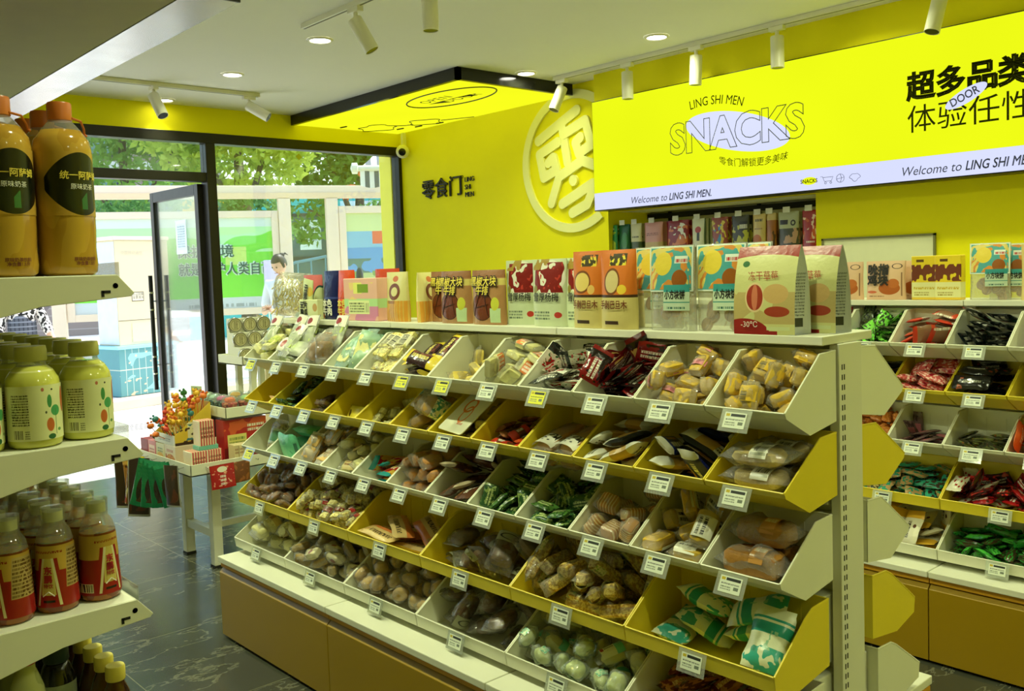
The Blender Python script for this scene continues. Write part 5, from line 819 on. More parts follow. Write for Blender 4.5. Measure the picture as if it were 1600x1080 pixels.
POSES[3105] = [0,1,-61,81,-20,-41,-172,14,0,0,-67,110,-38,0,179,13,0,0,-83,161,-34,19,-10,89,0,2,-71,207,-24,129,6,-10,0,2,-4,65,-12,-93,169,-6,0,1,15,98,-30,32,7,6,0,2,20,147,-38,-179,-5,59,0,2,-24,150,-31,-19,19,98,0,0,59,71,-16,44,-10,-19,0,0,65,120,-40,1,178,-29,0,1,83,158,-19,-152,78,-14,0,0,66,191,-28,10,11,-139,0,2,-72,140,26,154,21,-8,0,2,-72,131,-7,34,-160,-9,0,1,-65,170,-5,-38,29,-22,0,2,-38,205,0,0,-152,0,0,0,-15,97,5,-4,-9,-3,0,1,30,122,-3,13,20,138,0,1,-13,167,-2,2,16,9,0,1,10,205,-29,5,11,-179,0,1,41,141,22,19,-15,-91,0,2,82,115,-9,9,-33,89,0,1,47,173,-4,6,31,-131,0,2,73,205,20,-96,-22,146,0,2,-80,104,24,14,81,-74,0,0,-39,158,34,-28,-17,-65,0,2,-81,203,38,1,46,-90,0,2,-68,183,62,27,8,31,0,2,-10,132,16,59,3,-161,0,0,7,172,30,2,-21,13,0,1,15,206,10,155,-7,-5,0,0,-28,206,35,-27,-4,1,0,2,70,96,17,-30,-12,-170,0,2,86,167,60,94,-12,-110,0,2,82,149,27,-18,-8,-89,0,2,59,185,55,-85,-38,57,0,2,-69,45,-4,-59,-1,-8,0,2,-48,68,17,-122,-14,-15,0,0,5,143,53,-7,-15,170,0,1,-71,209,87,119,-9,10,0,1,-19,183,75,-33,-6,-46,0,0,48,138,64,13,-150,-68,0,0,26,207,62,-30,-23,1,0,0,6,208,92,51,11,175]
POSES[3104] = [0,1,-12,129,-43,-6,2,156,0,1,-26,108,-31,27,-8,-25,0,2,79,154,-40,-2,-3,90,0,1,32,141,-23,36,170,-19,0,2,-34,193,-36,-6,1,0,0,1,17,81,-4,12,6,-114,0,0,-40,100,-13,-13,26,172,0,0,34,218,-15,87,3,177,0,0,35,186,-20,-9,-3,-180,0,1,-35,152,-9,6,-16,-24,0,1,27,186,-2,-168,5,-11,0,0,-79,93,-10,-15,1,90,0,1,-78,216,25,0,94,-90,0,0,-26,166,12,4,7,-138,0,2,-79,166,17,6,-135,90]
POSES[3103] = [0,1,-28,122,-41,9,-179,33,0,0,-76,136,-27,-8,-12,-90,0,2,-47,153,-17,32,2,125,0,2,29,209,-23,-54,-180,0,0,2,-32,78,-11,15,-157,8,0,2,55,65,-7,135,28,62,0,2,34,135,-23,-11,20,9,0,0,29,98,-3,-25,-175,41,0,0,31,174,-26,51,-1,176,0,2,33,65,19,19,-5,-146,0,0,-16,127,14,178,-7,-12,0,2,34,196,0,23,-3,-4,0,0,-26,180,8,14,-2,-22,0,1,48,159,31,-6,-7,-90,0,1,-79,159,22,-28,0,90]
POSES[3102] = [0,0,-40,177,-34,-6,-174,1,0,1,-52,73,-26,-1,-25,-94,0,2,42,180,-26,3,14,0,0,0,40,88,-27,-23,8,-3,0,1,-34,202,31,118,-9,0,0,1,30,78,6,-4,-155,108,0,1,27,114,17,-28,7,29,0,1,-39,164,5,18,171,1,0,1,-37,148,56,-135,-10,-7,0,0,-91,86,48,94,-60,90,0,1,-38,130,72,-23,-139,-73,0,0,-23,202,78,-62,-2,2]
POSES[3152] = [0,1,-147,96,-36,3,-163,74,0,0,-186,187,-35,-4,7,-90,0,2,-93,126,-28,3,13,-78,0,0,-103,183,-36,-3,5,-149,0,1,-20,121,-43,-1,-1,179,0,0,-6,184,-34,8,3,-161,0,2,46,82,-28,-10,-154,80,0,1,89,205,-32,-9,-180,0,0,1,162,119,-38,2,5,107,0,2,190,186,-29,148,7,-89,0,0,-160,107,-14,-3,19,89,0,1,-186,188,-7,10,166,90,0,0,-103,82,-12,4,6,-93,0,2,-128,206,-14,-179,-6,0,0,0,-9,121,-18,1,-4,88,0,1,-39,205,-15,-3,-3,0,0,0,65,78,-5,7,-23,-142,0,0,40,206,-2,14,12,-1,0,2,102,121,-39,7,-9,-69,0,1,103,184,-10,28,-7,54,0,2,-202,119,-3,-85,48,-85,0,1,-52,209,21,-28,-16,-180,0,2,-140,110,11,8,-5,152,0,1,-125,206,14,12,7,0,0,0,-49,134,-4,23,8,-93,0,2,29,207,25,-14,-177,0,0,1,47,136,-20,0,146,-67,0,2,121,181,17,-15,-11,114,0,0,131,137,-11,-1,5,-139,0,1,168,209,9,-29,-1,-180,0,0,-18,64,6,0,19,-86,0,1,-111,157,17,10,19,-19,0,1,-69,73,3,14,-27,125,0,0,-76,188,42,29,26,-31,0,0,8,143,8,4,-4,85,0,0,11,199,48,-11,6,-167,0,2,84,147,19,-18,14,175,0,2,95,206,45,8,-9,0,0,0,196,100,-12,-58,-11,-90,0,1,186,188,24,12,-38,89,0,0,-185,55,11,-1,-22,87,0,0,-191,182,32,-60,11,-80,0,0,-129,52,17,4,150,91,0,1,-118,146,43,-6,22,-111,0,0,40,127,27,-6,-13,108,0,2,13,206,75,-6,7,180,0,0,105,58,-3,41,19,43,0,2,87,206,69,-4,7,180,0,2,157,89,-7,15,-22,109,0,2,186,155,34,5,-29,90,0,1,-54,99,35,-174,5,-22,0,0,-37,143,36,35,-22,12,0,0,-153,120,52,19,-5,-10,0,1,-65,182,68,-29,2,-119,0,0,69,152,52,-3,-8,180,0,0,166,206,78,-3,19,0,0,2,156,104,30,24,-2,-9]
POSES[3151] = [0,0,-168,154,-37,-1,11,-77,0,2,-156,206,-1,35,5,-180,0,1,-66,95,-34,22,-175,9,0,0,-73,149,-32,-18,3,-1,0,1,60,122,-36,1,6,78,0,2,17,142,-22,-157,-12,-88,0,2,181,151,-27,-1,157,91,0,1,114,201,-30,6,3,0,0,2,-160,106,-15,-5,-9,86,0,1,-182,124,11,-10,-9,90,0,1,-87,202,-26,16,180,1,0,2,-45,92,-3,-3,-1,-33,0,1,-16,182,-1,35,21,105,0,1,51,177,25,-13,-1,-161,0,2,102,128,-19,9,-29,164,0,1,87,202,1,-13,-2,-180,0,0,-88,50,5,14,-15,-10,0,1,-50,172,37,4,-20,-56,0,0,15,71,16,9,2,100,0,1,-77,148,13,4,14,128,0,0,23,163,65,61,16,-49,0,2,116,165,35,-13,-35,-150,0,0,108,126,12,11,34,18,0,2,11,216,40,72,130,-11,0,2,-182,207,49,-8,114,-91,0,1,-181,109,39,4,9,-90,0,2,-107,144,37,2,-35,-2,0,1,-89,218,54,-78,-19,-2,0,0,93,49,-11,21,-171,10,0,0,149,121,23,35,49,2,0,0,181,187,28,0,-37,-90,0,2,142,208,46,142,6,0,0,1,-20,74,43,-5,177,-77,0,1,-126,105,66,118,-50,67,0,1,-97,66,34,-17,-21,34,0,1,-131,182,56,56,12,180,0,0,46,83,35,25,-143,-23,0,1,93,210,87,43,-165,1,0,2,172,91,24,71,17,42,0,0,180,55,-9,2,-141,88,0,2,-182,68,57,-5,-21,90]
POSES[3150] = [0,1,-78,89,-27,38,0,178,0,0,-89,174,-33,10,-10,75,0,0,7,110,-21,-141,-13,-77,0,2,-31,172,-25,45,6,-108,0,1,57,112,-26,29,-14,-62,0,1,46,203,-20,9,18,-180,0,0,133,105,-37,-17,-3,2,0,0,111,180,-31,-6,3,-150,0,0,-192,177,-19,-51,0,91,0,2,-151,168,-31,-15,-7,76,0,1,-72,156,-3,-7,6,-102,0,1,9,182,15,-9,-174,7,0,2,156,154,-16,-121,12,8]
POSES[3202] = [0,0,-164,156,-26,5,-4,90,0,0,9,152,-27,2,-6,20,0,2,164,156,-28,-3,-176,-90,0,0,-123,153,-3,18,-3,93,0,1,-29,157,-1,-7,4,89,0,2,-76,183,25,-1,-1,180,0,0,-25,157,69,-52,4,-96,0,0,-89,152,54,-1,-1,85,0,2,139,130,-2,-9,-3,95,0,2,16,185,72,13,48,0,0,1,105,160,61,-20,-17,96,0,2,136,141,30,17,-8,-59,0,0,180,196,93,56,-86,-15,0,1,23,83,48,-37,64,-84,0,2,97,69,53,14,125,83]
POSES[3201] = [0,0,-170,170,-29,0,-9,92,0,2,-90,206,-25,5,-5,11,0,0,-49,132,-34,-6,-4,30,0,2,-83,170,-30,-174,0,16,0,1,57,182,-27,-1,-2,178,0,1,90,138,-13,-12,-1,37,0,0,178,164,-30,-176,-6,71,0,2,142,171,-28,-4,-11,70,0,1,-203,163,-23,108,5,-91,0,2,-41,170,-7,17,7,-104,0,1,-104,60,-12,-39,-24,-54,0,2,31,134,-27,16,12,12,0,2,50,93,-28,-19,-12,-13,0,0,43,217,-22,158,3,0,0,2,35,60,-13,18,6,153,0,1,39,160,-4,-3,8,174,0,1,-144,67,-5,-35,29,125,0,2,-180,125,-11,0,3,-107,0,2,-70,88,-17,20,-12,165,0,1,-99,135,-6,-12,9,149,0,2,81,186,3,-79,-1,1,0,1,82,217,3,-18,-179,0,0,0,186,63,-10,-11,147,-104,0,0,154,105,-17,-5,162,2,0,2,-11,102,5,-2,0,-88,0,0,11,163,20,-3,-2,-18,0,1,-53,54,0,-24,14,-18,0,2,-146,104,12,18,1,174,0,1,104,103,-1,-18,1,31,0,0,40,208,23,-12,169,4,0,2,158,216,11,1,28,0,0,0,119,145,12,-158,10,38,0,2,112,85,19,-157,19,3,0,2,-151,140,14,176,0,-6,0,1,-61,152,8,-12,159,-41,0,1,-87,216,4,-6,14,-180,0,0,102,141,40,2,-12,-111,0,1,57,217,55,-26,13,179,0,2,21,74,16,18,-9,96,0,2,197,139,11,-3,23,90,0,2,-53,115,42,0,0,76,0,2,-77,153,29,16,-177,74,0,1,-44,74,20,-10,2,123,0,1,-77,221,46,-71,-7,-177,0,1,64,183,45,24,170,4,0,0,8,188,54,3,152,-4,0,0,160,190,43,57,-159,43,0,0,62,127,60,87,12,-140,0,1,-144,191,7,24,170,-30,0,1,-152,217,28,25,10,-1,0,2,-112,161,42,3,17,158,0,0,-44,197,57,132,-15,10,0,2,107,56,8,77,-165,8,0,2,115,27,5,28,-13,-178,0,0,-197,155,33,-9,20,91,0,1,176,168,22,97,6,55,0,0,-153,188,50,144,-6,5,0,0,155,216,70,7,-161,0,0,0,-50,170,70,66,11,-5,0,1,-122,125,45,10,-13,-24,0,1,23,142,44,-16,-8,-170,0,2,163,84,29,50,-162,-35]
POSES[3200] = [0,1,-125,129,-17,166,20,28,0,1,-163,186,-28,-5,-10,87,0,2,-105,96,-29,157,5,20,0,2,-87,199,-25,-2,6,-169,0,2,-8,109,-32,-15,-4,19,0,1,-8,182,-28,-1,3,-135,0,0,69,91,-26,1,20,75,0,0,74,185,-27,3,174,87,0,0,145,139,-32,-172,-1,-16,0,0,153,197,-26,8,3,-12,0,2,-186,96,-29,0,-18,-88,0,2,-191,186,-10,-33,-3,90,0,0,-146,198,19,178,-1,10,0,2,-110,206,-3,-2,-6,0,0,1,-33,114,-12,13,11,163,0,0,-30,186,-5,3,-5,86,0,0,23,171,2,-145,20,-95,0,1,109,187,-7,-2,5,-90,0,2,132,89,-20,-12,6,-27,0,2,54,183,-6,-24,-1,103]
# ------------------------------------------------------------------ first gondola: contents of every bin
# row, bin, contents for the bin label, [(product keys, count, options)], tag colour
PLAN = [
 (0, 0, 'golden mini cakes with black print', [(['mini'], 21, dict(lift=.02, back=.22, maxtilt=45, flatter=2))], 'w'),
 (0, 1, 'golden sponge cakes with pink labels', [(['minipink'], 19, dict(lift=.02, back=.2, maxtilt=45, flatter=2))], 'w'),
 (0, 2, 'dark red foil packets', [(['spicy'], 20, dict(lift=.03, back=.28))], 'w'),
 (0, 3, 'white and black noodle packets', [(['ramen'], 13, dict(lift=.03, back=.3))], 'y'),
 (0, 4, 'pale sandwich crackers', [(['sand'], 11, dict(lift=.02, back=.2))], 'w'),
 (0, 5, 'yellow puff pastries', [(['puff'], 7, dict(lift=.015, back=.02))], 'y'),
 (0, 6, 'dark purple wafer packets', [(['choc'], 9, dict(lift=.02, back=.12))], 'y'),
 (0, 7, 'crunchy nougat bags', [(['nougat'], 13, dict(lift=.03, back=.3))], 'w'),
 (0, 8, 'teal tinted bread bags', [(['teal'], 7, dict(lift=.03, back=.25))], 'w'),
 (0, 9, 'brown bun bags', [(['bbag'], 8, dict(lift=.03, back=.3))], 'w'),
 (0, 10, 'pale green header bags', [(['logo'], 9, dict(lift=.04, back=.4))], 'w'),
 (0, 11, 'pale biscuit bags', [(['cook'], 11, dict(lift=.03, back=.3))], 'y'),
 (1, 0, 'bread rolls with white labels', [], 'w'),
 (1, 1, 'navy snack packets', [(['navy', 'milkpack', 'navy'], 13, dict(lift=.03, back=.2))], 'w'),
 (1, 2, 'white and tan bread packets', [(['milkpack'], 9, dict(lift=.02, back=.05))], 'w'),
 (1, 3, 'two long brown toast bags', [], 'w'),
 (1, 4, 'orange red candy packets', [(['orange'], 26, dict(lift=.0))], 'w'),
 (1, 5, 'brown packets behind a white card', [(['brownw'], 9, dict(lift=.0))], 'w'),
 (1, 6, 'teal printed bread bags', [(['teallab'], 6, dict(lift=.0, back=.05))], 'w'),
 (1, 7, 'beige biscuit stick bags', [(['stick'], 15, dict(lift=.0))], 'w'),
 (1, 8, 'plain yellow packets', [(['yel'], 5, dict(lift=.0))], 'w'),
 (1, 9, 'dark nut bags', [(['nut'], 9, dict(lift=.0))], 'w'),
 (1, 10, 'dark green packets', [(['herb'], 26, dict(lift=.02, back=.25))], 'w'),
 (1, 11, 'clear and orange crisps', [(['salad'], 7, dict(lift=.0))], 'w'),
 (2, 0, 'brown sliced loaves', [], 'w'),
 (2, 1, 'cakes with pale labels', [(['white'], 11, dict(lift=.02, back=.15)), ], 'w'),
 (2, 2, 'brown striped cakes', [(['striped'], 17, dict(lift=.02, back=.2))], 'w'),
 (2, 3, 'leaf green packets', [(['greenp'], 24, dict(lift=.02, back=.2))], 'w'),
 (2, 4, 'deep green packets', [(['greenp', 'herb'], 25, dict(lift=.02, back=.22))], 'w'),
 (2, 5, 'brown crisp packets', [(['brownbag'], 9, dict(lift=.01, back=.15))], 'w'),
 (2, 6, 'sausage bread bags', [(['chick'], 9, dict(lift=.01, back=.2, yaw=(PI/2, .25)))], 'w'),
 (2, 7, 'red and yellow packets with teal ends', [(['party'], 6, dict(lift=.01, back=.1, yaw=(PI/2, .2)))], 'w'),
 (2, 8, 'cream roll packs', [(['cpack'], 11, dict(lift=.02, back=.2))], 'w'),
 (2, 9, 'peach cake packs', [(['opack'], 8, dict(lift=.02, back=.2))], 'w'),
 (2, 10, 'mint green bags', [(['mint'], 5, dict(lift=.03, back=.25))], 'w'),
 (2, 11, 'dried fruit trays', [(['tray'], 4, dict(lift=.02, back=.35))], 'y'),
 (3, 0, 'white and teal packets', [(['cloud'], 8, dict(lift=.0))], 'w'),
 (3, 1, 'popped grain sticks', [(['pop'], 20, dict(lift=.01, back=.12))], 'w'),
 (3, 2, 'cocoa cake bags', [(['cocoa'], 12, dict(lift=.01, back=.1))], 'w'),
 (3, 3, 'long tan bread packets', [(['longt'], 7, dict(lift=.0))], 'w'),
 (3, 4, 'red banded wafer packets', [(['wafer'], 44, dict(lift=.02, back=.3, maxtilt=45))], 'w'),
 (3, 5, 'brown red dates', [(['date'], 44, dict(lift=.01, back=.2))], 'w'),
 (4, 0, 'brown red packets', [(['redd'], 20, dict(lift=.01, back=.15))], 'w'),
 (4, 1, 'pale buns with teal labels', [(['bun', 'bunlong', 'bun'], 40, dict(lift=.02, back=.2, maxtilt=45))], 'w'),
 (4, 2, 'a few cocoa cake bags', [(['cocoa'], 9, dict(lift=.0))], 'w'),
 (4, 3, 'small round brown cakes', [(['smallc'], 34, dict(lift=.01, back=.12))], 'w'),
 (4, 4, 'red spotted rolls and brown wafers', [(['brownw', 'creamr', 'brownw'], 34, dict(lift=.01, back=.1))], 'w'),
 (4, 5, 'pale sliced bread bags', [(['bread'], 13, dict(lift=.02, back=.15))], 'w'),
]
BINS = {}
for r, k, what, fills, tg in PLAN:
    B = put_bin(r, k, what); BINS[r, k] = B
    for keys, n, opt in fills: settle(B, [P[x] for x in keys], int(n*(1.32 if opt.get('back', 0) > .06 else 1.12)), 1000+r*50+k, **opt)
    put_tag(B, -.012 if r < 3 else .0, tg)
# hand set goods
for k, (x, y, z, rx, ry, rz) in enumerate(((0, .070, .016, 4, 0, 1), (0, .166, .008, -3, 0, -1), (0, .118, .078, 4, 0, 2))): stand(BINS[2, 0], P['loaf'], x, y, z, RZ(rz) @ RY(ry) @ RX(rx) @ Matrix.Scale(.92, 4), k=k)
for k, (x, y, z, rx, ry, rz) in enumerate(((.0, .076, .010, 4, 0, 1), (.0, .174, .002, 0, 0, -1), (-.0, .076, .064, 8, -2, -2), (.0, .170, .060, 4, 2, 2))): stand(BINS[1, 0], P['roll'], x, y, z, RZ(rz) @ RY(ry) @ RX(rx) @ Matrix.Scale(.93, 4), k=k)
for key, pk, lst in (((0, 7), 'nougat', ((-.052, .115, .080, 40, 88), (.05, .11, .084, 42, 95), (.0, .098, .080, 38, 80))), ((0, 6), 'choc', ((.058, .135, .082, 40, 84), (-.03, .12, .062, 30, 96))), ((0, 8), 'teal', ((.0, .108, .088, 36, 90),)), ((0, 9), 'bbag', ((-.05, .118, .088, 34, 86), (.048, .112, .092, 30, 96))), ((0, 11), 'cook', ((-.045, .11, .088, 40, 88), (.05, .07, .07, 30, 90)))):
    for k, (x, y, z, rx, rz) in enumerate(lst): stand(BINS[key], P[pk], x, y, z, RX(rx) @ RZ(rz) @ Matrix.Scale(.95, 4), k=k)
B = BINS[1, 3]
for i, x in enumerate((-.048, .052)): stand(B, P['toast'], x, .122, .020+.004*i, RX(14) @ RZ(92-4*i), k=i)
for i, x in enumerate((-.05, .05)): stand(B, P['toast'], x, .122, -.030, RX(4) @ RZ(90), k=i+2)
B = BINS[1, 5]
B = BINS[1, 5]
cm = layered('orange doodle card', lin(232, 230, 200), [('ring', (.42, .62, .20, .17, .72), lin(226, 120, 40)), ('ring', (.52, .42, .16, .20, .78), lin(226, 120, 40)), ('text', (.5, .72, .18, .26, 1), lin(200, 90, 30)), ('text', (.62, .95, .86, .93, 1), lin(150, 140, 110))], 'xy', .4, rnd=0)
o = MB().prism([(-.062, -.10), (.062, -.10), (.068, -.092), (.068, .092), (.062, .10), (-.062, .10), (-.068, .092), (-.068, -.092)], 0, .003, 'xy').build('display_card', cm)
o.matrix_world = B.mat @ Matrix.Translation((-.02, .108, .062)) @ RX(36) @ RZ(-6); tag(o, 'white card with orange doodle leaning in the sixth bin of the second row', 'card')
for k, (kk, x, y, z, rx, rz) in enumerate(((10, -.052, .112, .112, 60, 84), (10, .045, .118, .108, 63, 97), (10, -.01, .070, .082, 46, 86), (9, .055, .112, .112, 64, 92), (11, -.03, .105, .105, 58, 95))):
    o = stand(BINS[0, kk], P['logo'], x, y, z, RX(rx) @ RZ(rz), k=k, label=['pale green bag standing with white red header up in the next-to-last top-row bin', 'pale green bag standing second in the next-to-last top-row bin', 'pale green bag leaning low in front in the next-to-last top-row bin', 'pale green header bag standing among the brown buns', 'pale green header bag standing among the pale biscuits'][k])
# ------------------------------------------------------------------ aisle face behind the slotted post: only the end bins can be seen
for r in range(5):
    B = put_bin(r, 0, '', side=1)
B = Bin(); o = [x for x in bpy.data.objects if x.name.startswith('display_bin') and x.get('label', '').startswith('white plastic bin on the aisle face') and 'bottom' in x['label']][0]
B.mat = Matrix.Translation(o.location) @ Matrix.Rotation(PI/2, 4, 'Z'); B.w = .438; B.d = .243; B.h = .122; B.r = 4; B.gi = 1; B.where = 'bottom aisle-face bin behind the post'
settle(B, [P['wafer']], 12, 77, lift=.03, back=.35)
# ------------------------------------------------------------------ second gondola
PLAN2 = [
 (0, 6, 'dark red and black packets', ['spicy'], 20, dict(lift=.03, back=.25)), (0, 5, 'lime and black candy packets', ['gcandy'], 26, dict(lift=.03, back=.25)), (0, 4, 'red rimmed square packets', ['rsq'], 17, dict(lift=.02, back=.3)), (0, 3, 'black and teal packets', ['bteal'], 9, dict(lift=.03, back=.3, yaw=(-PI/2, .15))), (0, 2, 'dusky packets', ['grey'], 15, dict(lift=.02, back=.2)),
 (1, 5, 'black foil packets', ['blackp'], 10, dict(lift=.01, back=.1)), (1, 4, 'pink and red candy bags', ['pink'], 14, dict(lift=.02, back=.2)), (1, 3, 'glossy black packets', ['blackp'], 11, dict(lift=.01, back=.2)), (1, 2, 'white bags with brown print', ['wb'], 8, dict(lift=.02, back=.3)),
 (2, 5, 'orange brown nuggets', ['orr'], 34, dict(lift=.02, back=.2)), (2, 4, 'purple grey packets', ['grey'], 26, dict(lift=.02, back=.15)), (2, 3, 'olive jerky packets', ['dkg'], 22, dict(lift=.01, back=.1)), (2, 2, 'bright orange packets', ['orr2'], 10, dict(lift=.02, back=.15)),
 (3, 2, 'tan and teal packets', ['tt'], 44, dict(lift=.02, back=.12)), (3, 1, 'crimson packets', ['dr'], 32, dict(lift=.01, back=.1)), (3, 0, 'brown packets', ['redd'], 10, dict(lift=.0)),
 (4, 2, 'white and yellow packets', ['wy'], 14, dict(lift=.02, back=.3)), (4, 1, 'green jelly packets', ['gl'], 48, dict(lift=.01, back=.1)), (4, 0, 'tan packets', ['tt'], 16, dict(lift=.0)),
]
for r, k, what, keys, n, opt in PLAN2:
    B = put_bin(r, k, what, 2); settle(B, [P[x] for x in keys], int(n*1.3), 3000+r*50+k, **opt)
    put_tag(B, .0, 'w', what='%s, second gondola' % what)
# ------------------------------------------------------------------ stand-up pouches and boxes on the top shelves
def pouch_front(w, h, d, top=.0):
    def f(x, z):
        t = min(1, max(0, z/h)); k = max(0, 1-t**2.0)**.8*(1-.25*math.exp(-t*9)); u = min(1, abs(x)/(w/2)); return -(d/2*k*max(0, 1-u**3)**.6+.001)
    return f
def pouch(w, h, d, seed=0, n=28, m=14, pinch=.03, hole=False):
    R = random.Random(seed); p1, p2 = R.uniform(0, 6), R.uniform(0, 6); fr = pouch_front(w, h, d); b = MB(); vs = []; fs = []
    for i in range(m+1):
        t = i/m; z = t*h; ww = w/2*(1-pinch*math.sin(PI*min(1, t*1.15)))
        for j in range(n):
            a = 2*PI*j/n; cx = math.copysign(abs(math.cos(a))**.7, math.cos(a)); x = ww*cx; fy = -fr(cx*w/2, z)
            y = math.copysign(1, math.sin(a))*fy if abs(math.sin(a)) > .02 else 0
            y += .0011*(1-t*.4)*math.sin(x*60+p1+z*30)*(1 if abs(math.sin(a)) > .02 else 0)+.0014*t*math.sin(x*24+p2)
            vs.append((x, y, z))
    for i in range(m):
        for j in range(n): fs.append((i*n+j, i*n+(j+1) % n, (i+1)*n+(j+1) % n, (i+1)*n+j))
    fs.append(tuple(range(n-1, -1, -1))); fs.append(tuple(range(m*n, (m+1)*n)))
    return b.add(vs, fs)
def flatbox(w, h, d): return MB().box((-w/2, -d/2, 0), (w/2, d/2, h))
def on_front(o, body, size, x, z, mat, f, gap=.0048, align='CENTER', **kw):
    return text(body, size, Matrix(), mat, o, align=align, fn=lambda a, b_, c: (a+x, f(a+x, b_+z)-gap, b_+z), **kw)
def facing(o, x, y, z, turn=0, lean=0): o.matrix_world = Matrix.Translation((x, y, z)) @ Matrix.Rotation(-PI/2+math.radians(turn), 4, 'Z') @ Matrix.Rotation(math.radians(lean), 4, 'X')
ST = 1.3795
def mkpouch(name, mat, w, h, d, label, cat='snack pouch', seed=0, grp=None, box=False, clip=None):
    o = (flatbox(w, h, d).build(name, mat, bevel=.003) if box else pouch(w, h, d, seed).build(name, mat, smooth=True))
    if clip: pass
    return tag(o, label, cat, grp)
inkk = plain('black package ink', INK, .5); whitek = plain('white package ink', lin(240, 238, 225), .5); yelk = plain('yellow package ink', lin(236, 214, 80), .5); redk = plain('red package ink', lin(176, 36, 40), .5); brk = plain('brown package ink', lin(120, 60, 30), .5)
X1 = 2.085   # middle of the row of pouches on the first gondola
# far end: clear bag of straw snacks, then coloured pouches
o = MB(); o = pillow(.20, .20, .12, 3, crimp=.12, wr=.25).build('crisp_bag', film('frosted bag', (.98, .98, .9), .16, .3, 40), smooth=True); o.matrix_world = Matrix.Translation((2.075, 3.778, ST+.106)) @ RY(-78) @ RX(20)
b = MB(); R_ = random.Random(4)
for k in range(130):
    p = Vector((R_.uniform(-.07, .06), R_.uniform(-.075, .075), R_.uniform(-.04, .04))); q = p+Vector((R_.uniform(-.045, .045), R_.uniform(-.03, .03), R_.uniform(-.012, .012))); b.tube([p, q], .0026, 4)
b.build('potato_sticks', crust('straw snack', lin(220, 206, 130), lin(190, 150, 80)), o, smooth=True); tag(o, 'clear bag of straw coloured sticks standing at the window end of the top shelf', 'snack bag')
rp = layered('rose orange pouch', lin(214, 110, 112), [('band2', (0, .55), lin(224, 104, 50)), ('ell', (.92, .42, .26, .34), lin(30, 70, 66)), ('ell', (.92, .42, .22, .29), lin(200, 210, 160))], 'xz', .25, wr=.3)
o = mkpouch('snack_pouch', rp, .135, .19, .05, 'rose and orange pouch beside the clear bag at the window end', seed=1); facing(o, 2.10, 3.632, ST, 6)
g1 = layered('olive green pouch', lin(58, 74, 50), [('ell', (.6, .35, .3, .22), lin(190, 160, 90)), ('rect', (0, .6, 0, .45), lin(214, 216, 150))], 'xz', .25, wr=.3)
o = mkpouch('snack_pouch', g1, .135, .18, .05, 'dark olive pouch behind the pale green printed packet', seed=2); facing(o, 2.13, 3.50, ST)
wg = layered('pale green packet', lin(216, 222, 160), [('ell', (.8, .7, .2, .12), lin(224, 190, 90)), ('band', (.0, .06), lin(90, 110, 60))], 'xz', .3, wr=.2)
o = mkpouch('snack_packet_card', wg, .085, .17, .022, 'pale green packet with bold black characters leaning on the top shelf', seed=3); o.matrix_world = Matrix.Translation((2.035, 3.585, ST+.004)) @ RZ(-90) @ RY(9); f_ = pouch_front(.085, .17, .022); on_front(o, '云\n脆\n片', .034, 0, .12, inkk, f_, bold=.001, line=.95)
wc = layered('pale lime box', lin(222, 226, 170), [('ell', (.85, .6, .12, .2), lin(196, 150, 60))], 'xz', .35)
o = mkpouch('snack_box', wc, .155, .085, .03, 'low pale lime box with black characters in front of the dark olive pouch', 'snack box', box=True); facing(o, 2.035, 3.545, ST); text('云片\n脆瓜', .032, frame((1, 0, 0), (0, 0, 1), (-.068, -.0162, .05)), inkk, o, bold=.001, line=1.0)
nv = layered('navy pouch', lin(24, 34, 96), [('rect', (0, 1, .0, .42), lin(20, 28, 84)), ('band2', (.42, .46), lin(60, 76, 150))], 'xz', .22, wr=.35)
o = mkpouch('beef_pouch', nv, .12, .205, .055, 'navy blue pouch with white characters between green and orange pouches', seed=5); facing(o, 2.075, 3.432, ST); f_ = pouch_front(.12, .205, .055); on_front(o, '本色\n牛肉', .036, .0, .055, whitek, f_, bold=.0012, line=.95)
orp = layered('orange red pouch', lin(206, 74, 36), [('rect', (0, 1, 0, .42), lin(226, 92, 40)), ('band2', (.42, .45), lin(170, 50, 26))], 'xz', .24, wr=.35)
o = mkpouch('beef_pouch', orp, .118, .205, .055, 'orange red pouch with pale characters beside the navy pouch', seed=6); facing(o, 2.07, 3.308, ST); f_ = pouch_front(.118, .205, .055); on_front(o, '本色\n牛肉', .036, .0, .055, yelk, f_, bold=.0012, line=.95)
o = mkpouch('beef_pouch', orp, .17, .205, .045, 'orange pouch mostly hidden behind the pastel rainbow box', seed=7); facing(o, 2.165, 3.15, ST)
ps = layered('pastel box', lin(226, 176, 160), [('band2', (.30, .52), lin(176, 214, 150)), ('blotin', (0, 1, .0, .34, 2.2, .5), lin(206, 130, 170)), ('blotin', (0, 1, .5, .9, 2.5, .55), lin(230, 200, 130)), ('rect', (.30, .55, .64, .9), lin(226, 224, 120)), ('rect', (.42, .74, .66, .86), lin(120, 150, 40)), ('rect', (.14, .76, .16, .48), lin(222, 228, 170)), ('text', (.17, .6, .2, .45, 4), lin(80, 90, 50)), ('bars', (.62, .74, .2, .42, 14), INK)], 'xz', .35)
o = mkpouch('rainbow_box', ps, .225, .17, .06, 'pastel rainbow box with pale sticker and barcode beside the orange pouch', 'snack box', box=True); facing(o, 2.062, 3.155, ST, 3)
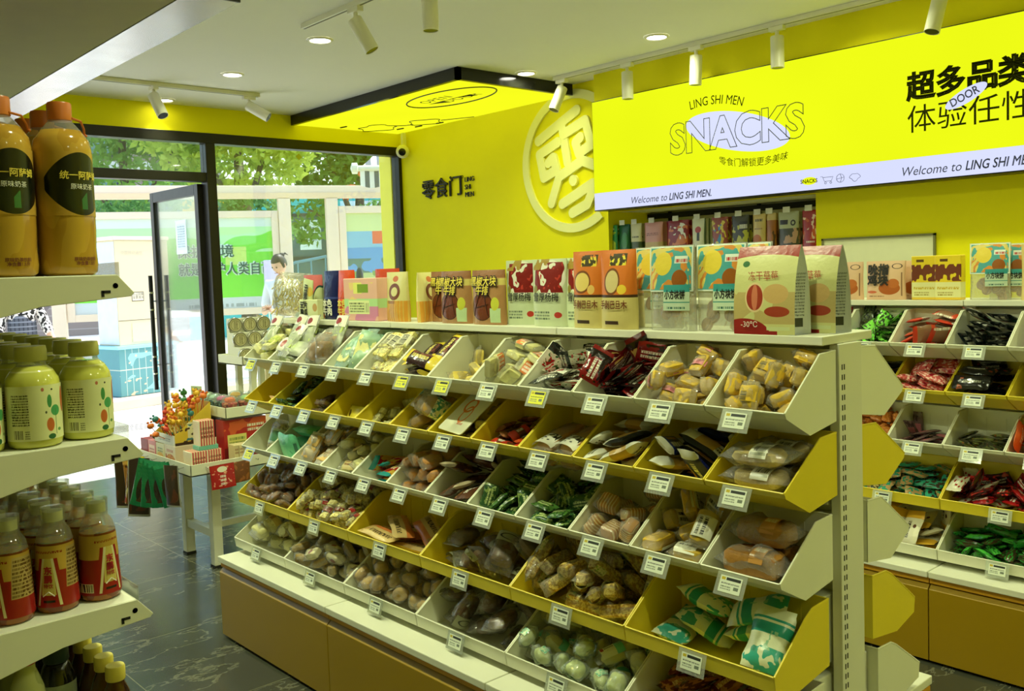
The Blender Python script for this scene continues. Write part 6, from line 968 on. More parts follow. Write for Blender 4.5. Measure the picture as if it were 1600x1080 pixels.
pz = layered('pretzel pouch', lin(226, 214, 140), [('band2', (0, .42), lin(226, 160, 60)), ('tri', (.0, .55, .0, .42, .9, .0), lin(206, 140, 50)), ('stripe', (9, .8, 0), lin(222, 190, 100)), ('band2', (.42, 1), lin(228, 218, 150)), ('ring', (.5, .60, .26, .17, .55), lin(126, 62, 26)), ('ell', (.5, .86, .13, .06), lin(214, 110, 50)), ('rect', (.2, .55, .36, .42), lin(170, 110, 50))], 'xz', .3, wr=.2)
o = mkpouch('pretzel_pouch', pz, .155, .19, .05, 'cream and orange pouch printed with a brown ring, beside pastel box', seed=9); facing(o, 2.07, 2.945, ST, -4)
o = mkpouch('pretzel_pouch', pz, .155, .185, .05, 'cream and orange ring pouch turned edge on behind its twin', seed=10); facing(o, 2.11, 2.815, ST, -62)
sk = layered('steak pouch', lin(176, 130, 84), [('blotin', (0, 1, .86, 1, 2, .3), lin(150, 100, 66)), ('ell', (.42, .33, .33, .26), lin(110, 48, 24)), ('stripe', (.01, .99, 0), lin(0, 0, 0)), ('ring', (.42, .33, .33, .26, .93), lin(60, 26, 12)), ('band2', (.72, .84), lin(214, 196, 110)), ('rect', (.66, .92, .04, .30), lin(196, 220, 170)), ('ell', (.79, .38, .10, .12), lin(204, 206, 70))], 'xz', .3, wr=.25)
for i, (y, x, lb, tn) in enumerate(((2.70, 2.125, 'tan steak pouch partly hidden, first of its three from the ring pouches', 10), (2.585, 2.07, 'tan steak pouch in the middle of its three on the top shelf', 0), (2.40, 2.065, 'tan steak pouch beside the white cherry pouches', 0))):
    o = mkpouch('steak_pouch', sk, .17, .186, .055, lb, seed=20+i); facing(o, x, y, ST, tn); f_ = pouch_front(.17, .186, .055)
    on_front(o, '黑椒大块\n牛排', .034, -.012, .135, plain('steak lettering rim', lin(50, 30, 14), .5), f_, bold=.004, gap=.0045, line=.9); on_front(o, '黑椒大块\n牛排', .034, -.012, .135, yelk, f_, gap=.0058, bold=.0006, line=.9)
    b = MB(); rim = [(-.055, .03), (-.03, .10), (.02, .03), (-.0, .095), (-.055, .055), (.02, .07)]
    for p, q in zip(rim[::2], rim[1::2]): b.tube([(p[0]+(q[0]-p[0])*k/6-.0, f_(p[0]+(q[0]-p[0])*k/6, p[1]+(q[1]-p[1])*k/6)-.001, p[1]+(q[1]-p[1])*k/6) for k in range(7)], .0012, 4)
    b.build('grill_print', plain('grill mark', lin(60, 26, 14), .5), o)
ch = layered('cherry pouch', lin(206, 216, 180), [('ell', (.55, .72, .42, .26), lin(232, 230, 214)), ('blotin', (.12, .95, .5, .95, 4.5, .44), lin(130, 24, 26)), ('blotin', (.2, .9, .55, .95, 8, .62), lin(190, 60, 50)), ('blotin', (.05, .5, .84, 1, 5, .5), lin(170, 140, 60)), ('ell', (.16, .55, .06, .06), lin(140, 130, 60)), ('text', (.12, .6, .10, .24, 3), lin(90, 110, 90)), ('ell', (.82, .17, .09, .045), lin(190, 60, 50))], 'xz', .3, wr=.2)
for i, (y, w_, lb, tn) in enumerate(((2.265, .125, 'white cherry pouch first beside the steak pouches', 14), (2.112, .155, 'white cherry pouch facing straight out, full cherry print', 0), (1.985, .13, 'white cherry pouch half hidden behind the orange almond pouch', 12))):
    o = mkpouch('cherry_pouch', ch, w_, .214, .05, lb, seed=30+i); facing(o, 2.075+.02*(i != 1), y, ST, tn); f_ = pouch_front(w_, .214, .05); on_front(o, '雪厚杨梅', .030, -.0, .082, inkk, f_, bold=.0004, width=w_*.72)
al = layered('almond pouch', lin(206, 110, 34), [('band2', (0, .40), lin(206, 190, 120)), ('band2', (.40, .435), lin(66, 40, 22)), ('ell', (.38, .60, .26, .15), lin(120, 66, 26)), ('ell', (.38, .60, .22, .12), lin(224, 196, 110)), ('ell', (.66, .5, .10, .06), lin(222, 180, 96)), ('rect', (.32, .78, .80, .92), lin(226, 200, 60)), ('blotin', (.3, .8, .8, .95, 9, .5), lin(60, 50, 20)), ('rect', (.22, .62, .06, .105), lin(60, 36, 20))], 'xz', .38, wr=.15)
al2 = layered('pistachio pouch', lin(206, 110, 34), [('band2', (0, .40), lin(206, 190, 120)), ('band2', (.40, .435), lin(66, 40, 22)), ('ell', (.42, .60, .22, .17), lin(120, 66, 26)), ('ell', (.42, .60, .18, .14), lin(206, 186, 130)), ('ell', (.70, .5, .12, .06), lin(230, 196, 60)), ('rect', (.32, .78, .80, .92), lin(226, 210, 60)), ('blotin', (.3, .8, .8, .95, 9, .5), lin(60, 50, 20)), ('rect', (.22, .62, .06, .105), lin(60, 36, 20))], 'xz', .38, wr=.15)
for i, (y, x, mm, lb, tn) in enumerate(((1.925, 2.062, al, 'orange and kraft almond pouch beside the cherry pouches', 0), (1.802, 2.052, al2, 'orange and kraft nut pouch overlapping its neighbour, pale nut print', 0), (1.86, 2.145, al, 'orange nut pouch standing behind the front two', 4))):
    o = mkpouch('almond_pouch', mm, .135, .232, .06, lb, seed=40+i); facing(o, x, y, ST, tn); f_ = pouch_front(.135, .232, .06); on_front(o, '手剥巴旦木', .027, 0, .062, brk, f_, width=.100, bold=.0006)
bi_f = film('biscuit pouch film', (.97, .98, .9), .24, .12, 40)
bh = layered('teal biscuit header', lin(80, 164, 166), [('blotin', (.02, .98, .05, .97, 2.6, .52), lin(226, 206, 110)), ('blotin', (.02, .98, .05, .97, 4.2, .6), lin(216, 140, 60)), ('ell', (.36, .62, .2, .26), lin(232, 206, 70)), ('ell', (.74, .28, .16, .2), lin(150, 86, 30)), ('rect', (.62, .9, .62, .78), lin(226, 236, 226)), ('text', (.64, .9, .64, .76, 1), lin(190, 50, 50)), ('rect', (0, 1, 0, .03), lin(226, 236, 226)), ('rect', (0, .03, 0, 1), lin(226, 236, 226)), ('rect', (.97, 1, 0, 1), lin(226, 236, 226)), ('rect', (0, 1, .97, 1), lin(226, 236, 226))], 'xz', .3, wr=.15)
def biscuit(x, y, tn, lb, w_=.155, seed=0, z=ST, h=.236, grp=None):
    o = mkpouch('biscuit_pouch', bi_f, w_, h, .055, lb, seed=seed, grp=grp); f_ = pouch_front(w_, h, .055)
    b = MB(); b.grid(lambda u, v: ((u-.5)*w_*.97, f_((u-.5)*w_*.97, h*(.46+.53*v))-.0032, h*(.46+.53*v)), 12, 8); b.build('printed_header', bh, o, smooth=True)
    lm = layered('teal name strip', lin(206, 226, 200), [('band2', (.72, 1), lin(60, 160, 160)), ('band2', (.3, .34), lin(60, 150, 140)), ('text', (.15, .85, .06, .2, 1), lin(50, 110, 100))], 'xz', .35)
    b = MB(); b.grid(lambda u, v: ((-.02+.52*u-.06)*w_+.0, f_((-.08+.52*u)*w_, h*(.24+.30*v))-.0050, h*(.24+.30*v)), 6, 4); b.build('name_strip', lm, o, smooth=True)
    on_front(o, '小方块饼', .026, .17*w_-.002, .385*h, inkk, f_, gap=.0060, width=.42*w_, bold=.0008)
    R_ = random.Random(seed); dm = lab('biscuit face', lin(196, 146, 70), ('ring', (.5, .5, .42, .42, .8), lin(160, 110, 50)), rough=.6)
    for k in range(8):
        px, pz = R_.uniform(-.3, .3)*w_, h*R_.uniform(.05, .36); Mx = Matrix.Translation((px, R_.uniform(-.010, .004), pz)) @ RX(R_.uniform(60, 110)) @ RY(R_.uniform(-30, 30)); MB().lathe([(0, -.004), (.019, -.004), (.021, 0), (.019, .004), (0, .004)], 14, Mx).build('biscuit', dm, o, smooth=True)
    facing(o, x, y, z, tn); return o
for i, (y, x, tn, lb) in enumerate(((1.72, 2.135, 8, 'clear biscuit pouch with teal header, behind the orange almond pouches'), (1.614, 2.065, 0, 'clear biscuit pouch with teal header, whole front visible beside almond pouches'), (1.475, 2.10, 4, 'clear biscuit pouch with teal header overlapped by its twin'), (1.388, 2.15, -14, 'clear biscuit pouch with blue header beside the big strawberry pouch'))): biscuit(x, y, tn, lb, .155 if i != 3 else .09, 50+i)
br = layered('strawberry pouch', lin(206, 206, 140), [('band2', (.84, 1), lin(160, 44, 34)), ('ell', (.5, .78, .7, .12), lin(214, 214, 150)), ('blotin', (0, 1, .12, .48, 2.2, .46), lin(190, 170, 110)), ('ell', (.36, .42, .16, .17), lin(160, 56, 40)), ('ring', (.36, .42, .16, .17, .86), lin(222, 200, 150)), ('ell', (.36, .42, .05, .15), lin(206, 120, 90)), ('ell', (.70, .46, .2, .11), lin(206, 170, 110)), ('ell', (.72, .26, .2, .06), lin(160, 60, 40)), ('ell', (.18, .0, .42, .18), lin(150, 32, 32)), ('rect', (0, .72, 0, .04), lin(150, 32, 32)), ('rect', (.55, .92, .05, .09), lin(206, 214, 160)), ('ell', (.17, .80, .06, .035), lin(50, 110, 60))], 'xz', .28, wr=.15)
sv = layered('silver pouch side', lin(206, 212, 214), [('text', (.3, .8, .2, .7, 14), lin(120, 126, 130)), ('rect', (.35, .75, .08, .18), lin(60, 64, 66))], 'yz', .25, wr=.2)
def gusset(w, h, d, label, seed):
    """flat-bottomed pouch: printed front, folded silver side panels, sealed top"""
    b = MB(); t = lambda z: max(.02, 1-(z/h)**3*.96)
    b.grid(lambda u, v: ((u-.5)*w, -d/2*t(v*h)-.004*math.sin(PI*u)*math.sin(PI*v), v*h), 10, 12)
    o = b.build('strawberry_pouch', br, smooth=True); tag(o, label, 'snack pouch')
    for s in (-1, 1):
        b = MB(); b.grid(lambda u, v: (s*w/2-s*.022*(1-abs(2*u-1))*t(v*h), (u-.5)*d*t(v*h), v*h), 6, 12); b.build('side_panel', sv, o, smooth=False)
    b = MB(); b.grid(lambda u, v: ((u-.5)*w, d/2*t(v*h), v*h), 8, 12); b.build('back_panel', sv, o, smooth=True)
    MB().box((-w/2, -d/2, 0), (w/2, d/2, .001)).build('bottom_panel', sv, o)
    text('冻干草莓', .026, frame((1, 0, 0), (0, 0, 1), (.0, -d/2*t(h*.62)-.007, h*.62)), redk, o, align='CENTER', width=.085); text('-30℃', .020, frame((1, 0, 0), (0, 0, 1), (-w*.36, -d/2-.0065, h*.085)), whitek, o)
    return o
o = gusset(.175, .222, .075, 'big strawberry pouch with red top at the post end, in front', 1); facing(o, 2.062, 1.302, ST, 0)
o = gusset(.165, .218, .07, 'big strawberry pouch with red top standing behind its twin', 2); facing(o, 2.155, 1.236, ST, -4)
# ------------------------------------------------------------------ second gondola, top shelf
X2 = 3.865
ck = layered('peach pouch', lin(226, 186, 150), [('ell', (.62, .30, .26, .17), lin(180, 92, 36)), ('ell', (.72, .42, .14, .12), lin(190, 104, 44)), ('ell', (.18, .2, .13, .035), lin(206, 100, 60)), ('ring', (.80, .86, .13, .07, .8), lin(60, 40, 30)), ('text', (.1, .5, .08, .12, 1), lin(140, 90, 60)), ('rect', (.9, .93, .1, .7), lin(150, 110, 80))], 'xz', .35, wr=.15)
for i, (y, lb) in enumerate(((2.065, 'peach pouch with bold black characters, partly behind the strawberry pouch'), (1.877, 'peach pouch with bold black characters in full view on second gondola'))):
    o = mkpouch('chicken_pouch', ck, .175, .166, .045, lb, seed=60+i); facing(o, X2, y, ST, 0); f_ = pouch_front(.175, .166, .045); on_front(o, '吮指\n鸡块', .048, -.028, .112, inkk, f_, bold=.0022, line=.95)
o = mkpouch('chicken_pouch', ck, .17, .164, .04, 'peach pouch seen edge on behind the black lettered ones', seed=62); facing(o, X2+.06, 1.80, ST, 4)
yb = layered('yellow date box', lin(228, 200, 40), [('band2', (0, .40), lin(228, 224, 160)), ('blotin', (0, 1, .42, .80, 4, .46), lin(110, 50, 30)), ('text', (.08, .92, .24, .33, 1), lin(200, 170, 40)), ('text', (.1, .7, .1, .2, 2), lin(160, 140, 60)), ('stripe', (.01, .99, 1), lin(0, 0, 0)), ('band2', (0, .06), lin(226, 190, 60)), ('rect', (.2, .5, .86, .92), lin(90, 60, 20))], 'xz', .35)
for i, (y, lb, x) in enumerate(((1.705, 'yellow and white date box beside the peach pouches', X2), (1.603, 'yellow and white date box overlapping its neighbour', X2-.012), (2.155, 'yellow date box behind the big strawberry pouch', X2+.03))):
    o = mkpouch('date_box', yb, .105, .182, .045, lb, 'snack box', seed=65+i, box=True); facing(o, x, y, ST)
biscuit(X2, 1.452, 6, 'teal header biscuit pouch on second gondola beside the yellow boxes', .15, 70, h=.225); biscuit(X2+.055, 1.40, 2, 'teal header biscuit pouch on second gondola, second one back', .15, 71, h=.22)
o = mkpouch('orange_snack_pouch', layered('orange slice pouch', lin(224, 200, 120), [('ell', (.3, .3, .2, .14), lin(220, 140, 40)), ('rect', (.1, .9, .6, .8), W_)], 'xz', .3, wr=.2), .15, .215, .05, 'cream and orange pouch at the edge of view on second gondola', seed=75); facing(o, X2-.01, 1.26, ST)
# ------------------------------------------------------------------ bags hanging on hooks in the alcove
tagw = plain('white hook label', lin(226, 226, 205), .5); hookm = M['steel']
def hung(y, w_, h, mat, lb, seed, z=1.868, n=2):
    hk = thing('display_hook', 'chrome display hook with white end label holding the ' + lb.replace(' hanging in the alcove', ''), 'hook', (5.95, y, z+.012), 0, 'alcove display hooks')
    MB().tube([(0, 0, 0), (-.46, 0, 0), (-.475, 0, .012)], .003, 6).build('rod', hookm, hk); MB().box((-.478, -.026, -.004), (-.4755, .026, .034)).build('end_label', tagw, hk)
    MB().box((-.003, -.015, -.02), (-.0005, .015, .02)).build('hook_plate', hookm, hk)
    for k in range(n):
        o = pouch(w_, h, .035, seed+k).build('hanging_snack_bag', mat, smooth=True); o.matrix_world = Matrix.Translation((5.50+.055*k, y+.006*k, z-h+.014)) @ Matrix.Rotation(-PI/2+math.radians(-6+5*k), 4, 'Z')
        tag(o, lb if k == 0 else lb.replace(' hanging in the alcove', '')+' behind its front twin', 'hanging bag', lb)
hb = lambda nm, base, *ls: layered(nm, base, ls, 'xz', .28, wr=.25)
HB = [(4.90, .165, .215, hb('green hung bag', lin(40, 130, 80), ('blotin', (.1, .9, .1, .75, 3, .48), lin(170, 190, 70)), ('text', (.3, .8, .82, .92, 1), W_)), 'green bag hanging in the alcove first from the emblem'), (4.76, .125, .21, hb('deep green hung bag', lin(24, 96, 56), ('ell', (.6, .4, .3, .3), lin(60, 140, 70))), 'deep green bag hanging in the alcove second from the emblem'),
      (4.64, .125, .20, hb('cream hung bag', lin(222, 216, 170), ('text', (.2, .8, .45, .55, 1), INK), ('band2', (0, .3), lin(70, 90, 50))), 'cream bag hanging in the alcove beside the pink one'), (4.47, .205, .20, hb('pink hung bag', lin(214, 150, 140), ('text', (.15, .8, .5, .62, 2), lin(120, 60, 60)), ('band2', (0, .25), lin(200, 170, 110))), 'pink bag hanging in the alcove'),
      (4.245, .235, .20, hb('crimson hung bag', lin(140, 24, 36), ('blotin', (.1, .95, .1, .8, 3, .5), lin(214, 120, 60)), ('blotin', (.2, .9, .3, .9, 5, .6), W_)), 'crimson bag with food print hanging in the alcove'), (4.055, .135, .20, hb('white mark hung bag', lin(222, 222, 190), ('ell', (.5, .6, .22, .12), lin(170, 50, 40)), ('rect', (.42, .62, .2, .5), lin(40, 50, 50)), ('band', (.92, 1), lin(80, 100, 60))), 'white bag with red round mark hanging in the alcove'),
      (3.875, .155, .205, hb('multicolour hung bag', lin(150, 70, 60), ('blotin', (0, .7, 0, .8, 3.5, .5), lin(60, 140, 190)), ('blotin', (0, 1, .1, .9, 5, .58), lin(214, 196, 70))), 'multicoloured bag hanging in the alcove'), (3.705, .165, .205, hb('black hung bag', lin(60, 60, 44), ('blotin', (0, 1, .1, .7, 4, .48), lin(190, 190, 70)), ('rect', (.5, .9, .5, .8), lin(30, 30, 26)), ('text', (.5, .9, .55, .78, 1), W_)), 'black and yellow bag hanging in the alcove'),
      (3.555, .115, .235, hb('tan hung bag', lin(222, 196, 120), ('ell', (.4, .25, .35, .16), lin(196, 110, 40)), ('text', (.2, .8, .78, .9, 1), INK), ('text', (.2, .8, .55, .62, 1), lin(120, 60, 30))), 'tan bag with orange food print hanging in the alcove'), (3.462, .085, .24, hb('caramel hung bag', lin(170, 104, 44), ('band2', (.8, 1), lin(214, 190, 120)), ('blotin', (0, 1, 0, .5, 4, .55), lin(90, 60, 30))), 'caramel narrow bag hanging in the alcove'),
      (3.332, .175, .22, hb('grey green hung bag', lin(176, 180, 140), ('rect', (0, 1, 0, .5), lin(70, 70, 50)), ('blotin', (.3, 1, .05, .5, 4, .5), lin(190, 150, 120)), ('rect', (.12, .5, .62, .76), INK), ('ring', (.75, .66, .12, .09, .5), INK)), 'grey green bag with black marks hanging in the alcove'), (3.172, .135, .235, hb('red hung bag', lin(160, 30, 26), ('blotin', (0, 1, .2, .8, 2.5, .5), lin(200, 90, 40)), ('blotin', (0, 1, .2, .9, 5, .62), lin(226, 200, 170)), ('text', (.3, .8, .1, .18, 1), W_)), 'red bag hanging in the alcove at its panel end')]
for i, (y, w_, h, mm, lb) in enumerate(HB): hung(y, w_*.95, h, mm, lb, 100+3*i)
# ------------------------------------------------------------------ drinks gondola on the aisle's other side, seen from its end
DG = thing('drinks_gondola', 'white drinks shelving with bottles, end on, under a grey rimmed hood', 'display rack', (.39, 3.0, 0))
def dw(b, lo, hi): return b.box((lo[0]-.39, lo[1]-3.0, lo[2]), (hi[0]-.39, hi[1]-3.0, hi[2]))
SH = [1.580, 1.286, .988, .70, .41]
DY0, DY1 = 1.703, 4.40
b = MB(); dw(b, (.165, DY0+.02, .12), (.185, DY1, 2.0)); b.build('back_panel', M['white'], DG)
for y in (DY0+.005, 2.6, 3.5, DY1-.02): 
    b = MB(); dw(b, (.155, y, 0), (.195, y+.035, 2.09)); b.build('upright', M['white'], DG, bevel=.002)
b = MB(); dw(b, (.19, DY0+.01, 0), (.60, DY1, .12)); b.build('plinth', M['white'], DG)
clearstrip = film('clear price rail', (.97, 1, .97), .10, .06, 4)
for z in SH:
    b = MB(); dw(b, (.195, DY0, z-.028), (.590, DY1, z)); s = b.build('shelf', M['white'], DG, bevel=.002)
    prof = [(.195, z-.115), (.46, z-.052), (.612, z-.040), (.618, z-.034), (.590, z-.001), (.195, z-.001)]
    b = MB(); b.prism([(p[0]-.39, p[1]) for p in prof], DY0-.0025-3.0, DY0-.0003-3.0, 'xz'); k = b.build('bracket', M['white'], DG, bevel=.001)
    b = MB()
    for xx, zz, r in ((.585, z-.020, .0048),): b.lathe([(0, 0), (r, 0)], 16, Matrix.Translation((xx-.39, DY0-.0029-3.0, zz)) @ RX(90))
    dw(b, (.562, DY0-.0031, z-.033), (.576, DY0-.0027, z-.028)); dw(b, (.560, DY0-.0031, z-.039), (.565, DY0-.0027, z-.028)); b.build('slot_hole', M['dark'], k)
    b = MB(); dw(b, (.593, DY0+.004, z-.024), (.5955, DY1-.01, z+.022)); b.build('price_rail', clearstrip, DG)
hd = thing('overhead_hood', 'grey rimmed overhead sign hood above the drinks shelving', 'hood', (.55, 3.0, 2.1))
b = MB(); b.box((-.45, -1.297, 0), (.197, 1.4, .012)).build('soffit', plain('olive soffit board', lin(196, 194, 150), .7), hd)
b = MB(); b.box((.199, -1.297, -.001), (.30, 1.4, .20)); b.build('rim', plain('grey hood rim', lin(210, 210, 212), .24, .85), hd)
b = MB(); b.box((.199, -1.302, -.001), (.302, -1.297, .20)); b.build('rim_end', M['black'], hd)
b = MB(); b.box((-.45, -1.297, .012), (.198, 1.4, .20)); b.build('sign_body', plain('hood body', lin(200, 200, 190), .6), hd)
b = MB(); b.box((.304-.004, -1.2, .02), (.304, 1.3, .18)); b.build('sign_face', M['white'], hd)
for y in (-1.27, .5, 1.36): MB().tube([(-.36, y, 0), (-.36, y, .92)], .006, 8).build('hanger_rod', M['steel'], hd)
# 1.5 litre milk tea
liq = lambda nm, c, c2: layered(nm, c, [('blot', (2.5, .55), c2)], 'xz', .12, rnd=.06)
def wrap_text(body, size, R0, mat, parent, z, a0=0.0, **kw):
    return text(body, size, Matrix(), mat, parent, align='CENTER', fn=lambda x, y, c: (R0*math.sin(x/R0+a0), -R0*math.cos(x/R0+a0), y+z), **kw)
tea = liq('milk tea', lin(190, 150, 56), lin(180, 138, 48)); caporange = plain('orange cap', lin(196, 108, 40), .35); capw = plain('cream cap', lin(220, 220, 176), .4)
clearb = film('clear bottle shoulder', (.96, .97, .9), .14, .05, 8)
lens = layered('black oval label', lin(190, 150, 60), [('ell', (.5, .5, .51, .495), lin(18, 20, 14)), ('ell', (.5, .30, .30, .25), lin(26, 34, 20)), ('tri', (.48, .60, .1, .36, 1.0, .26), lin(50, 110, 60))], 'xz', .25, rnd=.05)
def tea_bottle(i):
    t = bpy.data.objects.new('tea_bottle', None); t.empty_display_size = .05; C.objects.link(t)
    MB().lathe([(.040, 0), (.0475, .006), (.049, .02), (.0475, .05), (.049, .08), (.049, .155), (.0475, .165), (.049, .175), (.049, .222), (.046, .240), (.034, .258)], 28).build('body', tea, t, smooth=True, angle=60)
    MB().lathe([(.0342, .2575), (.024, .270), (.0185, .276), (.0185, .285)], 24, caps=False).build('shoulder', clearb, t, smooth=True)
    MB().lathe([(.0, .2765), (.0205, .2765), (.0205, .305), (.019, .308), (0, .308)], 24).build('cap', caporange, t, smooth=True, angle=40)
    # wraparound label patch, front only
    a = 1.3; R0 = .0497
    b = MB(); b.grid(lambda u, v: (R0*math.sin((u-.5)*2*a), -R0*math.cos((u-.5)*2*a), .105+.112*v), 20, 4)
    lb_ = b.build('label', lens, t, smooth=True)
    wrap_text('统一阿萨姆', .0155, R0+.0014, yelk, lb_, .170, 0, bold=.0003); wrap_text('原味奶茶', .011, R0+.0014, whitek, lb_, .152, 0)
    wrap_text('原味奶茶饮料\n净含量1.5升', .0075, .0500, brk, lb_, .026, 0, bold=.0002)
    b = MB(); b.grid(lambda u, v: (.0496*math.sin(1.35+.55*u), -.0496*math.cos(1.35+.55*u), .03+.10*v), 6, 2); b.build('back_print', layered('milk tea back print', lin(206, 186, 110), [('rect', (.2, .8, .08, .34), W_), ('bars', (.24, .76, .1, .32, 12), INK), ('text', (.1, .9, .45, .95, 9), lin(90, 60, 20))], 'xz', .3, rnd=0), t, smooth=True)
    b = MB(); b.tube([(.012, -.016, .281), (.034, -.012, .278), (.044, -.006, .266), (.049, .0, .258), (.0515, -.004, .254)], .0022, 6); b.build('tear_ring', caporange, t, smooth=True)
    return t
def water_bottle(i):
    t = bpy.data.objects.new('flower_juice_bottle', None); t.empty_display_size = .05; C.objects.link(t)
    ju = layered('pale lime drink', lin(206, 206, 96), [('band2', (.93, .95), lin(226, 224, 150))], 'xz', .1, rnd=.05)
    MB().lathe([(.036, 0), (.0425, .004), (.0438, .014), (.0438, .105), (.042, .118), (.034, .132), (.025, .140)], 28).build('body', ju, t, smooth=True, angle=60)
    MB().lathe([(.025, .139), (.0225, .146), (.0225, .152)], 24, caps=False).build('neck', clearb, t, smooth=True)
    MB().lathe([(.0, .148), (.0245, .148), (.0258, .150), (.0258, .166), (.0245, .174), (0, .174)], 28).build('cap', plain('olive cream cap', lin(186, 184, 108), .4), t, smooth=True, angle=40)
    lbm = layered('flower label', lin(226, 228, 176), [('text', (.02, .22, .28, .86, 12), lin(60, 64, 44)), ('bars', (.03, .13, .04, .2, 12), INK), ('text', (.15, .22, .04, .2, 4), lin(90, 90, 60)), ('ell', (.60, .27, .085, .13), lin(196, 100, 50)), ('ring', (.60, .27, .085, .13, .93), lin(226, 190, 130)), ('ell', (.92, .70, .05, .24), lin(190, 96, 50)), ('ell', (.72, .52, .10, .10), lin(70, 160, 96)), ('ell', (.60, .70, .05, .12), lin(60, 140, 80)), ('rect', (.72, .733, .08, .55), lin(80, 130, 70)), ('ell', (.62, .05, .08, .05), lin(40, 100, 60)), ('ell', (.80, .16, .04, .03), lin(90, 140, 70)), ('ell', (.47, .92, .03, .035), lin(190, 110, 90)), ('ell', (.66, .91, .022, .018), INK), ('ell', (.52, .50, .02, .025), lin(70, 80, 50))], 'xz', .35, rnd=.03, coord='UV' if False else 'Generated')
    R0 = .0444; a = 1.45
    b = MB(); b.grid(lambda u, v: (R0*math.sin(-.25+(u-.5)*2*a), -R0*math.cos(-.25+(u-.5)*2*a), .014+.094*v), 24, 3); b.build('label', lbm, t, smooth=True)
    return t
def energy_bottle(i):
    t = bpy.data.objects.new('energy_drink_bottle', None); t.empty_display_size = .05; C.objects.link(t)
    MB().lathe([(.030, 0), (.0345, .004), (.036, .02), (.0335, .08), (.031, .120), (.031, .124)], 28, caps=True).build('body', liq('amber drink', lin(150, 92, 30), lin(120, 60, 24)), t, smooth=True, angle=60)
    MB().lathe([(.031, .1235), (.027, .140), (.0185, .154), (.016, .160)], 24, caps=False).build('shoulder', clearb, t, smooth=True)
    MB().lathe([(.0, .158), (.0165, .158), (.0165, .176), (0, .177)], 20).build('cap', capw, t, smooth=True, angle=40)
    MB().lathe([(.0195, .153), (.0205, .183), (.0, .184)], 20, caps=False).build('outer_cup', clearb, t, smooth=True)
    em_ = layered('red gold label', lin(150, 30, 26), [('band2', (.60, 1), lin(190, 152, 66)), ('tri', (.30, .70, .50, .62, .0, .62), lin(190, 152, 66)), ('line', (.24, .03, .40, .80, .105), lin(150, 30, 26)), ('line', (.76, .03, .60, .80, .105), lin(150, 30, 26)), ('rect', (.40, .60, .20, .80), lin(206, 186, 100)), ('line', (.36, .20, .42, .80, .03), lin(206, 186, 100)), ('line', (.64, .20, .58, .80, .03), lin(206, 186, 100)), ('line', (.24, .03, .40, .80, .028), lin(222, 212, 160)), ('line', (.76, .03, .60, .80, .028), lin(222, 212, 160)), ('text', (.2, .8, .88, .94, 1), lin(140, 50, 30)), ('rect', (.36, .64, .08, .12), INK), ('rect', (.0, .12, .05, .2), lin(222, 214, 170)), ('bars', (.01, .11, .06, .19, 9), INK), ('rect', (.86, 1, .3, .95), lin(176, 150, 90)), ('text', (.87, .99, .32, .93, 10), lin(90, 60, 30))], 'xz', .25, rnd=.04)
    rr = lambda z: .0366-(.0031/.06)*max(0, z-.02) if z < .08 else .0340-(.0025/.04)*(z-.08)
    b = MB(); b.grid(lambda u, v: (rr(.012+.108*v)*math.sin((u-.5)*5.2), -rr(.012+.108*v)*math.cos((u-.5)*5.2), .012+.108*v), 30, 6); lb_ = b.build('label', em_, t, smooth=True)
    for q, (c, z) in enumerate((('东', .072), ('鹏', .057), ('特饮', .047))): text(c, .0145 if q < 2 else .008, Matrix(), redk, lb_, align='CENTER', bold=.0007 if q < 2 else .0002, fn=lambda x, y, c_, z=z: ((rr(y+z)+.0009)*math.sin(x/.035), -(rr(y+z)+.0009)*math.cos(x/.035), y+z))
    b = MB(); b.tube([((rr(z)+.0006)*math.sin(a_), -(rr(z)+.0006)*math.cos(a_), z) for a_, z in ((-.28, .032), (0, .040), (.28, .032))], .0012, 4); b.build('chevron', whitek, lb_)
    return t
def tall_bottle(i):
    t = bpy.data.objects.new('dark_drink_bottle', None); t.empty_display_size = .05; C.objects.link(t)
    MB().lathe([(.026, 0), (.0295, .004), (.0295, .085), (.026, .10), (.020, .118), (.0155, .128), (.0155, .135)], 24).build('body', liq('cola brown drink', lin(70, 38, 24), lin(50, 26, 16)), t, smooth=True, angle=60)
    MB().lathe([(0, .134), (.0165, .134), (.0175, .136), (.0175, .158), (.016, .161), (0, .161)], 22).build('cap', plain('yellow cap', lin(216, 200, 84), .4), t, smooth=True, angle=40)
    MB().lathe([(.0299, .03), (.0299, .082)], 24, caps=False).build('label', layered('dark red label', lin(80, 30, 26), [('band2', (.4, .6), lin(150, 90, 50))], 'xz', .35), t, smooth=True); return t
def black_bottle(i):
    t = bpy.data.objects.new('black_drink_bottle', None); t.empty_display_size = .05; C.objects.link(t)
    MB().lathe([(.028, 0), (.0325, .004), (.0325, .12), (.024, .145), (.018, .155)], 24).build('body', liq('black drink', lin(26, 26, 20), lin(16, 16, 12)), t, smooth=True, angle=60)
    MB().lathe([(0, .153), (.022, .153), (.023, .156), (.022, .190), (0, .192)], 22).build('cap', plain('black green cap', lin(24, 44, 34), .4), t, smooth=True, angle=40)
    MB().lathe([(.033, .05), (.033, .115)], 24, caps=False).build('label', layered('grey green label', lin(150, 160, 120), [('band2', (.2, .35), lin(60, 80, 50))], 'xz', .35), t, smooth=True); return t
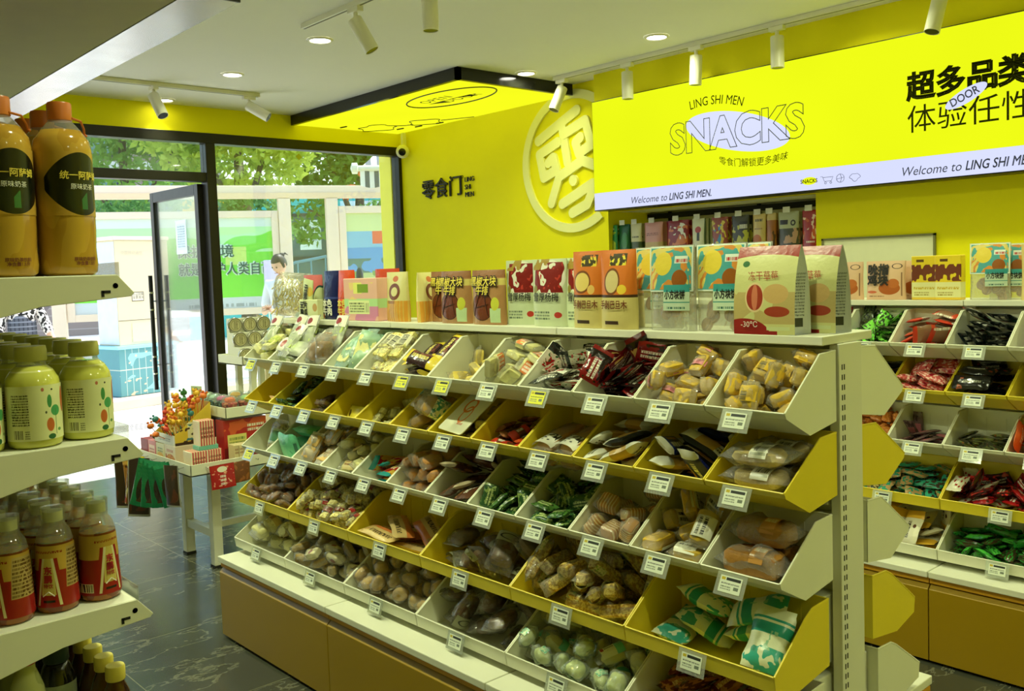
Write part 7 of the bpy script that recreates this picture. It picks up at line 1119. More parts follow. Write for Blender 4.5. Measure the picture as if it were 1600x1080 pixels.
def red_cap_bottle(i):
    t = bpy.data.objects.new('clear_drink_bottle', None); t.empty_display_size = .05; C.objects.link(t)
    MB().lathe([(.028, 0), (.0325, .004), (.0325, .12), (.028, .15), (.020, .175), (.016, .185), (.016, .195)], 24).build('body', liq('clear soda', lin(180, 184, 130), lin(160, 166, 110)), t, smooth=True, angle=60)
    MB().lathe([(0, .194), (.0175, .194), (.0182, .196), (.0182, .214), (.017, .218), (0, .218)], 22).build('cap', plain('red cap', lin(170, 22, 26), .35), t, smooth=True, angle=40)
    MB().lathe([(.033, .04), (.033, .10)], 24, caps=False).build('label', layered('white soda label', lin(200, 204, 160), [('band2', (.3, .6), lin(170, 40, 40))], 'xz', .35), t, smooth=True); return t
def ranks(make, z, cols, pitch, n, lab0, labf, grp, cat='drink bottle', name=None, turn=None, R_=random.Random(8)):
    first = None
    for ci, (x, y0, a0) in enumerate(cols):
        for k in range(n[ci] if isinstance(n, (list, tuple)) else n):
            o = make(0) if first is None else dup(first); first = first or o
            o.location = (x, y0+pitch*k, z+.0006); o.rotation_euler = (0, 0, math.radians(a0 if k == 0 else a0+R_.uniform(-12, 12)))
            tag(o, lab0[ci] if k == 0 else labf[ci], cat, grp if k else grp+' front')
ranks(tea_bottle, SH[0], ((.532, 1.778, 20), (.430, 1.770, 8), (.328, 1.775, 0)), .104, 6, ['big milk tea bottle with tear ring at the shelf corner', 'big milk tea bottle second from the corner, top shelf front', 'big milk tea bottle deepest on the top shelf front'],
      ['big milk tea bottle queued behind the corner one', 'big milk tea bottle queued behind the second one', 'big milk tea bottle queued deep on the top shelf'], 'milk tea bottles')
ranks(water_bottle, SH[1], ((.546, 1.772, 12), (.452, 1.752, 10), (.36, 1.758, 30)), .092, 7, ['flower label juice bottle at the corner of the second shelf', 'flower label juice bottle second from the corner', 'flower label juice bottle third from the corner'],
      ['olive capped juice bottle queued behind the corner one', 'olive capped juice bottle queued behind the second one', 'olive capped juice bottle queued behind the third one'], 'juice bottles')
ranks(energy_bottle, SH[2], ((.549, 1.768, 14), (.474, 1.764, -38), (.399, 1.760, -62), (.325, 1.76, 0)), .0745, 8, ['red and gold drink bottle at the corner of the third shelf', 'red and gold drink bottle second from the corner', 'red and gold drink bottle third from the corner', 'red and gold drink bottle fourth from the corner'],
      ['cream capped drink bottle queued behind the corner one', 'cream capped drink bottle queued behind the second one', 'cream capped drink bottle queued behind the third one', 'cream capped drink bottle queued behind the fourth one'], 'red and gold drink bottles')
ranks(tall_bottle, SH[3], ((.558, 1.745, 0),), .062, 9, ['small dark bottle with yellow cap, first in its row on the low shelf'], ['small dark bottle with yellow cap queued behind the first'], 'yellow capped bottles')
ranks(black_bottle, SH[3], ((.492, 1.87, 0),), .068, 6, ['black bottle with green cap, first beside the yellow caps'], ['black bottle with green cap queued beside the yellow caps'], 'black bottles')
ranks(red_cap_bottle, SH[3], ((.420, 1.79, 0), (.345, 1.79, 0)), .07, 5, ['clear bottle with red cap on the low shelf', 'clear bottle with red cap deeper on the low shelf'], ['clear bottle with red cap queued behind', 'clear bottle with red cap queued deeper'], 'red capped bottles')
# ------------------------------------------------------------------ tiered display table near the door
TC = (2.47, 4.96)
tb = thing('tiered_display_table', 'white three tier display table with square legs between gondola and door', 'display table', (TC[0], TC[1], 0))
def tw(b, lo, hi): return b.box((lo[0]-TC[0], lo[1]-TC[1], lo[2]), (hi[0]-TC[0], hi[1]-TC[1], hi[2]))
TIERS = [(1.90, 3.04, 4.60, 5.32, .556, .618), (2.15, 2.79, 4.70, 5.22, .812, .873), (2.31, 2.63, 4.80, 5.11, 1.080, 1.132)]
for x0, x1, y0, y1, z0, z1 in TIERS:
    b = MB(); tw(b, (x0, y0, z0), (x1, y1, z0+.008)); t = .006
    tw(b, (x0, y0, z0), (x0+t, y1, z1)); tw(b, (x1-t, y0, z0), (x1, y1, z1)); tw(b, (x0, y0, z0), (x1, y0+t, z1)); tw(b, (x0, y1-t, z0), (x1, y1, z1)); b.build('tray', M['white'], tb, bevel=.0015)
for x in (2.105, 2.835):
    for y in (4.80, 5.17):
        b = MB(); tw(b, (x-.026, y-.026, .012), (x+.026, y+.026, .555)); l = b.build('leg', M['white'], tb, bevel=.003)
        b = MB(); tw(b, (x-.028, y-.028, 0), (x+.028, y+.028, .012)); b.build('foot', M['dark'], l)
    b = MB(); tw(b, (x-.018, 4.827, .16), (x+.018, 5.143, .205)); b.build('stretcher', M['white'], tb, bevel=.002)
b = MB(); tw(b, (2.124, 4.965, .165), (2.816, 5.0, .20)); b.build('stretcher', M['white'], tb, bevel=.002)
for x in (2.30, 2.64):
    for y in (4.87, 5.05): b = MB(); tw(b, (x-.018, y-.018, .564), (x+.018, y+.018, .811)); b.build('post', M['white'], tb, bevel=.002)
for x in (2.40, 2.54):
    for y in (4.87, 5.04): b = MB(); tw(b, (x-.016, y-.016, .820), (x+.016, y+.016, 1.079)); b.build('post', M['white'], tb, bevel=.002)
b = MB()
HK = [4.68, 4.80, 4.92, 5.04, 5.16, 5.27]
for y in HK: b.tube([(1.898-TC[0], y-TC[1], .598), (1.872-TC[0], y-TC[1], .594), (1.866-TC[0], y-TC[1], .602)], .0022, 6)
for x in (1.98, 2.06, 2.15, 2.26): b.tube([(x-TC[0], 4.598-TC[1], .598), (x-TC[0], 4.572-TC[1], .594), (x-TC[0], 4.566-TC[1], .602)], .0022, 6)
b.build('hook', M['steel'], tb)
T0 = .5642
def carton(name, lo, hi, mat, label, grp=None): 
    c = ((lo[0]+hi[0])/2, (lo[1]+hi[1])/2, lo[2]); o = MB().box((lo[0]-c[0], lo[1]-c[1], 0), (hi[0]-c[0], hi[1]-c[1], hi[2]-lo[2])).build(name, mat, bevel=.0015, loc=c); return tag(o, label, 'snack box', grp)
rose = layered('rose box', lin(206, 110, 110), [('rect', (.15, .85, .15, .8), lin(226, 190, 170)), ('text', (.2, .8, .3, .7, 3), lin(150, 50, 50))], 'yz', .4)
gcr = layered('pale green box', lin(214, 206, 160), [('ell', (.5, .35, .4, .25), lin(222, 176, 90)), ('text', (.2, .8, .6, .85, 2), lin(80, 120, 70))], 'yz', .4)
crb = layered('cream picture box', lin(230, 214, 186), [('ell', (.45, .35, .4, .28), lin(206, 140, 70)), ('blotin', (.1, .9, .1, .6, 5, .55), lin(190, 90, 60)), ('text', (.2, .8, .7, .9, 1), lin(170, 60, 50))], 'yz', .4)
crimson = plain('crimson carton', lin(150, 40, 44), .45)
carton('snack_box', (1.912, 5.20, T0), (2.00, 5.305, T0+.118), crimson, 'deep rose box at the window end of the low tray')
carton('snack_box', (1.912, 5.085, T0), (2.00, 5.196, T0+.120), rose, 'rose printed box second along the low tray')
carton('snack_box', (1.912, 4.965, T0), (2.00, 5.081, T0+.119), gcr, 'pale green and cream box under the lollipop display')
carton('snack_box', (1.912, 4.815, T0), (2.02, 4.961, T0+.122), crb, 'cream box with food picture under the lollipop display')
carton('snack_box', (2.006, 4.965, T0), (2.12, 5.30, T0+.119), rose, 'rose box behind the edge row of the low tray')
carton('snack_box', (2.03, 4.815, T0), (2.13, 4.961, T0+.119), crimson, 'deep rose box behind the cream box')
sb = layered('striped gum box', lin(226, 206, 170), [('stripe', (6, .5, 0), lin(196, 60, 70)), ('text', (.1, .9, .3, .8, 3), lin(120, 50, 40)), ('rect', (.0, .04, 0, 1), lin(240, 235, 215))], 'xz', .35)
carton('striped_gum_box', (1.915, 4.618, T0), (1.998, 4.72, T0+.115), sb, 'pink striped box at the near corner of the low tray'); carton('striped_gum_box', (2.0, 4.618, T0), (2.083, 4.72, T0+.115), sb, 'pink striped box second from the tray corner')
carton('gum_band', (1.965, 4.632, T0+.1155), (2.07, 4.712, T0+.137), plain('teal band', lin(110, 180, 160), .5), 'teal band layer between stacked pink striped boxes')
carton('striped_gum_box', (1.970, 4.634, T0+.1375), (2.055, 4.71, T0+.268), sb, 'pink striped box standing on top of the other two')
rb = layered('red snack carton', lin(170, 34, 34), [('blotin', (0, 1, .5, 1, 3, .55), lin(206, 90, 50)), ('rect', (.08, .52, .40, .66), lin(214, 206, 120)), ('text', (.12, .48, .43, .63, 2), lin(110, 130, 60)), ('rect', (0, 1, 0, .36), lin(120, 20, 28)), ('text', (.55, .95, .7, .9, 2), W_)], 'xz', .35)
carton('red_snack_carton', (2.15, 4.735, T0), (2.40, 4.835, T0+.235), rb, 'red carton with pale yellow sticker under the middle tray')
bp_ = layered('beige sachet box', lin(222, 206, 160), [('stripe', (3, .9, 0), lin(160, 130, 90)), ('text', (.1, .9, .6, .9, 2), lin(150, 90, 60))], 'xz', .4)
for i, x in enumerate((2.155, 2.182, 2.209, 2.236)): carton('beige_sachet', (x, 4.625, T0), (x+.024, 4.70, T0+.115), bp_, 'thin beige sachet standing in a row near the striped boxes', 'beige sachets')
# lollipop display box with sloping open front
TD = thing('lollipop_display', 'yellow counter display box full of orange and green lollipop toys', 'display box', (2.02, 4.965, T0+.1225))
ty = layered('lollipop box print', lin(222, 190, 60), [('rect', (.35, 1, .1, .55), lin(226, 222, 180)), ('blotin', (.3, .95, .1, .5, 5, .58), lin(70, 130, 140)), ('blotin', (.1, .9, .05, .5, 7, .63), lin(80, 60, 40)), ('rect', (0, 1, 0, .07), lin(60, 40, 26))], 'xz', .4)
for y0, y1 in ((-.135, -.131), (.131, .135)): MB().prism([(-.10, 0), (.105, 0), (.105, .215), (-.10, .055)], y0, y1, 'xz').build('side_panel', ty, TD)
MB().box((.101, -.131, 0), (.105, .131, .215)).build('back_panel', ty, TD); MB().box((-.104, -.135, 0), (-.10, .135, .055)).build('front_panel', layered('white box front', lin(226, 226, 206), [('text', (.2, .8, .3, .7, 2), lin(150, 150, 140))], 'yz', .4), TD); MB().box((-.10, -.131, 0), (.101, .131, .004)).build('bottom', ty, TD)
pal = [plain('orange toy', lin(226, 120, 40), .4), plain('yellow toy', lin(226, 180, 50), .4), plain('green toy', lin(50, 120, 60), .4), plain('red toy', lin(206, 64, 44), .4), plain('teal toy', lin(50, 120, 120), .4)]
LM = []
for i, m in enumerate(pal):
    b = MB(); b.tube([(0, 0, 0), (0, 0, .085)], .0022, 6); b.add(*[(lambda q: (q.v, q.f))(rbox(.036, .03, .03, i, .7, 5, 5))][0], Matrix.Translation((0, 0, .095))); b.lathe([(0, -.009), (.009, 0), (0, .009)], 6, Matrix.Translation((.012, -.012, .113))); b.lathe([(0, -.009), (.009, 0), (0, .009)], 6, Matrix.Translation((-.012, -.012, .113)))
    LM.append(b.mesh('lollipop', m, True))
R_ = random.Random(21); NLP = 0
for ix in range(6):
    for iy in range(7):
        x, y = -.080+.031*ix, -.112+.037*iy; o = bpy.data.objects.new('lollipop', LM[R_.randrange(5) if R_.random() < .5 else R_.choice((0, 1))]); C.objects.link(o)
        hz = .012+.030*ix; lean = Matrix.Rotation(R_.gauss(-.35 if ix < 2 else -.1, .22), 4, 'Y') @ Matrix.Rotation(R_.gauss(0, .2), 4, 'X')
        o.matrix_world = Matrix.Translation((TD.location.x+x, TD.location.y+y, TD.location.z+hz)) @ lean @ RZ(R_.uniform(0, 360)); tag(o, 'small orange or green lollipop toy standing in the yellow display box', 'lollipop', 'lollipop toys in the display box')
gs = rbox(.07, .06, .05, 9, .8).build('green_toy_bag', layered('green white toy', lin(214, 222, 150), [('blot', (3, .55), lin(60, 130, 60))], 'xz', .3), smooth=True, loc=(1.95, 5.13, T0+.148)); tag(gs, 'pale green rounded candy bag in front of the lollipop display', 'candy')
# cups of toys on the middle tray
cupm = film('clear cup', (.97, 1, .98), .10, .05, 6); T1 = .8205
fl = [layered('toy fill %d' % i, c, [('blot', (5, .52), c2), ('blot', (9, .6), c3)], 'xz', .35) for i, (c, c2, c3) in enumerate(((lin(190, 40, 80), lin(226, 130, 150), W_), (lin(50, 110, 120), lin(20, 50, 60), lin(160, 200, 190)), (lin(214, 60, 70), lin(240, 160, 120), lin(120, 30, 60)), (lin(140, 190, 110), lin(230, 190, 90), W_), (lin(60, 150, 160), lin(220, 220, 200), lin(30, 80, 90))))]
puffm = [plain('toy plush %d' % i, c, .8) for i, c in enumerate((lin(196, 90, 150), lin(226, 96, 40), lin(150, 200, 130), lin(220, 170, 70), lin(170, 206, 190)))]
CUPS = [(2.205, 4.762, 2, 1), (2.205, 4.858, 1, 0), (2.205, 4.955, 1, 4), (2.30, 4.765, 2, 2), (2.205, 5.05, 4, 2), (2.345, 4.815, 3, 3), (2.39, 4.76, 0, 4), (2.33, 4.95, 3, 3), (2.44, 4.93, 4, 2), (2.48, 4.77, 3, 4), (2.57, 4.77, 1, 1), (2.60, 4.9, 2, 0)]
names = ['purple', 'orange', 'pale green', 'yellow', 'mint']; fills_ = ['crimson', 'teal', 'red', 'green', 'blue green']
seen = set()
for i, (x, y, f, p) in enumerate(CUPS):
    o = MB().lathe([(.032, 0), (.0445, .072), (.0465, .074), (.0465, .079), (.0445, .0795)], 24, caps=False).build('toy_cup', cupm, smooth=True, loc=(x, y, T1))
    MB().lathe([(0, .002), (.030, .002), (.0425, .068), (.036, .074), (0, .076)], 20).build('filling', fl[f], o, smooth=True)
    q = rbox(.055, .05, .032, i, .8, 7, 6, .1); q.v = [(a, b_, c+.086) for a, b_, c in q.v]; q.build('plush_toy', puffm[p], o, smooth=True)
    MB().lathe([(.0455, .0795), (.040, .098), (.022, .108), (0, .110)], 20).build('dome_lid', cupm, o, smooth=True)
    tag(o, ['clear toy cup with red filling and orange plush at the middle tray corner', 'clear cup with teal filling and purple plush beside the tray corner', 'clear cup with teal filling and mint plush third along the edge', 'clear cup of red filling with pale green plush along the near edge', 'clear cup of blue green filling near the tray window end', 'clear cup of green filling with yellow plush behind the corner cups', 'clear cup of crimson filling with mint plush by the support post', 'clear cup of green filling with yellow plush deep on the tray', 'clear cup of blue green filling with pale plush deep on the tray', 'clear cup of green filling with mint plush by the gondola side', 'clear cup of teal filling with orange plush by the gondola side', 'clear cup of red filling with purple plush by the gondola side'][i], 'toy cup', 'toy cups on the middle tray')
tp = pouch(.085, .135, .02, 5).build('toy_card_pack', layered('grey teddy pack', lin(170, 184, 150), [('ell', (.5, .84, .2, .1), lin(110, 130, 110)), ('ell', (.5, .4, .4, .36), lin(200, 210, 180)), ('blotin', (.1, .9, .1, .8, 4, .55), lin(110, 140, 110))], 'xz', .3, wr=.2), smooth=True); tp.matrix_world = Matrix.Translation((2.195, 5.165, T1+.0005)) @ RZ(-70); tag(tp, 'clear grey green toy pack standing at the window end of the middle tray', 'toy pack')
# round tins stacked on edge in white cartons on the top tray
T2 = 1.0885
wst = thing('tin_rack', 'white stepped carton holding round silver tins on the top tray', 'display box', (2.44, 4.945, T2), PI/2)
MB().prism([(-.10, 0), (.062, 0), (.062, .25), (.03, .25), (.03, .17), (-.025, .17), (-.025, .09), (-.09, .09)], -.117, .117, 'xz').build('stand', M['white'], wst, bevel=.002)
tinm = plain('silver tin', lin(190, 188, 176), .25, .8); tinf = layered('tin lid', lin(196, 190, 150), [('ring', (.5, .5, .5, .5, .86), lin(120, 116, 100)), ('ring', (.5, .5, .36, .36, .9), lin(120, 110, 70)), ('text', (.22, .78, .35, .65, 2), lin(100, 90, 50))], 'xy', .35)
td = MB().lathe([(.040, 0), (.0425, .004), (.0425, .020), (.040, .0215)], 28).mesh('tin', tinm, True); tf_ = MB().lathe([(.0, .0222), (.039, .0222), (.0395, .0216)], 28).mesh('lid_print', tinf)
first = None
for r, (dx_, z) in enumerate(((-.092, .045), (-.028, .133), (.028, .213))):
    for k in range(3):
        o = bpy.data.objects.new('round_tin', td); C.objects.link(o); c = bpy.data.objects.new('lid_print', tf_); C.objects.link(c); c.parent = o
        Mx = Matrix.Translation((2.44-.088+.088*k, 4.945+dx_, T2+z)) @ RZ(90) @ RY(-90); o.matrix_world = Mx
        tag(o, 'round silver tin standing on edge, %s row of the white carton on the top tray' % ['lowest', 'middle', 'uppermost'][r], 'tin', 'round tins %s row' % ['lowest', 'middle', 'uppermost'][r])
# bags hanging from the low tray
def hangbag(y, w_, h, mat, lb, seed, turn=0, roll=0, x=1.868, top=.602, d=.03, rim=None):
    o = pouch(w_, h, d, seed).build('hanging_snack_bag', mat, smooth=True)
    o.matrix_world = Matrix.Translation((x, y, top)) @ Matrix.Rotation(-PI/2+math.radians(turn), 4, 'Z') @ RY(roll) @ Matrix.Translation((0, 0, -h+.01)); return tag(o, lb, 'hanging bag', None)
gb = layered('green hanging bag', lin(20, 110, 70), [('ell', (.55, .38, .30, .28), lin(40, 34, 26)), ('blotin', (.2, .9, .1, .7, 3, .55), lin(70, 50, 34)), ('rect', (.1, .9, .9, 1), lin(40, 140, 96))], 'xz', .18, wr=.5)
dkb = layered('dark hanging pack', lin(50, 34, 26), [('rect', (0, .05, 0, 1), lin(150, 150, 140)), ('rect', (.95, 1, 0, 1), lin(150, 150, 140)), ('rect', (0, 1, 0, .04), lin(150, 150, 140)), ('ell', (.75, .25, .16, .12), lin(110, 96, 70)), ('blotin', (.1, .9, .1, .9, 3, .56), lin(90, 44, 30))], 'xz', .3, wr=.2)
amb = layered('amber hanging bag', lin(170, 116, 56), [('blotin', (0, 1, 0, .8, 2.5, .5), lin(90, 50, 30)), ('rect', (0, 1, .82, 1), lin(206, 160, 80)), ('band', (.4, .6), lin(150, 100, 90))], 'xz', .2, wr=.45)
yfl = layered('yellow tied bag', lin(110, 80, 50), [('blotin', (0, 1, .78, 1, 4, .4), lin(230, 210, 50)), ('blotin', (0, 1, 0, .78, 3, .52), lin(190, 180, 130)), ('blotin', (0, 1, 0, .78, 5, .6), lin(150, 50, 40))], 'xz', .2, wr=.5)
hangbag(5.31, .13, .315, dkb, 'dark pack with grey rim hanging at the window end of the low tray', 201, 38, 0, x=1.818)
hangbag(5.225, .10, .30, amb, 'amber bag hanging beside the dark pack at the window end', 202, 45, -4, x=1.822)
hangbag(5.145, .09, .27, yfl, 'bag with bright yellow top hanging beside the green bags', 203, 48, 7, x=1.825)
hangbag(5.062, .12, .32, dkb, 'dark pack hanging behind the green bags, lowest of all', 204, 50, 3, x=1.81, d=.016)
for k, (y, tn, ro_) in enumerate(((4.985, 56, 15), (4.925, 58, 6), (4.865, 60, -4), (4.805, 54, -15))): hangbag(y, .10, .26-.01*k, gb, 'green shiny bag %s of the fanned green four under the tray' % ['at the window end', 'second', 'third', 'at the corner end'][k], 210+k, tn-12, ro_, x=1.826, d=.022)
hangbag(4.72, .12, .215, dkb, 'dark brown pack hanging at the tray corner behind the table leg bags', 220, 14, -3, x=1.846, d=.018)
rdb = layered('red hanging packet', lin(170, 28, 30), [('ell', (.5, .8, .2, .12), lin(226, 220, 200)), ('text', (.38, .62, .15, .62, 3), W_), ('blotin', (.05, .95, .1, .9, 6, .64), lin(226, 160, 130)), ('rect', (0, 1, .97, 1), lin(140, 20, 24))], 'xz', .25, wr=.15)
o = pouch(.125, .125, .016, 230).build('hanging_snack_bag', rdb, smooth=True); o.matrix_world = Matrix.Translation((2.05, 4.562, .597)) @ RZ(-14) @ RY(-4) @ Matrix.Translation((0, 0, -.117)); tag(o, 'square red packet with white print hanging from the near tray edge', 'hanging bag')
o = pouch(.12, .11, .016, 231).build('hanging_snack_bag', layered('brown hanging packet', lin(110, 62, 34), [('blot', (4, .6), lin(150, 90, 50))], 'xz', .3, wr=.2), smooth=True); o.matrix_world = Matrix.Translation((2.155, 4.565, .597)) @ RZ(12) @ Matrix.Translation((0, 0, -.102)); tag(o, 'brown packet hanging beside the square red packet on the tray edge', 'hanging bag')
# ------------------------------------------------------------------ the street outside
def pave_mat():
    t = NT('sunlit paving'); v, X, Y, Z = t.coords('Object'); n = t.noise(v, 3, 4); c = t.mix(n, lin(226, 224, 214), lin(244, 242, 234))
    def ln(s, p, w): return t.m2('LESS_THAN', t.m2('FRACT', t.m2('DIVIDE', s, p)), w/p)
    g = t.m2('MAXIMUM', ln(X, .9, .012), ln(Y, .9, .012)); t.bsdf(t.mix(g, c, lin(170, 168, 160)), .8); return t.m
slab('pavement', (-14, 7.66, -.12), (40, 60, -.005), pave_mat())
b = MB()
for k in range(5): b.box((1.5, 9.95+.09*k, -.004), (5.2, 9.985+.09*k, -.0015))
dg_ = b.build('drain_grate', plain('grey drain bars', lin(110, 110, 104), .6)); tag(dg_, 'narrow dark slotted drain grate across the sunlit paving outside', 'drain')
Pf = Vector((6.78, 12.7, 0)); Df = Vector((.929164, -.369667, 0)); Nf = Vector((.369667, .929164, 0))
FM = Matrix(((Df.x, Nf.x, 0, Pf.x), (Df.y, Nf.y, 0, Pf.y), (0, 0, 1, 0), (0, 0, 0, 1)))
fw_ = plain('cream fence timber', lin(226, 208, 182), .7, var=.05, scale=4)
fn = thing('street_fence', 'cream post and beam street frame holding the green banner and landscape poster', 'fence'); fn.matrix_world = FM
b = MB(); b.box((-4.5, -.06, 2.74), (2.6, .06, 2.93)).build('top_beam', fw_, fn, bevel=.01); MB().box((-4.5, -.075, 2.745), (2.6, -.06, 2.82)).build('beam_moulding', plain('warm fence timber', lin(226, 200, 160), .7), fn)
for u0, u1 in ((-4.55, -4.38), (-3.11, -2.93), (.02, .20), (.73, .91), (2.3, 2.48)): MB().box((u0, -.07, 0), (u1, .07, 2.74)).build('post', fw_, fn, bevel=.008)
def fr(u0, u1, z0, z1, t=.10, dpt=.04):
    b = MB(); b.box((u0, -dpt, z0), (u0+t, dpt, z1)).box((u1-t, -dpt, z0), (u1, dpt, z1)).box((u0+t, -dpt, z1-t), (u1-t, dpt, z1)).box((u0+t, -dpt, z0), (u1-t, dpt, z0+t)); return b
fr(-2.92, .015, 1.03, 2.56, .10).build('banner_frame', fw_, fn, bevel=.006); fr(.92, 2.29, 1.0, 2.62, .11).build('poster_frame', fw_, fn, bevel=.006)
ban = layered('green banner', lin(120, 214, 60), [('band2', (.0, .12), lin(196, 206, 206)), ('text', (.55, .9, .015, .075, 1), lin(150, 160, 160)), ('band2', (.86, 1), lin(206, 222, 206)), ('blotin', (0, 1, .62, .9, 3, .52), lin(176, 226, 160)), ('rect', (.75, .86, .48, .68), lin(190, 220, 110)), ('ell', (.715, .60, .012, .035), lin(50, 110, 60))], 'xz', .5, rnd=0)
bo_ = MB().box((-2.82, -.006, 1.13), (-.085, .006, 2.46)).build('banner', ban, fn)
gt = plain('dark green banner print', lin(52, 92, 70), .6); gw = plain('pale banner outline', lin(216, 236, 214), .6)
for body, u, z, sz, wd in (('保护环境', -1.45, 1.90, .20, .80), ('就是保护人类自己', -1.43, 1.64, .20, 1.32)):
    text(body, sz, frame((1, 0, 0), (0, 0, 1), (u, -.0075, z)), gw, bo_, bold=.011, width=wd); text(body, sz, frame((1, 0, 0), (0, 0, 1), (u, -.0205, z)), gt, bo_, bold=.002, width=wd)
pst = layered('landscape poster', lin(200, 214, 150), [('band2', (.30, .80), lin(130, 180, 200)), ('band2', (.30, .62), lin(96, 150, 196)), ('blotin', (0, 1, .3, .5, 4, .45), lin(90, 120, 110)), ('band2', (0, .34), lin(176, 190, 130)), ('blotin', (0, 1, 0, .36, 6, .5), lin(120, 150, 90)), ('tri', (.35, 1, .66, .80, -.6, 1.1), lin(214, 110, 80)), ('rect', (.5, 1, .72, .80), lin(214, 110, 80))], 'xz', .4, rnd=0)
MB().box((1.03, -.006, 1.11), (2.18, .006, 2.51)).build('poster', pst, fn)
# utility cabinet on a blue boarded plinth by the kerb
cbx = thing('utility_cabinet', 'tall cream utility cabinet on a blue boarded box by the kerb', 'cabinet', (4.12, 11.95, .12), math.atan2(.119, .546))
crm = plain('cream cabinet paint', lin(212, 200, 162), .6, var=.03, scale=3); cside = plain('bluish shade cabinet side', lin(206, 216, 222), .6, var=.12, scale=6)  # side colour carries the bluish shade of the face turned from the light
blue = layered('blue painted boards', lin(92, 150, 152), [('stripe', (9, .9, 0), lin(170, 190, 180)), ('blotin', (0, 1, .1, .9, 3, .6), lin(140, 200, 196)), ('band2', (.55, .57), lin(190, 200, 180)), ('blotin', (0, 1, 0, 1, 8, .66), lin(206, 190, 160))], 'xz', .7, rnd=0)
MB().box((-.02, 0, 0), (.82, .62, .60)).build('plinth', blue, cbx, bevel=.006); MB().box((-.04, -.02, .60), (.84, .64, .64)).build('plinth_cap', plain('light blue board', lin(150, 214, 232), .6), cbx)
MB().box((.035, .06, .64), (.80, .52, 1.98)).build('body', crm, cbx, bevel=.01); MB().box((.018, .045, 1.98), (.815, .535, 2.03)).build('roof', plain('pale cabinet roof', lin(226, 216, 188), .6), cbx, bevel=.01)
MB().box((.031, .065, .66), (.035, .51, 1.96)).build('side_shade_sheet', cside, cbx); MB().box((.22, .055, .68), (.78, .06, .92)).build('hatch', plain('beige hatch', lin(216, 206, 166), .6), cbx)
MB().box((.04, .0575, .955), (.797, .06, .962)).build('seam', plain('dark cabinet seam', lin(90, 86, 70), .7), cbx)
ntc = MB().box((.24, .056, 1.20), (.41, .0585, 1.32)).build('notice', layered('cabinet notice', lin(226, 218, 190), [('rect', (.0, 1, .93, 1), INK), ('rect', (0, 1, 0, .07), INK), ('rect', (0, .04, 0, 1), INK), ('rect', (.96, 1, 0, 1), INK)], 'xz', .6, rnd=0), cbx)
text('办证刻章\n发票清关', .045, frame((1, 0, 0), (0, 0, 1), (.25, .0553, 1.272)), inkk, cbx, width=.155, line=.95); text('中国移动通信', .055, frame((1, 0, 0), (0, 0, 1), (.12, .0585, 1.80)), plain('faded print', lin(190, 184, 160), .6), cbx, width=.3)
kb = MB().box((-1.3, 0, 0), (6.5, .30, .12)).build('kerb', plain('stone kerb', lin(196, 186, 164), .8, var=.12, scale=5), kind='structure', bevel=.01); kb.matrix_world = Matrix.Translation((3.95, 11.62, -.004)) @ Matrix.Rotation(math.atan2(.17, .65)*.7, 4, 'Z')
kt = MB().box((-1.3, .30, 0), (9, 9, .115)).build('pavement_raised', bpy.data.materials['sunlit paving'], kind='structure'); kt.matrix_world = kb.matrix_world
# buildings and shop far behind
def facing_cam(az, dist, z=0): 
    p = Vector((math.sin(az)*dist, math.cos(az)*dist, z)); r = Vector((math.cos(az), -math.sin(az), 0)); n = Vector((math.sin(az), math.cos(az), 0))
    return Matrix(((r.x, n.x, 0, p.x), (r.y, n.y, 0, p.y), (0, 0, 1, p.z), (0, 0, 0, 1)))
bl = thing('street_apartment_building', 'grey brick apartment building with dark windows behind the trees', 'building'); bl.matrix_world = facing_cam(.335, 31)
brk_ = layered('grey brick', lin(150, 134, 124), [('stripe', (60, .86, 1), lin(176, 162, 152)), ('blot', (6, .62), lin(130, 116, 110))], 'xz', .85, rnd=0)
MB().box((-9, 0, 0), (3.2, 6, 13)).build('wall', brk_, bl); MB().box((-9.2, -.25, 13), (3.4, 6.2, 13.4)).build('roof', plain('grey roof slab', lin(140, 140, 136), .8), bl)
dkw = plain('dark window frame', lin(50, 56, 58), .5); pg = plain('reflective window', lin(110, 140, 136), .1, .2)
for z in (.9, 3.6, 5.4, 8.3, 11.0):
    for x in (-7.6, -5.2, -2.9, -.55, 1.6):
        f = fr(x-.75, x+.75, z, z+1.5, .09, .06).build('window', dkw, bl); MB().box((x-.66, -.02, z+.09), (x+.66, .02, z+1.41)).build('pane', pg, f)
for z in (7.1, 7.25, 7.4, 7.55): MB().tube([(-9, -.1, z), (2.6, -.1, z)], .035, 8).build('pipe', M['white'], bl)
MB().box((-9, -.14, 4.9), (1.2, 0, 5.25)).build('ledge', plain('pale ledge', lin(200, 196, 190), .8), bl); MB().box((-9, -.16, 2.55), (2.2, 0, 3.05)).build('ledge', plain('brick red ledge', lin(150, 90, 84), .8), bl)
sh = thing('street_shop', 'teal fronted street shop with dark framed window behind the fence', 'building'); sh.matrix_world = facing_cam(.55, 24) @ Matrix.Scale(24/21, 4)
tealw = plain('teal shop paint', lin(60, 190, 196), .6, var=.04); MB().box((-3.2, .0, 0), (4.2, 4, 3.15)).build('wall', tealw, sh)
MB().box((-.15, -.35, 0), (.12, .0, 3.2)).build('column', plain('teal column', lin(60, 176, 176), .6), sh); MB().box((.12, -.05, 0), (3.8, 0, 3.0)).build('white_bay', plain('pale blue bay', lin(206, 222, 236), .7), sh)
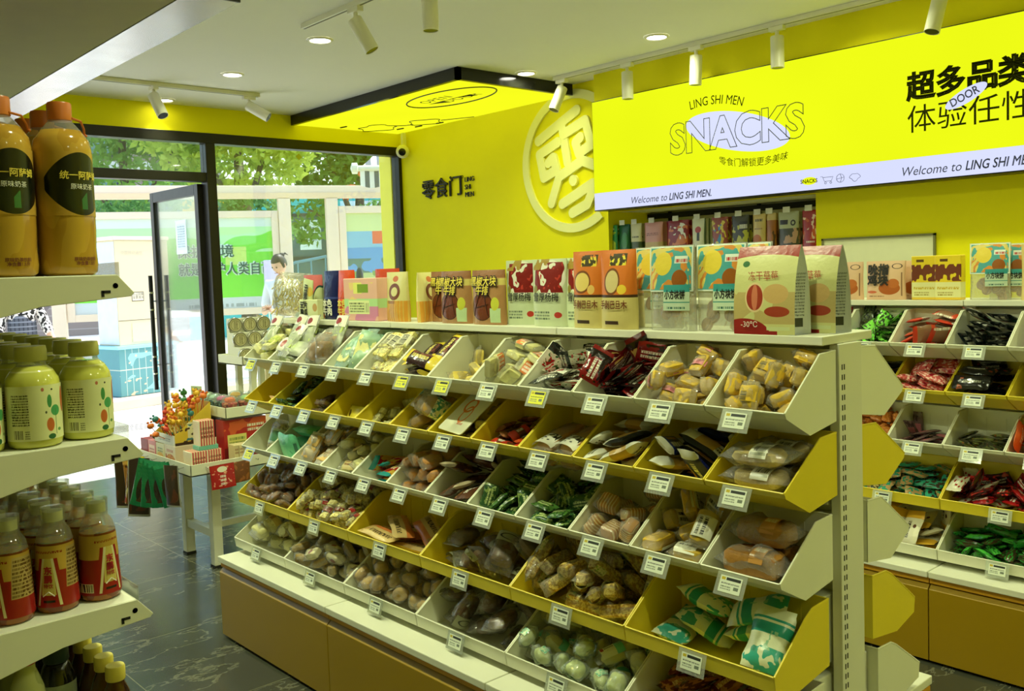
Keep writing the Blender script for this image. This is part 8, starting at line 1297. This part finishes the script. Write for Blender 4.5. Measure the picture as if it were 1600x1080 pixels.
f = fr(-1.15, -.16, .6, 2.75, .07, .06).build('window', dkw, sh); MB().box((-1.08, -.02, .67), (-.23, .02, 2.68)).build('pane', plain('shop glass', lin(96, 120, 122), .15, .2), f); MB().box((-1.08, -.05, 1.72), (-.23, .05, 1.80)).build('mullion', dkw, f); MB().box((-.78, -.035, 1.95), (-.32, -.022, 2.6)).build('window_poster', layered('shop poster', lin(206, 222, 214), [('text', (.2, .8, .3, .8, 5), lin(90, 110, 120))], 'xz', .5), f)
for x0, x1, c in ((-3.2, -2.3, lin(236, 200, 40)), (-2.3, -1.2, lin(60, 190, 200))): MB().box((x0, -.12, 2.6), (x1, 0, 3.1)).build('fascia', plain('shop fascia %d' % int(x0*10), c, .6), sh)
text('酒\n馆', .22, frame((1, 0, 0), (0, 0, 1), (.62, -.06, 2.0)), plain('brown sign print', lin(150, 90, 70), .6), sh)
# striped awning of a neighbouring stall
aw = thing('striped_awning', 'grey and white striped awning beyond the upper window corner', 'awning'); aw.matrix_world = facing_cam(.578, 11.6)
stm = layered('awning stripes', lin(240, 240, 232), [('stripe', (22, .5, 0), lin(96, 102, 108))], 'xz', .7, rnd=0)
b = MB(); b.grid(lambda u, v: (2.4*u+.55*v, -.55+1.2*v, 2.80+.62*v), 40, 2); b.build('canopy', stm, aw); b = MB(); b.grid(lambda u, v: (2.4*u, -.55-.012*math.sin(u*60), 2.80-.20*v-.03*abs(math.sin(u*18*PI/2))*v), 60, 3); b.build('valance', stm, aw)
MB().tube([(-.04, -.55, 2.80), (2.44, -.55, 2.80)], .035, 10).build('roller', M['white'], aw); MB().lathe([(0, -.05), (.065, -.03), (.065, .03), (0, .05)], 16, Matrix.Translation((-.06, -.55, 2.80)) @ RY(90)).build('end_cap', M['white'], aw)
for x in (1.1, 2.35): MB().tube([(x, .60, 3.40), (x, .60, 0)], .03, 8).build('post', M['white'], aw)
# trees
def leaf_mat(nm, c1, c2):
    t = NT(nm); v, X, Y, Z = t.coords('Object'); n = t.noise(v, 1.1, 3); n2 = t.noise(v, 14, 1); c = t.mix(n2, t.mix(n, c1, c2), lin(190, 206, 110)) if False else t.mix(t.m2('MULTIPLY_ADD', n, .7, t.m2('MULTIPLY', n2, .3)), c1, c2)
    d_ = t.n('ShaderNodeBsdfDiffuse'); t.put(d_.inputs[0], c); tr = t.n('ShaderNodeBsdfTranslucent'); t.put(tr.inputs[0], c); mx = t.n('ShaderNodeMixShader'); mx.inputs[0].default_value = .45
    t.t.links.new(d_.outputs[0], mx.inputs[1]); t.t.links.new(tr.outputs[0], mx.inputs[2]); t.t.links.new(mx.outputs[0], t.out.inputs[0]); return t.m
def leaves(blobs, n, size, seed):
    rs = np.random.RandomState(seed); vs = []; fs = []; tot = sum(b[3]*b[4]*b[5] for b in blobs)
    for bx, by, bz, rx, ry, rz in blobs:
        k = int(n*rx*ry*rz/tot); d_ = rs.normal(size=(k, 3)); d_ /= np.linalg.norm(d_, axis=1)[:, None]; r = rs.uniform(.45, 1, k)**.6
        p = d_*r[:, None]*np.array((rx, ry, rz))+np.array((bx, by, bz))
        q = rs.normal(size=(k, 3)); q /= np.linalg.norm(q, axis=1)[:, None]; w = np.cross(q, rs.normal(size=(k, 3))); w /= np.linalg.norm(w, axis=1)[:, None]; s = size*rs.uniform(.6, 1.3, k)[:, None]
        o = len(vs); A = np.stack([p-q*s, p+w*s*.5, p+q*s, p-w*s*.5], 1).reshape(-1, 3); vs += A.tolist(); fs += [(o+4*i, o+4*i+1, o+4*i+2, o+4*i+3) for i in range(k)]
    return MB().add(vs, fs)
bark = plain('tree bark', lin(96, 84, 70), .9)
def tree(az, dist, blobs, n, size, m, label, trunk_h, seed):
    t = thing('street_tree', label, 'tree', group='trees beyond the fence'); t.matrix_world = facing_cam(az, dist)
    leaves(blobs, n, size, seed).build('foliage', m, t); top = blobs[0]
    b = MB(); b.tube([(0, 0, 0), (.08, .03, trunk_h*.5), (0, .05, trunk_h), (top[0]*.5, top[1], top[2])], [.17, .14, .11, .05], 10)
    for x, y, z, *_ in blobs[1:4]: b.tube([(0, .05, trunk_h), (x*.5, y*.6, (trunk_h+z)/2), (x, y, z)], [.08, .05, .025], 6)
    b.build('trunk', bark, t, smooth=True)
lg = leaf_mat('bright leaf', lin(140, 176, 60), lin(206, 220, 110)); mg = leaf_mat('mid leaf', lin(96, 150, 64), lin(160, 196, 104)); dg2 = leaf_mat('deep leaf', lin(70, 120, 52), lin(130, 170, 80))
tree(.345, 21, [(0, 0, 5.6, 2.2, 1.4, 1.5), (-1.5, .3, 5.2, 1.2, 1.0, 1.1), (1.4, 0, 5.0, 1.4, 1.1, 1.2), (.2, .2, 3.6, 1.5, 1.1, .7), (.4, 0, 7.2, 2.0, 1.4, 1.3)], 12000, .10, mg, 'mid green street tree in front of the apartment building', 2.6, 1)
tree(.455, 16.7, [(0, 0, 4.9, 1.6, 1.0, 1.0), (-.8, -.2, 4.3, 1.1, .9, .8), (.6, -.2, 4.2, 1.0, .9, .8), (.0, .2, 6.1, 1.7, 1.1, 1.1), (0, .2, 3.6, 1.3, .8, .6)], 12000, .085, lg, 'bright yellow green street tree above the middle of the fence', 2.4, 2)
tree(.575, 19.4, [(.2, 0, 4.7, 1.25, 1.1, 1.4), (-.6, -.1, 4.0, .8, .8, .9), (1.2, 0, 4.0, 1.2, 1.0, 1.0), (-1.0, -.3, 2.9, .5, .5, .75), (.5, .2, 5.9, 1.5, 1.1, 1.1)], 13000, .09, dg2, 'deep green street tree beside the striped awning, branch hanging low', 2.4, 3)
hgm = leaf_mat('shrub leaf', lin(70, 130, 60), lin(150, 190, 120))
for i, (az, dist, w_, lb) in enumerate(((.345, 17.0, .95, 'leafy shrub seen between fence beams beside the brick building'), (.462, 15.6, .62, 'leafy shrub seen between the fence beams above the banner'), (.63, 16.2, 1.0, 'leafy shrub with orange flowers above the landscape poster'))):
    t = thing('street_shrub', lb, 'shrub'); t.matrix_world = facing_cam(az, dist); leaves([(0, 0, 2.5, w_, .5, .5), (-.3, 0, 2.35, w_*.8, .5, .4), (.3, 0, 2.3, w_*.7, .5, .35)], 2600, .06, 30+i).build('foliage', hgm, t); MB().tube([(0, 0, 0), (0, 0, 1.8)], [.06, .04], 8).build('stem', bark, t)
    if i == 2: leaves([(-1.0, -.4, 2.95, .18, .15, .12), (-.75, -.4, 3.25, .12, .1, .08)], 160, .05, 50).build('flower', plain('orange blossom', lin(226, 120, 60), .7), t)
# railing, lilac board, dark bollard
rl = thing('stair_railing', 'blue grey metal stair railing behind the person in white', 'railing'); rl.matrix_world = facing_cam(.497, 14.6)
mr = plain('blue grey rail paint', lin(90, 140, 156), .5); MB().tube([(-.42, 0, 1.35), (-.2, 0, 1.62), (.15, 0, 1.78), (.62, 0, 1.86)], .022, 8).build('handrail', mr, rl, smooth=True)
for x, z in ((-.42, 1.35), (-.22, 1.60), (-.02, 1.71), (.18, 1.78), (.38, 1.82), (.60, 1.86)): MB().tube([(x, 0, 0), (x, 0, z)], .012, 6).build('baluster', mr, rl)
lb_ = thing('lilac_board', 'pale lilac standing board just behind the person in white', 'board'); lb_.matrix_world = facing_cam(.478, 14.1); MB().box((-.05, -.02, 1.25), (.20, .02, 1.82)).build('panel', plain('lilac panel', lin(214, 206, 232), .6), lb_, bevel=.015)
for x in (0, .15): MB().box((x-.012, -.012, 0), (x+.012, .012, 1.25)).build('leg', M['white'], lb_)
bd = MB().lathe([(.045, 0), (.045, 1.52), (.042, 1.58), (.028, 1.63), (0, 1.65)], 18).build('bollard', plain('dark blue black', lin(30, 40, 56), .4), smooth=True, angle=50); bd.matrix_world = facing_cam(.573, 11.2); tag(bd, 'dark round topped post in front of the landscape poster', 'post')
pk = thing('timber_strip', 'two bare timber strips leaning outside the door glass', 'timber'); pk.location = (4.02, 8.35, 0)
wd_ = plain('bare timber', lin(206, 180, 130), .7, var=.1); 
MB().box((-.03, -.01, 0), (.03, .01, 1.22), Matrix.Rotation(.17, 4, 'Y')).build('strip', wd_, pk); MB().box((.20, -.01, 0), (.25, .01, 1.05), Matrix.Rotation(.05, 4, 'Y')).build('strip', wd_, pk)
# ------------------------------------------------------------------ people
def skin(verts, edges, radii, lv=2):
    me = bpy.data.meshes.new('body'); me.from_pydata(verts, edges, []); o = bpy.data.objects.new('body', me); C.objects.link(o)
    s = o.modifiers.new('skin', 'SKIN'); s.use_smooth_shade = True; o.modifiers.new('sub', 'SUBSURF').levels = lv
    for i, r in enumerate(radii): sv_ = me.skin_vertices[0].data[i]; sv_.radius = r if isinstance(r, tuple) else (r, r)
    me.skin_vertices[0].data[0].use_root = True
    dg = bpy.context.evaluated_depsgraph_get(); out = bpy.data.meshes.new_from_object(o.evaluated_get(dg)); bpy.data.objects.remove(o); return out
def add_mesh(b, me, Mx=None): b.add([tuple(v.co) for v in me.vertices], [tuple(p.vertices) for p in me.polygons], Mx)
def head_geo(b, c, s=1.0, Mx=None):
    def pt(u, v):
        th = PI*v; ph = 2*PI*u; x = math.sin(th)*math.sin(ph); y = -math.sin(th)*math.cos(ph); z = math.cos(th)
        k = 1-.22*max(0, -z)**1.5; X, Y, Z = x*.074*k, y*.092*(1-.10*max(0, -z)), z*.115
        if y < -.3: 
            g = math.exp(-(x/.16)**2); Y -= .020*g*math.exp(-((z+.16)/.14)**2); Y -= .010*g*math.exp(-((z+.55)/.10)**2)*1.2; Y += .010*math.exp(-((abs(x)-.36)/.16)**2)*math.exp(-((z-.05)/.12)**2)
        return (X, Y, Z)
    T = Matrix.Translation(c) @ (Mx or Matrix()) @ Matrix.Scale(s, 4); b.grid(lambda u, v: pt(u, v), 36, 28, T)
    for q in (-1, 1): b.lathe([(0, -.028), (.010, -.020), (.013, 0), (.011, .020), (0, .028)], 8, T @ Matrix.Translation((q*.074, .012, -.008)) @ Matrix.Rotation(q*.25, 4, 'Z'))
    return T
skinm = plain('skin tone', lin(222, 176, 146), .5, var=.04)
def hand(vs, es, rs, at, wrist, d, side, base_r=.0085):
    """palm and five separate fingers grown from the wrist joint"""
    d = Vector(d).normalized(); s = Vector(side).normalized(); w = Vector(wrist); n = d.cross(s)
    p0 = len(vs); vs.append(tuple(w+d*.045)); es.append((at, p0)); rs.append((.024, .016))
    for k in range(4):
        o = (k-1.5)*.019; ln = (.062, .075, .070, .055)[k]; a = p0
        for f, r in ((.35, base_r), (.7, base_r*.92), (1.0, base_r*.75)):
            q = w+d*(.078+ln*f)+s*(o*(1+.15*f))+n*(.020*f*f); vs.append(tuple(q)); es.append((a, len(vs)-1)); rs.append(r); a = len(vs)-1
    a = p0
    for f, r in ((.4, base_r*1.1), (1.0, base_r*.85)):
        q = w+d*(.035+.045*f)+s*(-.030-.028*f)+n*.008; vs.append(tuple(q)); es.append((a, len(vs)-1)); rs.append(r); a = len(vs)-1
def person(name, label, Mx, arms, cloth, hairfn, trousers, sleeve=.5, head_pitch=0.0, head_yaw=0.0, h=1.0, vest=None, extra=None):
    t = thing(name, label, 'person'); t.matrix_world = Mx
    V = [(0, 0, .93), (0, .01, 1.05), (0, .01, 1.20), (0, .015, 1.34), (0, .01, 1.42), (0, -.005, 1.50)]; E_ = [(0, 1), (1, 2), (2, 3), (3, 4), (4, 5)]; RR = [(.135, .10), (.115, .085), (.125, .09), (.13, .085), (.055, .05), (.050, .050)]
    for s in (-1, 1):
        i = len(V); V += [(s*.085, 0, .88), (s*.095, -.01, .68), (s*.095, -.01, .48), (s*.095, .015, .28), (s*.095, .02, .08), (s*.10, -.09, .035), (s*.105, -.15, .025)]; RR += [.085, .070, .052, .050, .036, .036, .028]
        E_ += [(0, i)]+[(i+k, i+k+1) for k in range(6)]
        j = len(V); A = arms[0 if s < 0 else 1]; V += [(s*.15, .015, 1.385)]+list(A); RR += [.052, .045, .038, .034, .026]; E_ += [(3, j)]+[(j+k, j+k+1) for k in range(4)]
        dd = Vector(A[3])-Vector(A[2]); sd_ = dd.cross(Vector((0, 0, 1))); sd_ = sd_ if sd_.length > 1e-3 else Vector((0, 1, 0)); hand(V, E_, RR, j+4, A[3], dd, sd_*s)
    b = MB(); add_mesh(b, skin(V, E_, RR)); HT = head_geo(b, (0, -.012, 1.60), 1.0, Matrix.Rotation(head_yaw, 4, 'Z') @ Matrix.Rotation(head_pitch, 4, 'X'))
    b.build('body', skinm, t, smooth=True)
    c = MB(); V2 = [(0, 0, .90), (0, .01, 1.05), (0, .01, 1.22), (0, .015, 1.345), (0, .008, 1.415)]; R2 = [(.150, .118), (.130, .102), (.140, .108), (.142, .098), (.066, .06)]; E2 = [(0, 1), (1, 2), (2, 3), (3, 4)]
    for s in (-1, 1):
        A = [Vector(q) for q in arms[0 if s < 0 else 1]]; j = len(V2); m_ = A[0].lerp(A[1], sleeve); V2 += [(s*.155, .015, 1.388), tuple(A[0]), tuple(m_)]; R2 += [.064, .060, .058]; E2 += [(3, j), (j, j+1), (j+1, j+2)]
    add_mesh(c, skin(V2, E2, R2)); c.build('shirt', cloth, t, smooth=True)
    c = MB(); V3 = [(0, 0, .95), (0, 0, .90)]; R3 = [(.142, .112), (.148, .115)]; E3 = [(0, 1)]
    for s in (-1, 1): j = len(V3); V3 += [(s*.088, 0, .85), (s*.097, -.01, .66), (s*.097, -.01, .47), (s*.097, .012, .28), (s*.097, .02, .11)]; R3 += [.098, .084, .068, .064, .056]; E3 += [(1, j)]+[(j+k, j+k+1) for k in range(4)]
    add_mesh(c, skin(V3, E3, R3)); c.build('trousers', trousers, t, smooth=True)
    c = MB()
    for s in (-1, 1): add_mesh(c, skin([(s*.097, .035, .05), (s*.10, -.06, .042), (s*.104, -.165, .032)], [(0, 1), (1, 2)], [.048, .046, .036]))
    c.build('shoe', plain('dark shoe', lin(40, 38, 40), .5), t, smooth=True)
    hm_ = plain('dark hair', lin(44, 36, 32), .45); c = MB(); hairfn(c, HT); c.build('hair', hm_, t, smooth=True)
    c = MB()
    for q in (-1, 1): c.lathe([(0, -.008), (.010, 0), (0, .008)], 10, HT @ Matrix.Translation((q*.030, -.083, .006)) @ RX(90)); 
    c.build('eye', plain('dark eye', lin(30, 24, 22), .2), t, smooth=True)
    c = MB(); c.tube([HT @ Vector((x, -.092+.25*abs(x), -.062)) for x in (-.022, -.011, 0, .011, .022)], .0035, 6); c.build('mouth', plain('lip', lin(176, 96, 90), .5), t, smooth=True)
    if extra: extra(t)
    return t
def hair_bun(c, HT):
    c.grid(lambda u, v: (lambda th, ph: (math.sin(th)*math.sin(ph)*.082, -math.sin(th)*math.cos(ph)*.100+.010, math.cos(th)*.122+.006))(PI*(.0+.60*v if abs(u-.5) > .28 or True else 0)*(.62 if min(u, 1-u) < .17 else 1.0), 2*PI*u), 36, 14, HT)
    c.lathe([(0, -.035), (.028, -.02), (.034, 0), (.026, .02), (0, .032)], 14, HT @ Matrix.Translation((.0, .095, .075)))
    c.tube([HT @ Vector((0, .105, .07)), HT @ Vector((.01, .15, .075)), HT @ Vector((.02, .175, .04))], [.012, .012, .003], 7)
shirtm = plain('white shirt', lin(240, 240, 240), .7, var=.02)
def tie_(t):
    b = MB(); b.add([(-.014, -.098, 1.40), (.014, -.098, 1.40), (.010, -.112, 1.375), (-.010, -.112, 1.375), (-.012, -.116, 1.37), (.012, -.116, 1.37), (.026, -.128, 1.12), (0, -.130, 1.06), (-.026, -.128, 1.12)], [(0, 1, 2, 3), (4, 5, 6, 7, 8)]); o = b.build('tie', plain('navy tie', lin(50, 54, 84), .5), t); s = o.modifiers.new('t', 'SOLIDIFY'); s.thickness = .006
    b = MB()
    for q in (-1, 1): b.add([(q*.004, -.085, 1.425), (q*.055, -.045, 1.44), (q*.05, -.085, 1.385), (q*.012, -.105, 1.385)], [(0, 1, 2, 3)])
    o = b.build('collar', shirtm, t); s = o.modifiers.new('t', 'SOLIDIFY'); s.thickness = .006
armsA = ([(-.19, .0, 1.18), (-.19, -.06, 1.05), (-.12, -.17, 1.08), (-.06, -.22, 1.10)], [(.19, .0, 1.18), (.19, -.06, 1.05), (.12, -.17, 1.06), (.05, -.22, 1.08)])
armsA = tuple([a[0], a[1], tuple((Vector(a[1])+Vector(a[3]))/2), a[3]] for a in armsA)
MA = Matrix.Translation((5.56, 10.41, -.004)) @ Matrix.Rotation(math.radians(-58), 4, 'Z') @ Matrix.Scale(1.075, 4)
person('person', 'person in a white shirt and dark tie with tied hair, looking down outside', MA, armsA, shirtm, hair_bun, plain('dark trousers', lin(44, 46, 60), .8), .62, head_pitch=.45, head_yaw=-.2, extra=tie_)
def hair_short(c, HT):
    c.grid(lambda u, v: (lambda th, ph: (math.sin(th)*math.sin(ph)*.083, -math.sin(th)*math.cos(ph)*.101+.010, math.cos(th)*.122+.006))(PI*.66*v*(.58 if min(u, 1-u) < .17 else 1.0), 2*PI*u), 36, 14, HT)
flo = layered('black and white floral cloth', lin(226, 220, 216), [('blot', (16, .53), INK)], 'xz', .8, rnd=0)
def vest_(t):
    pm = layered('grey plaid cloth', lin(86, 92, 104), [('stripe', (7, .7, 0), lin(56, 60, 72)), ('stripe', (9, .7, 1), lin(130, 136, 150))], 'xz', .85, rnd=0)
    b = MB(); add_mesh(b, skin([(0, .0, .86), (0, .01, 1.05), (0, .012, 1.22), (0, .02, 1.33)], [(0, 1), (1, 2), (2, 3)], [(.172, .140), (.150, .122), (.158, .126), (.130, .104)])); b.build('apron', pm, t, smooth=True)
armsB = ([(-.21, -.02, 1.17), (-.23, -.10, 1.02), (-.21, -.21, .95), (-.19, -.29, .90)], [(.22, -.02, 1.19), (.27, -.08, 1.06), (.32, -.14, .95), (.35, -.17, .86)])
MBp = Matrix.Translation((2.70, 10.70, -.004)) @ Matrix.Rotation(math.radians(-15), 4, 'Z') @ Matrix.Scale(.98, 4)
person('person', 'person in a floral sleeved top and grey plaid apron outside behind the shelves', MBp, armsB, flo, hair_short, plain('grey trousers', lin(84, 88, 96), .8), .95, extra=vest_)
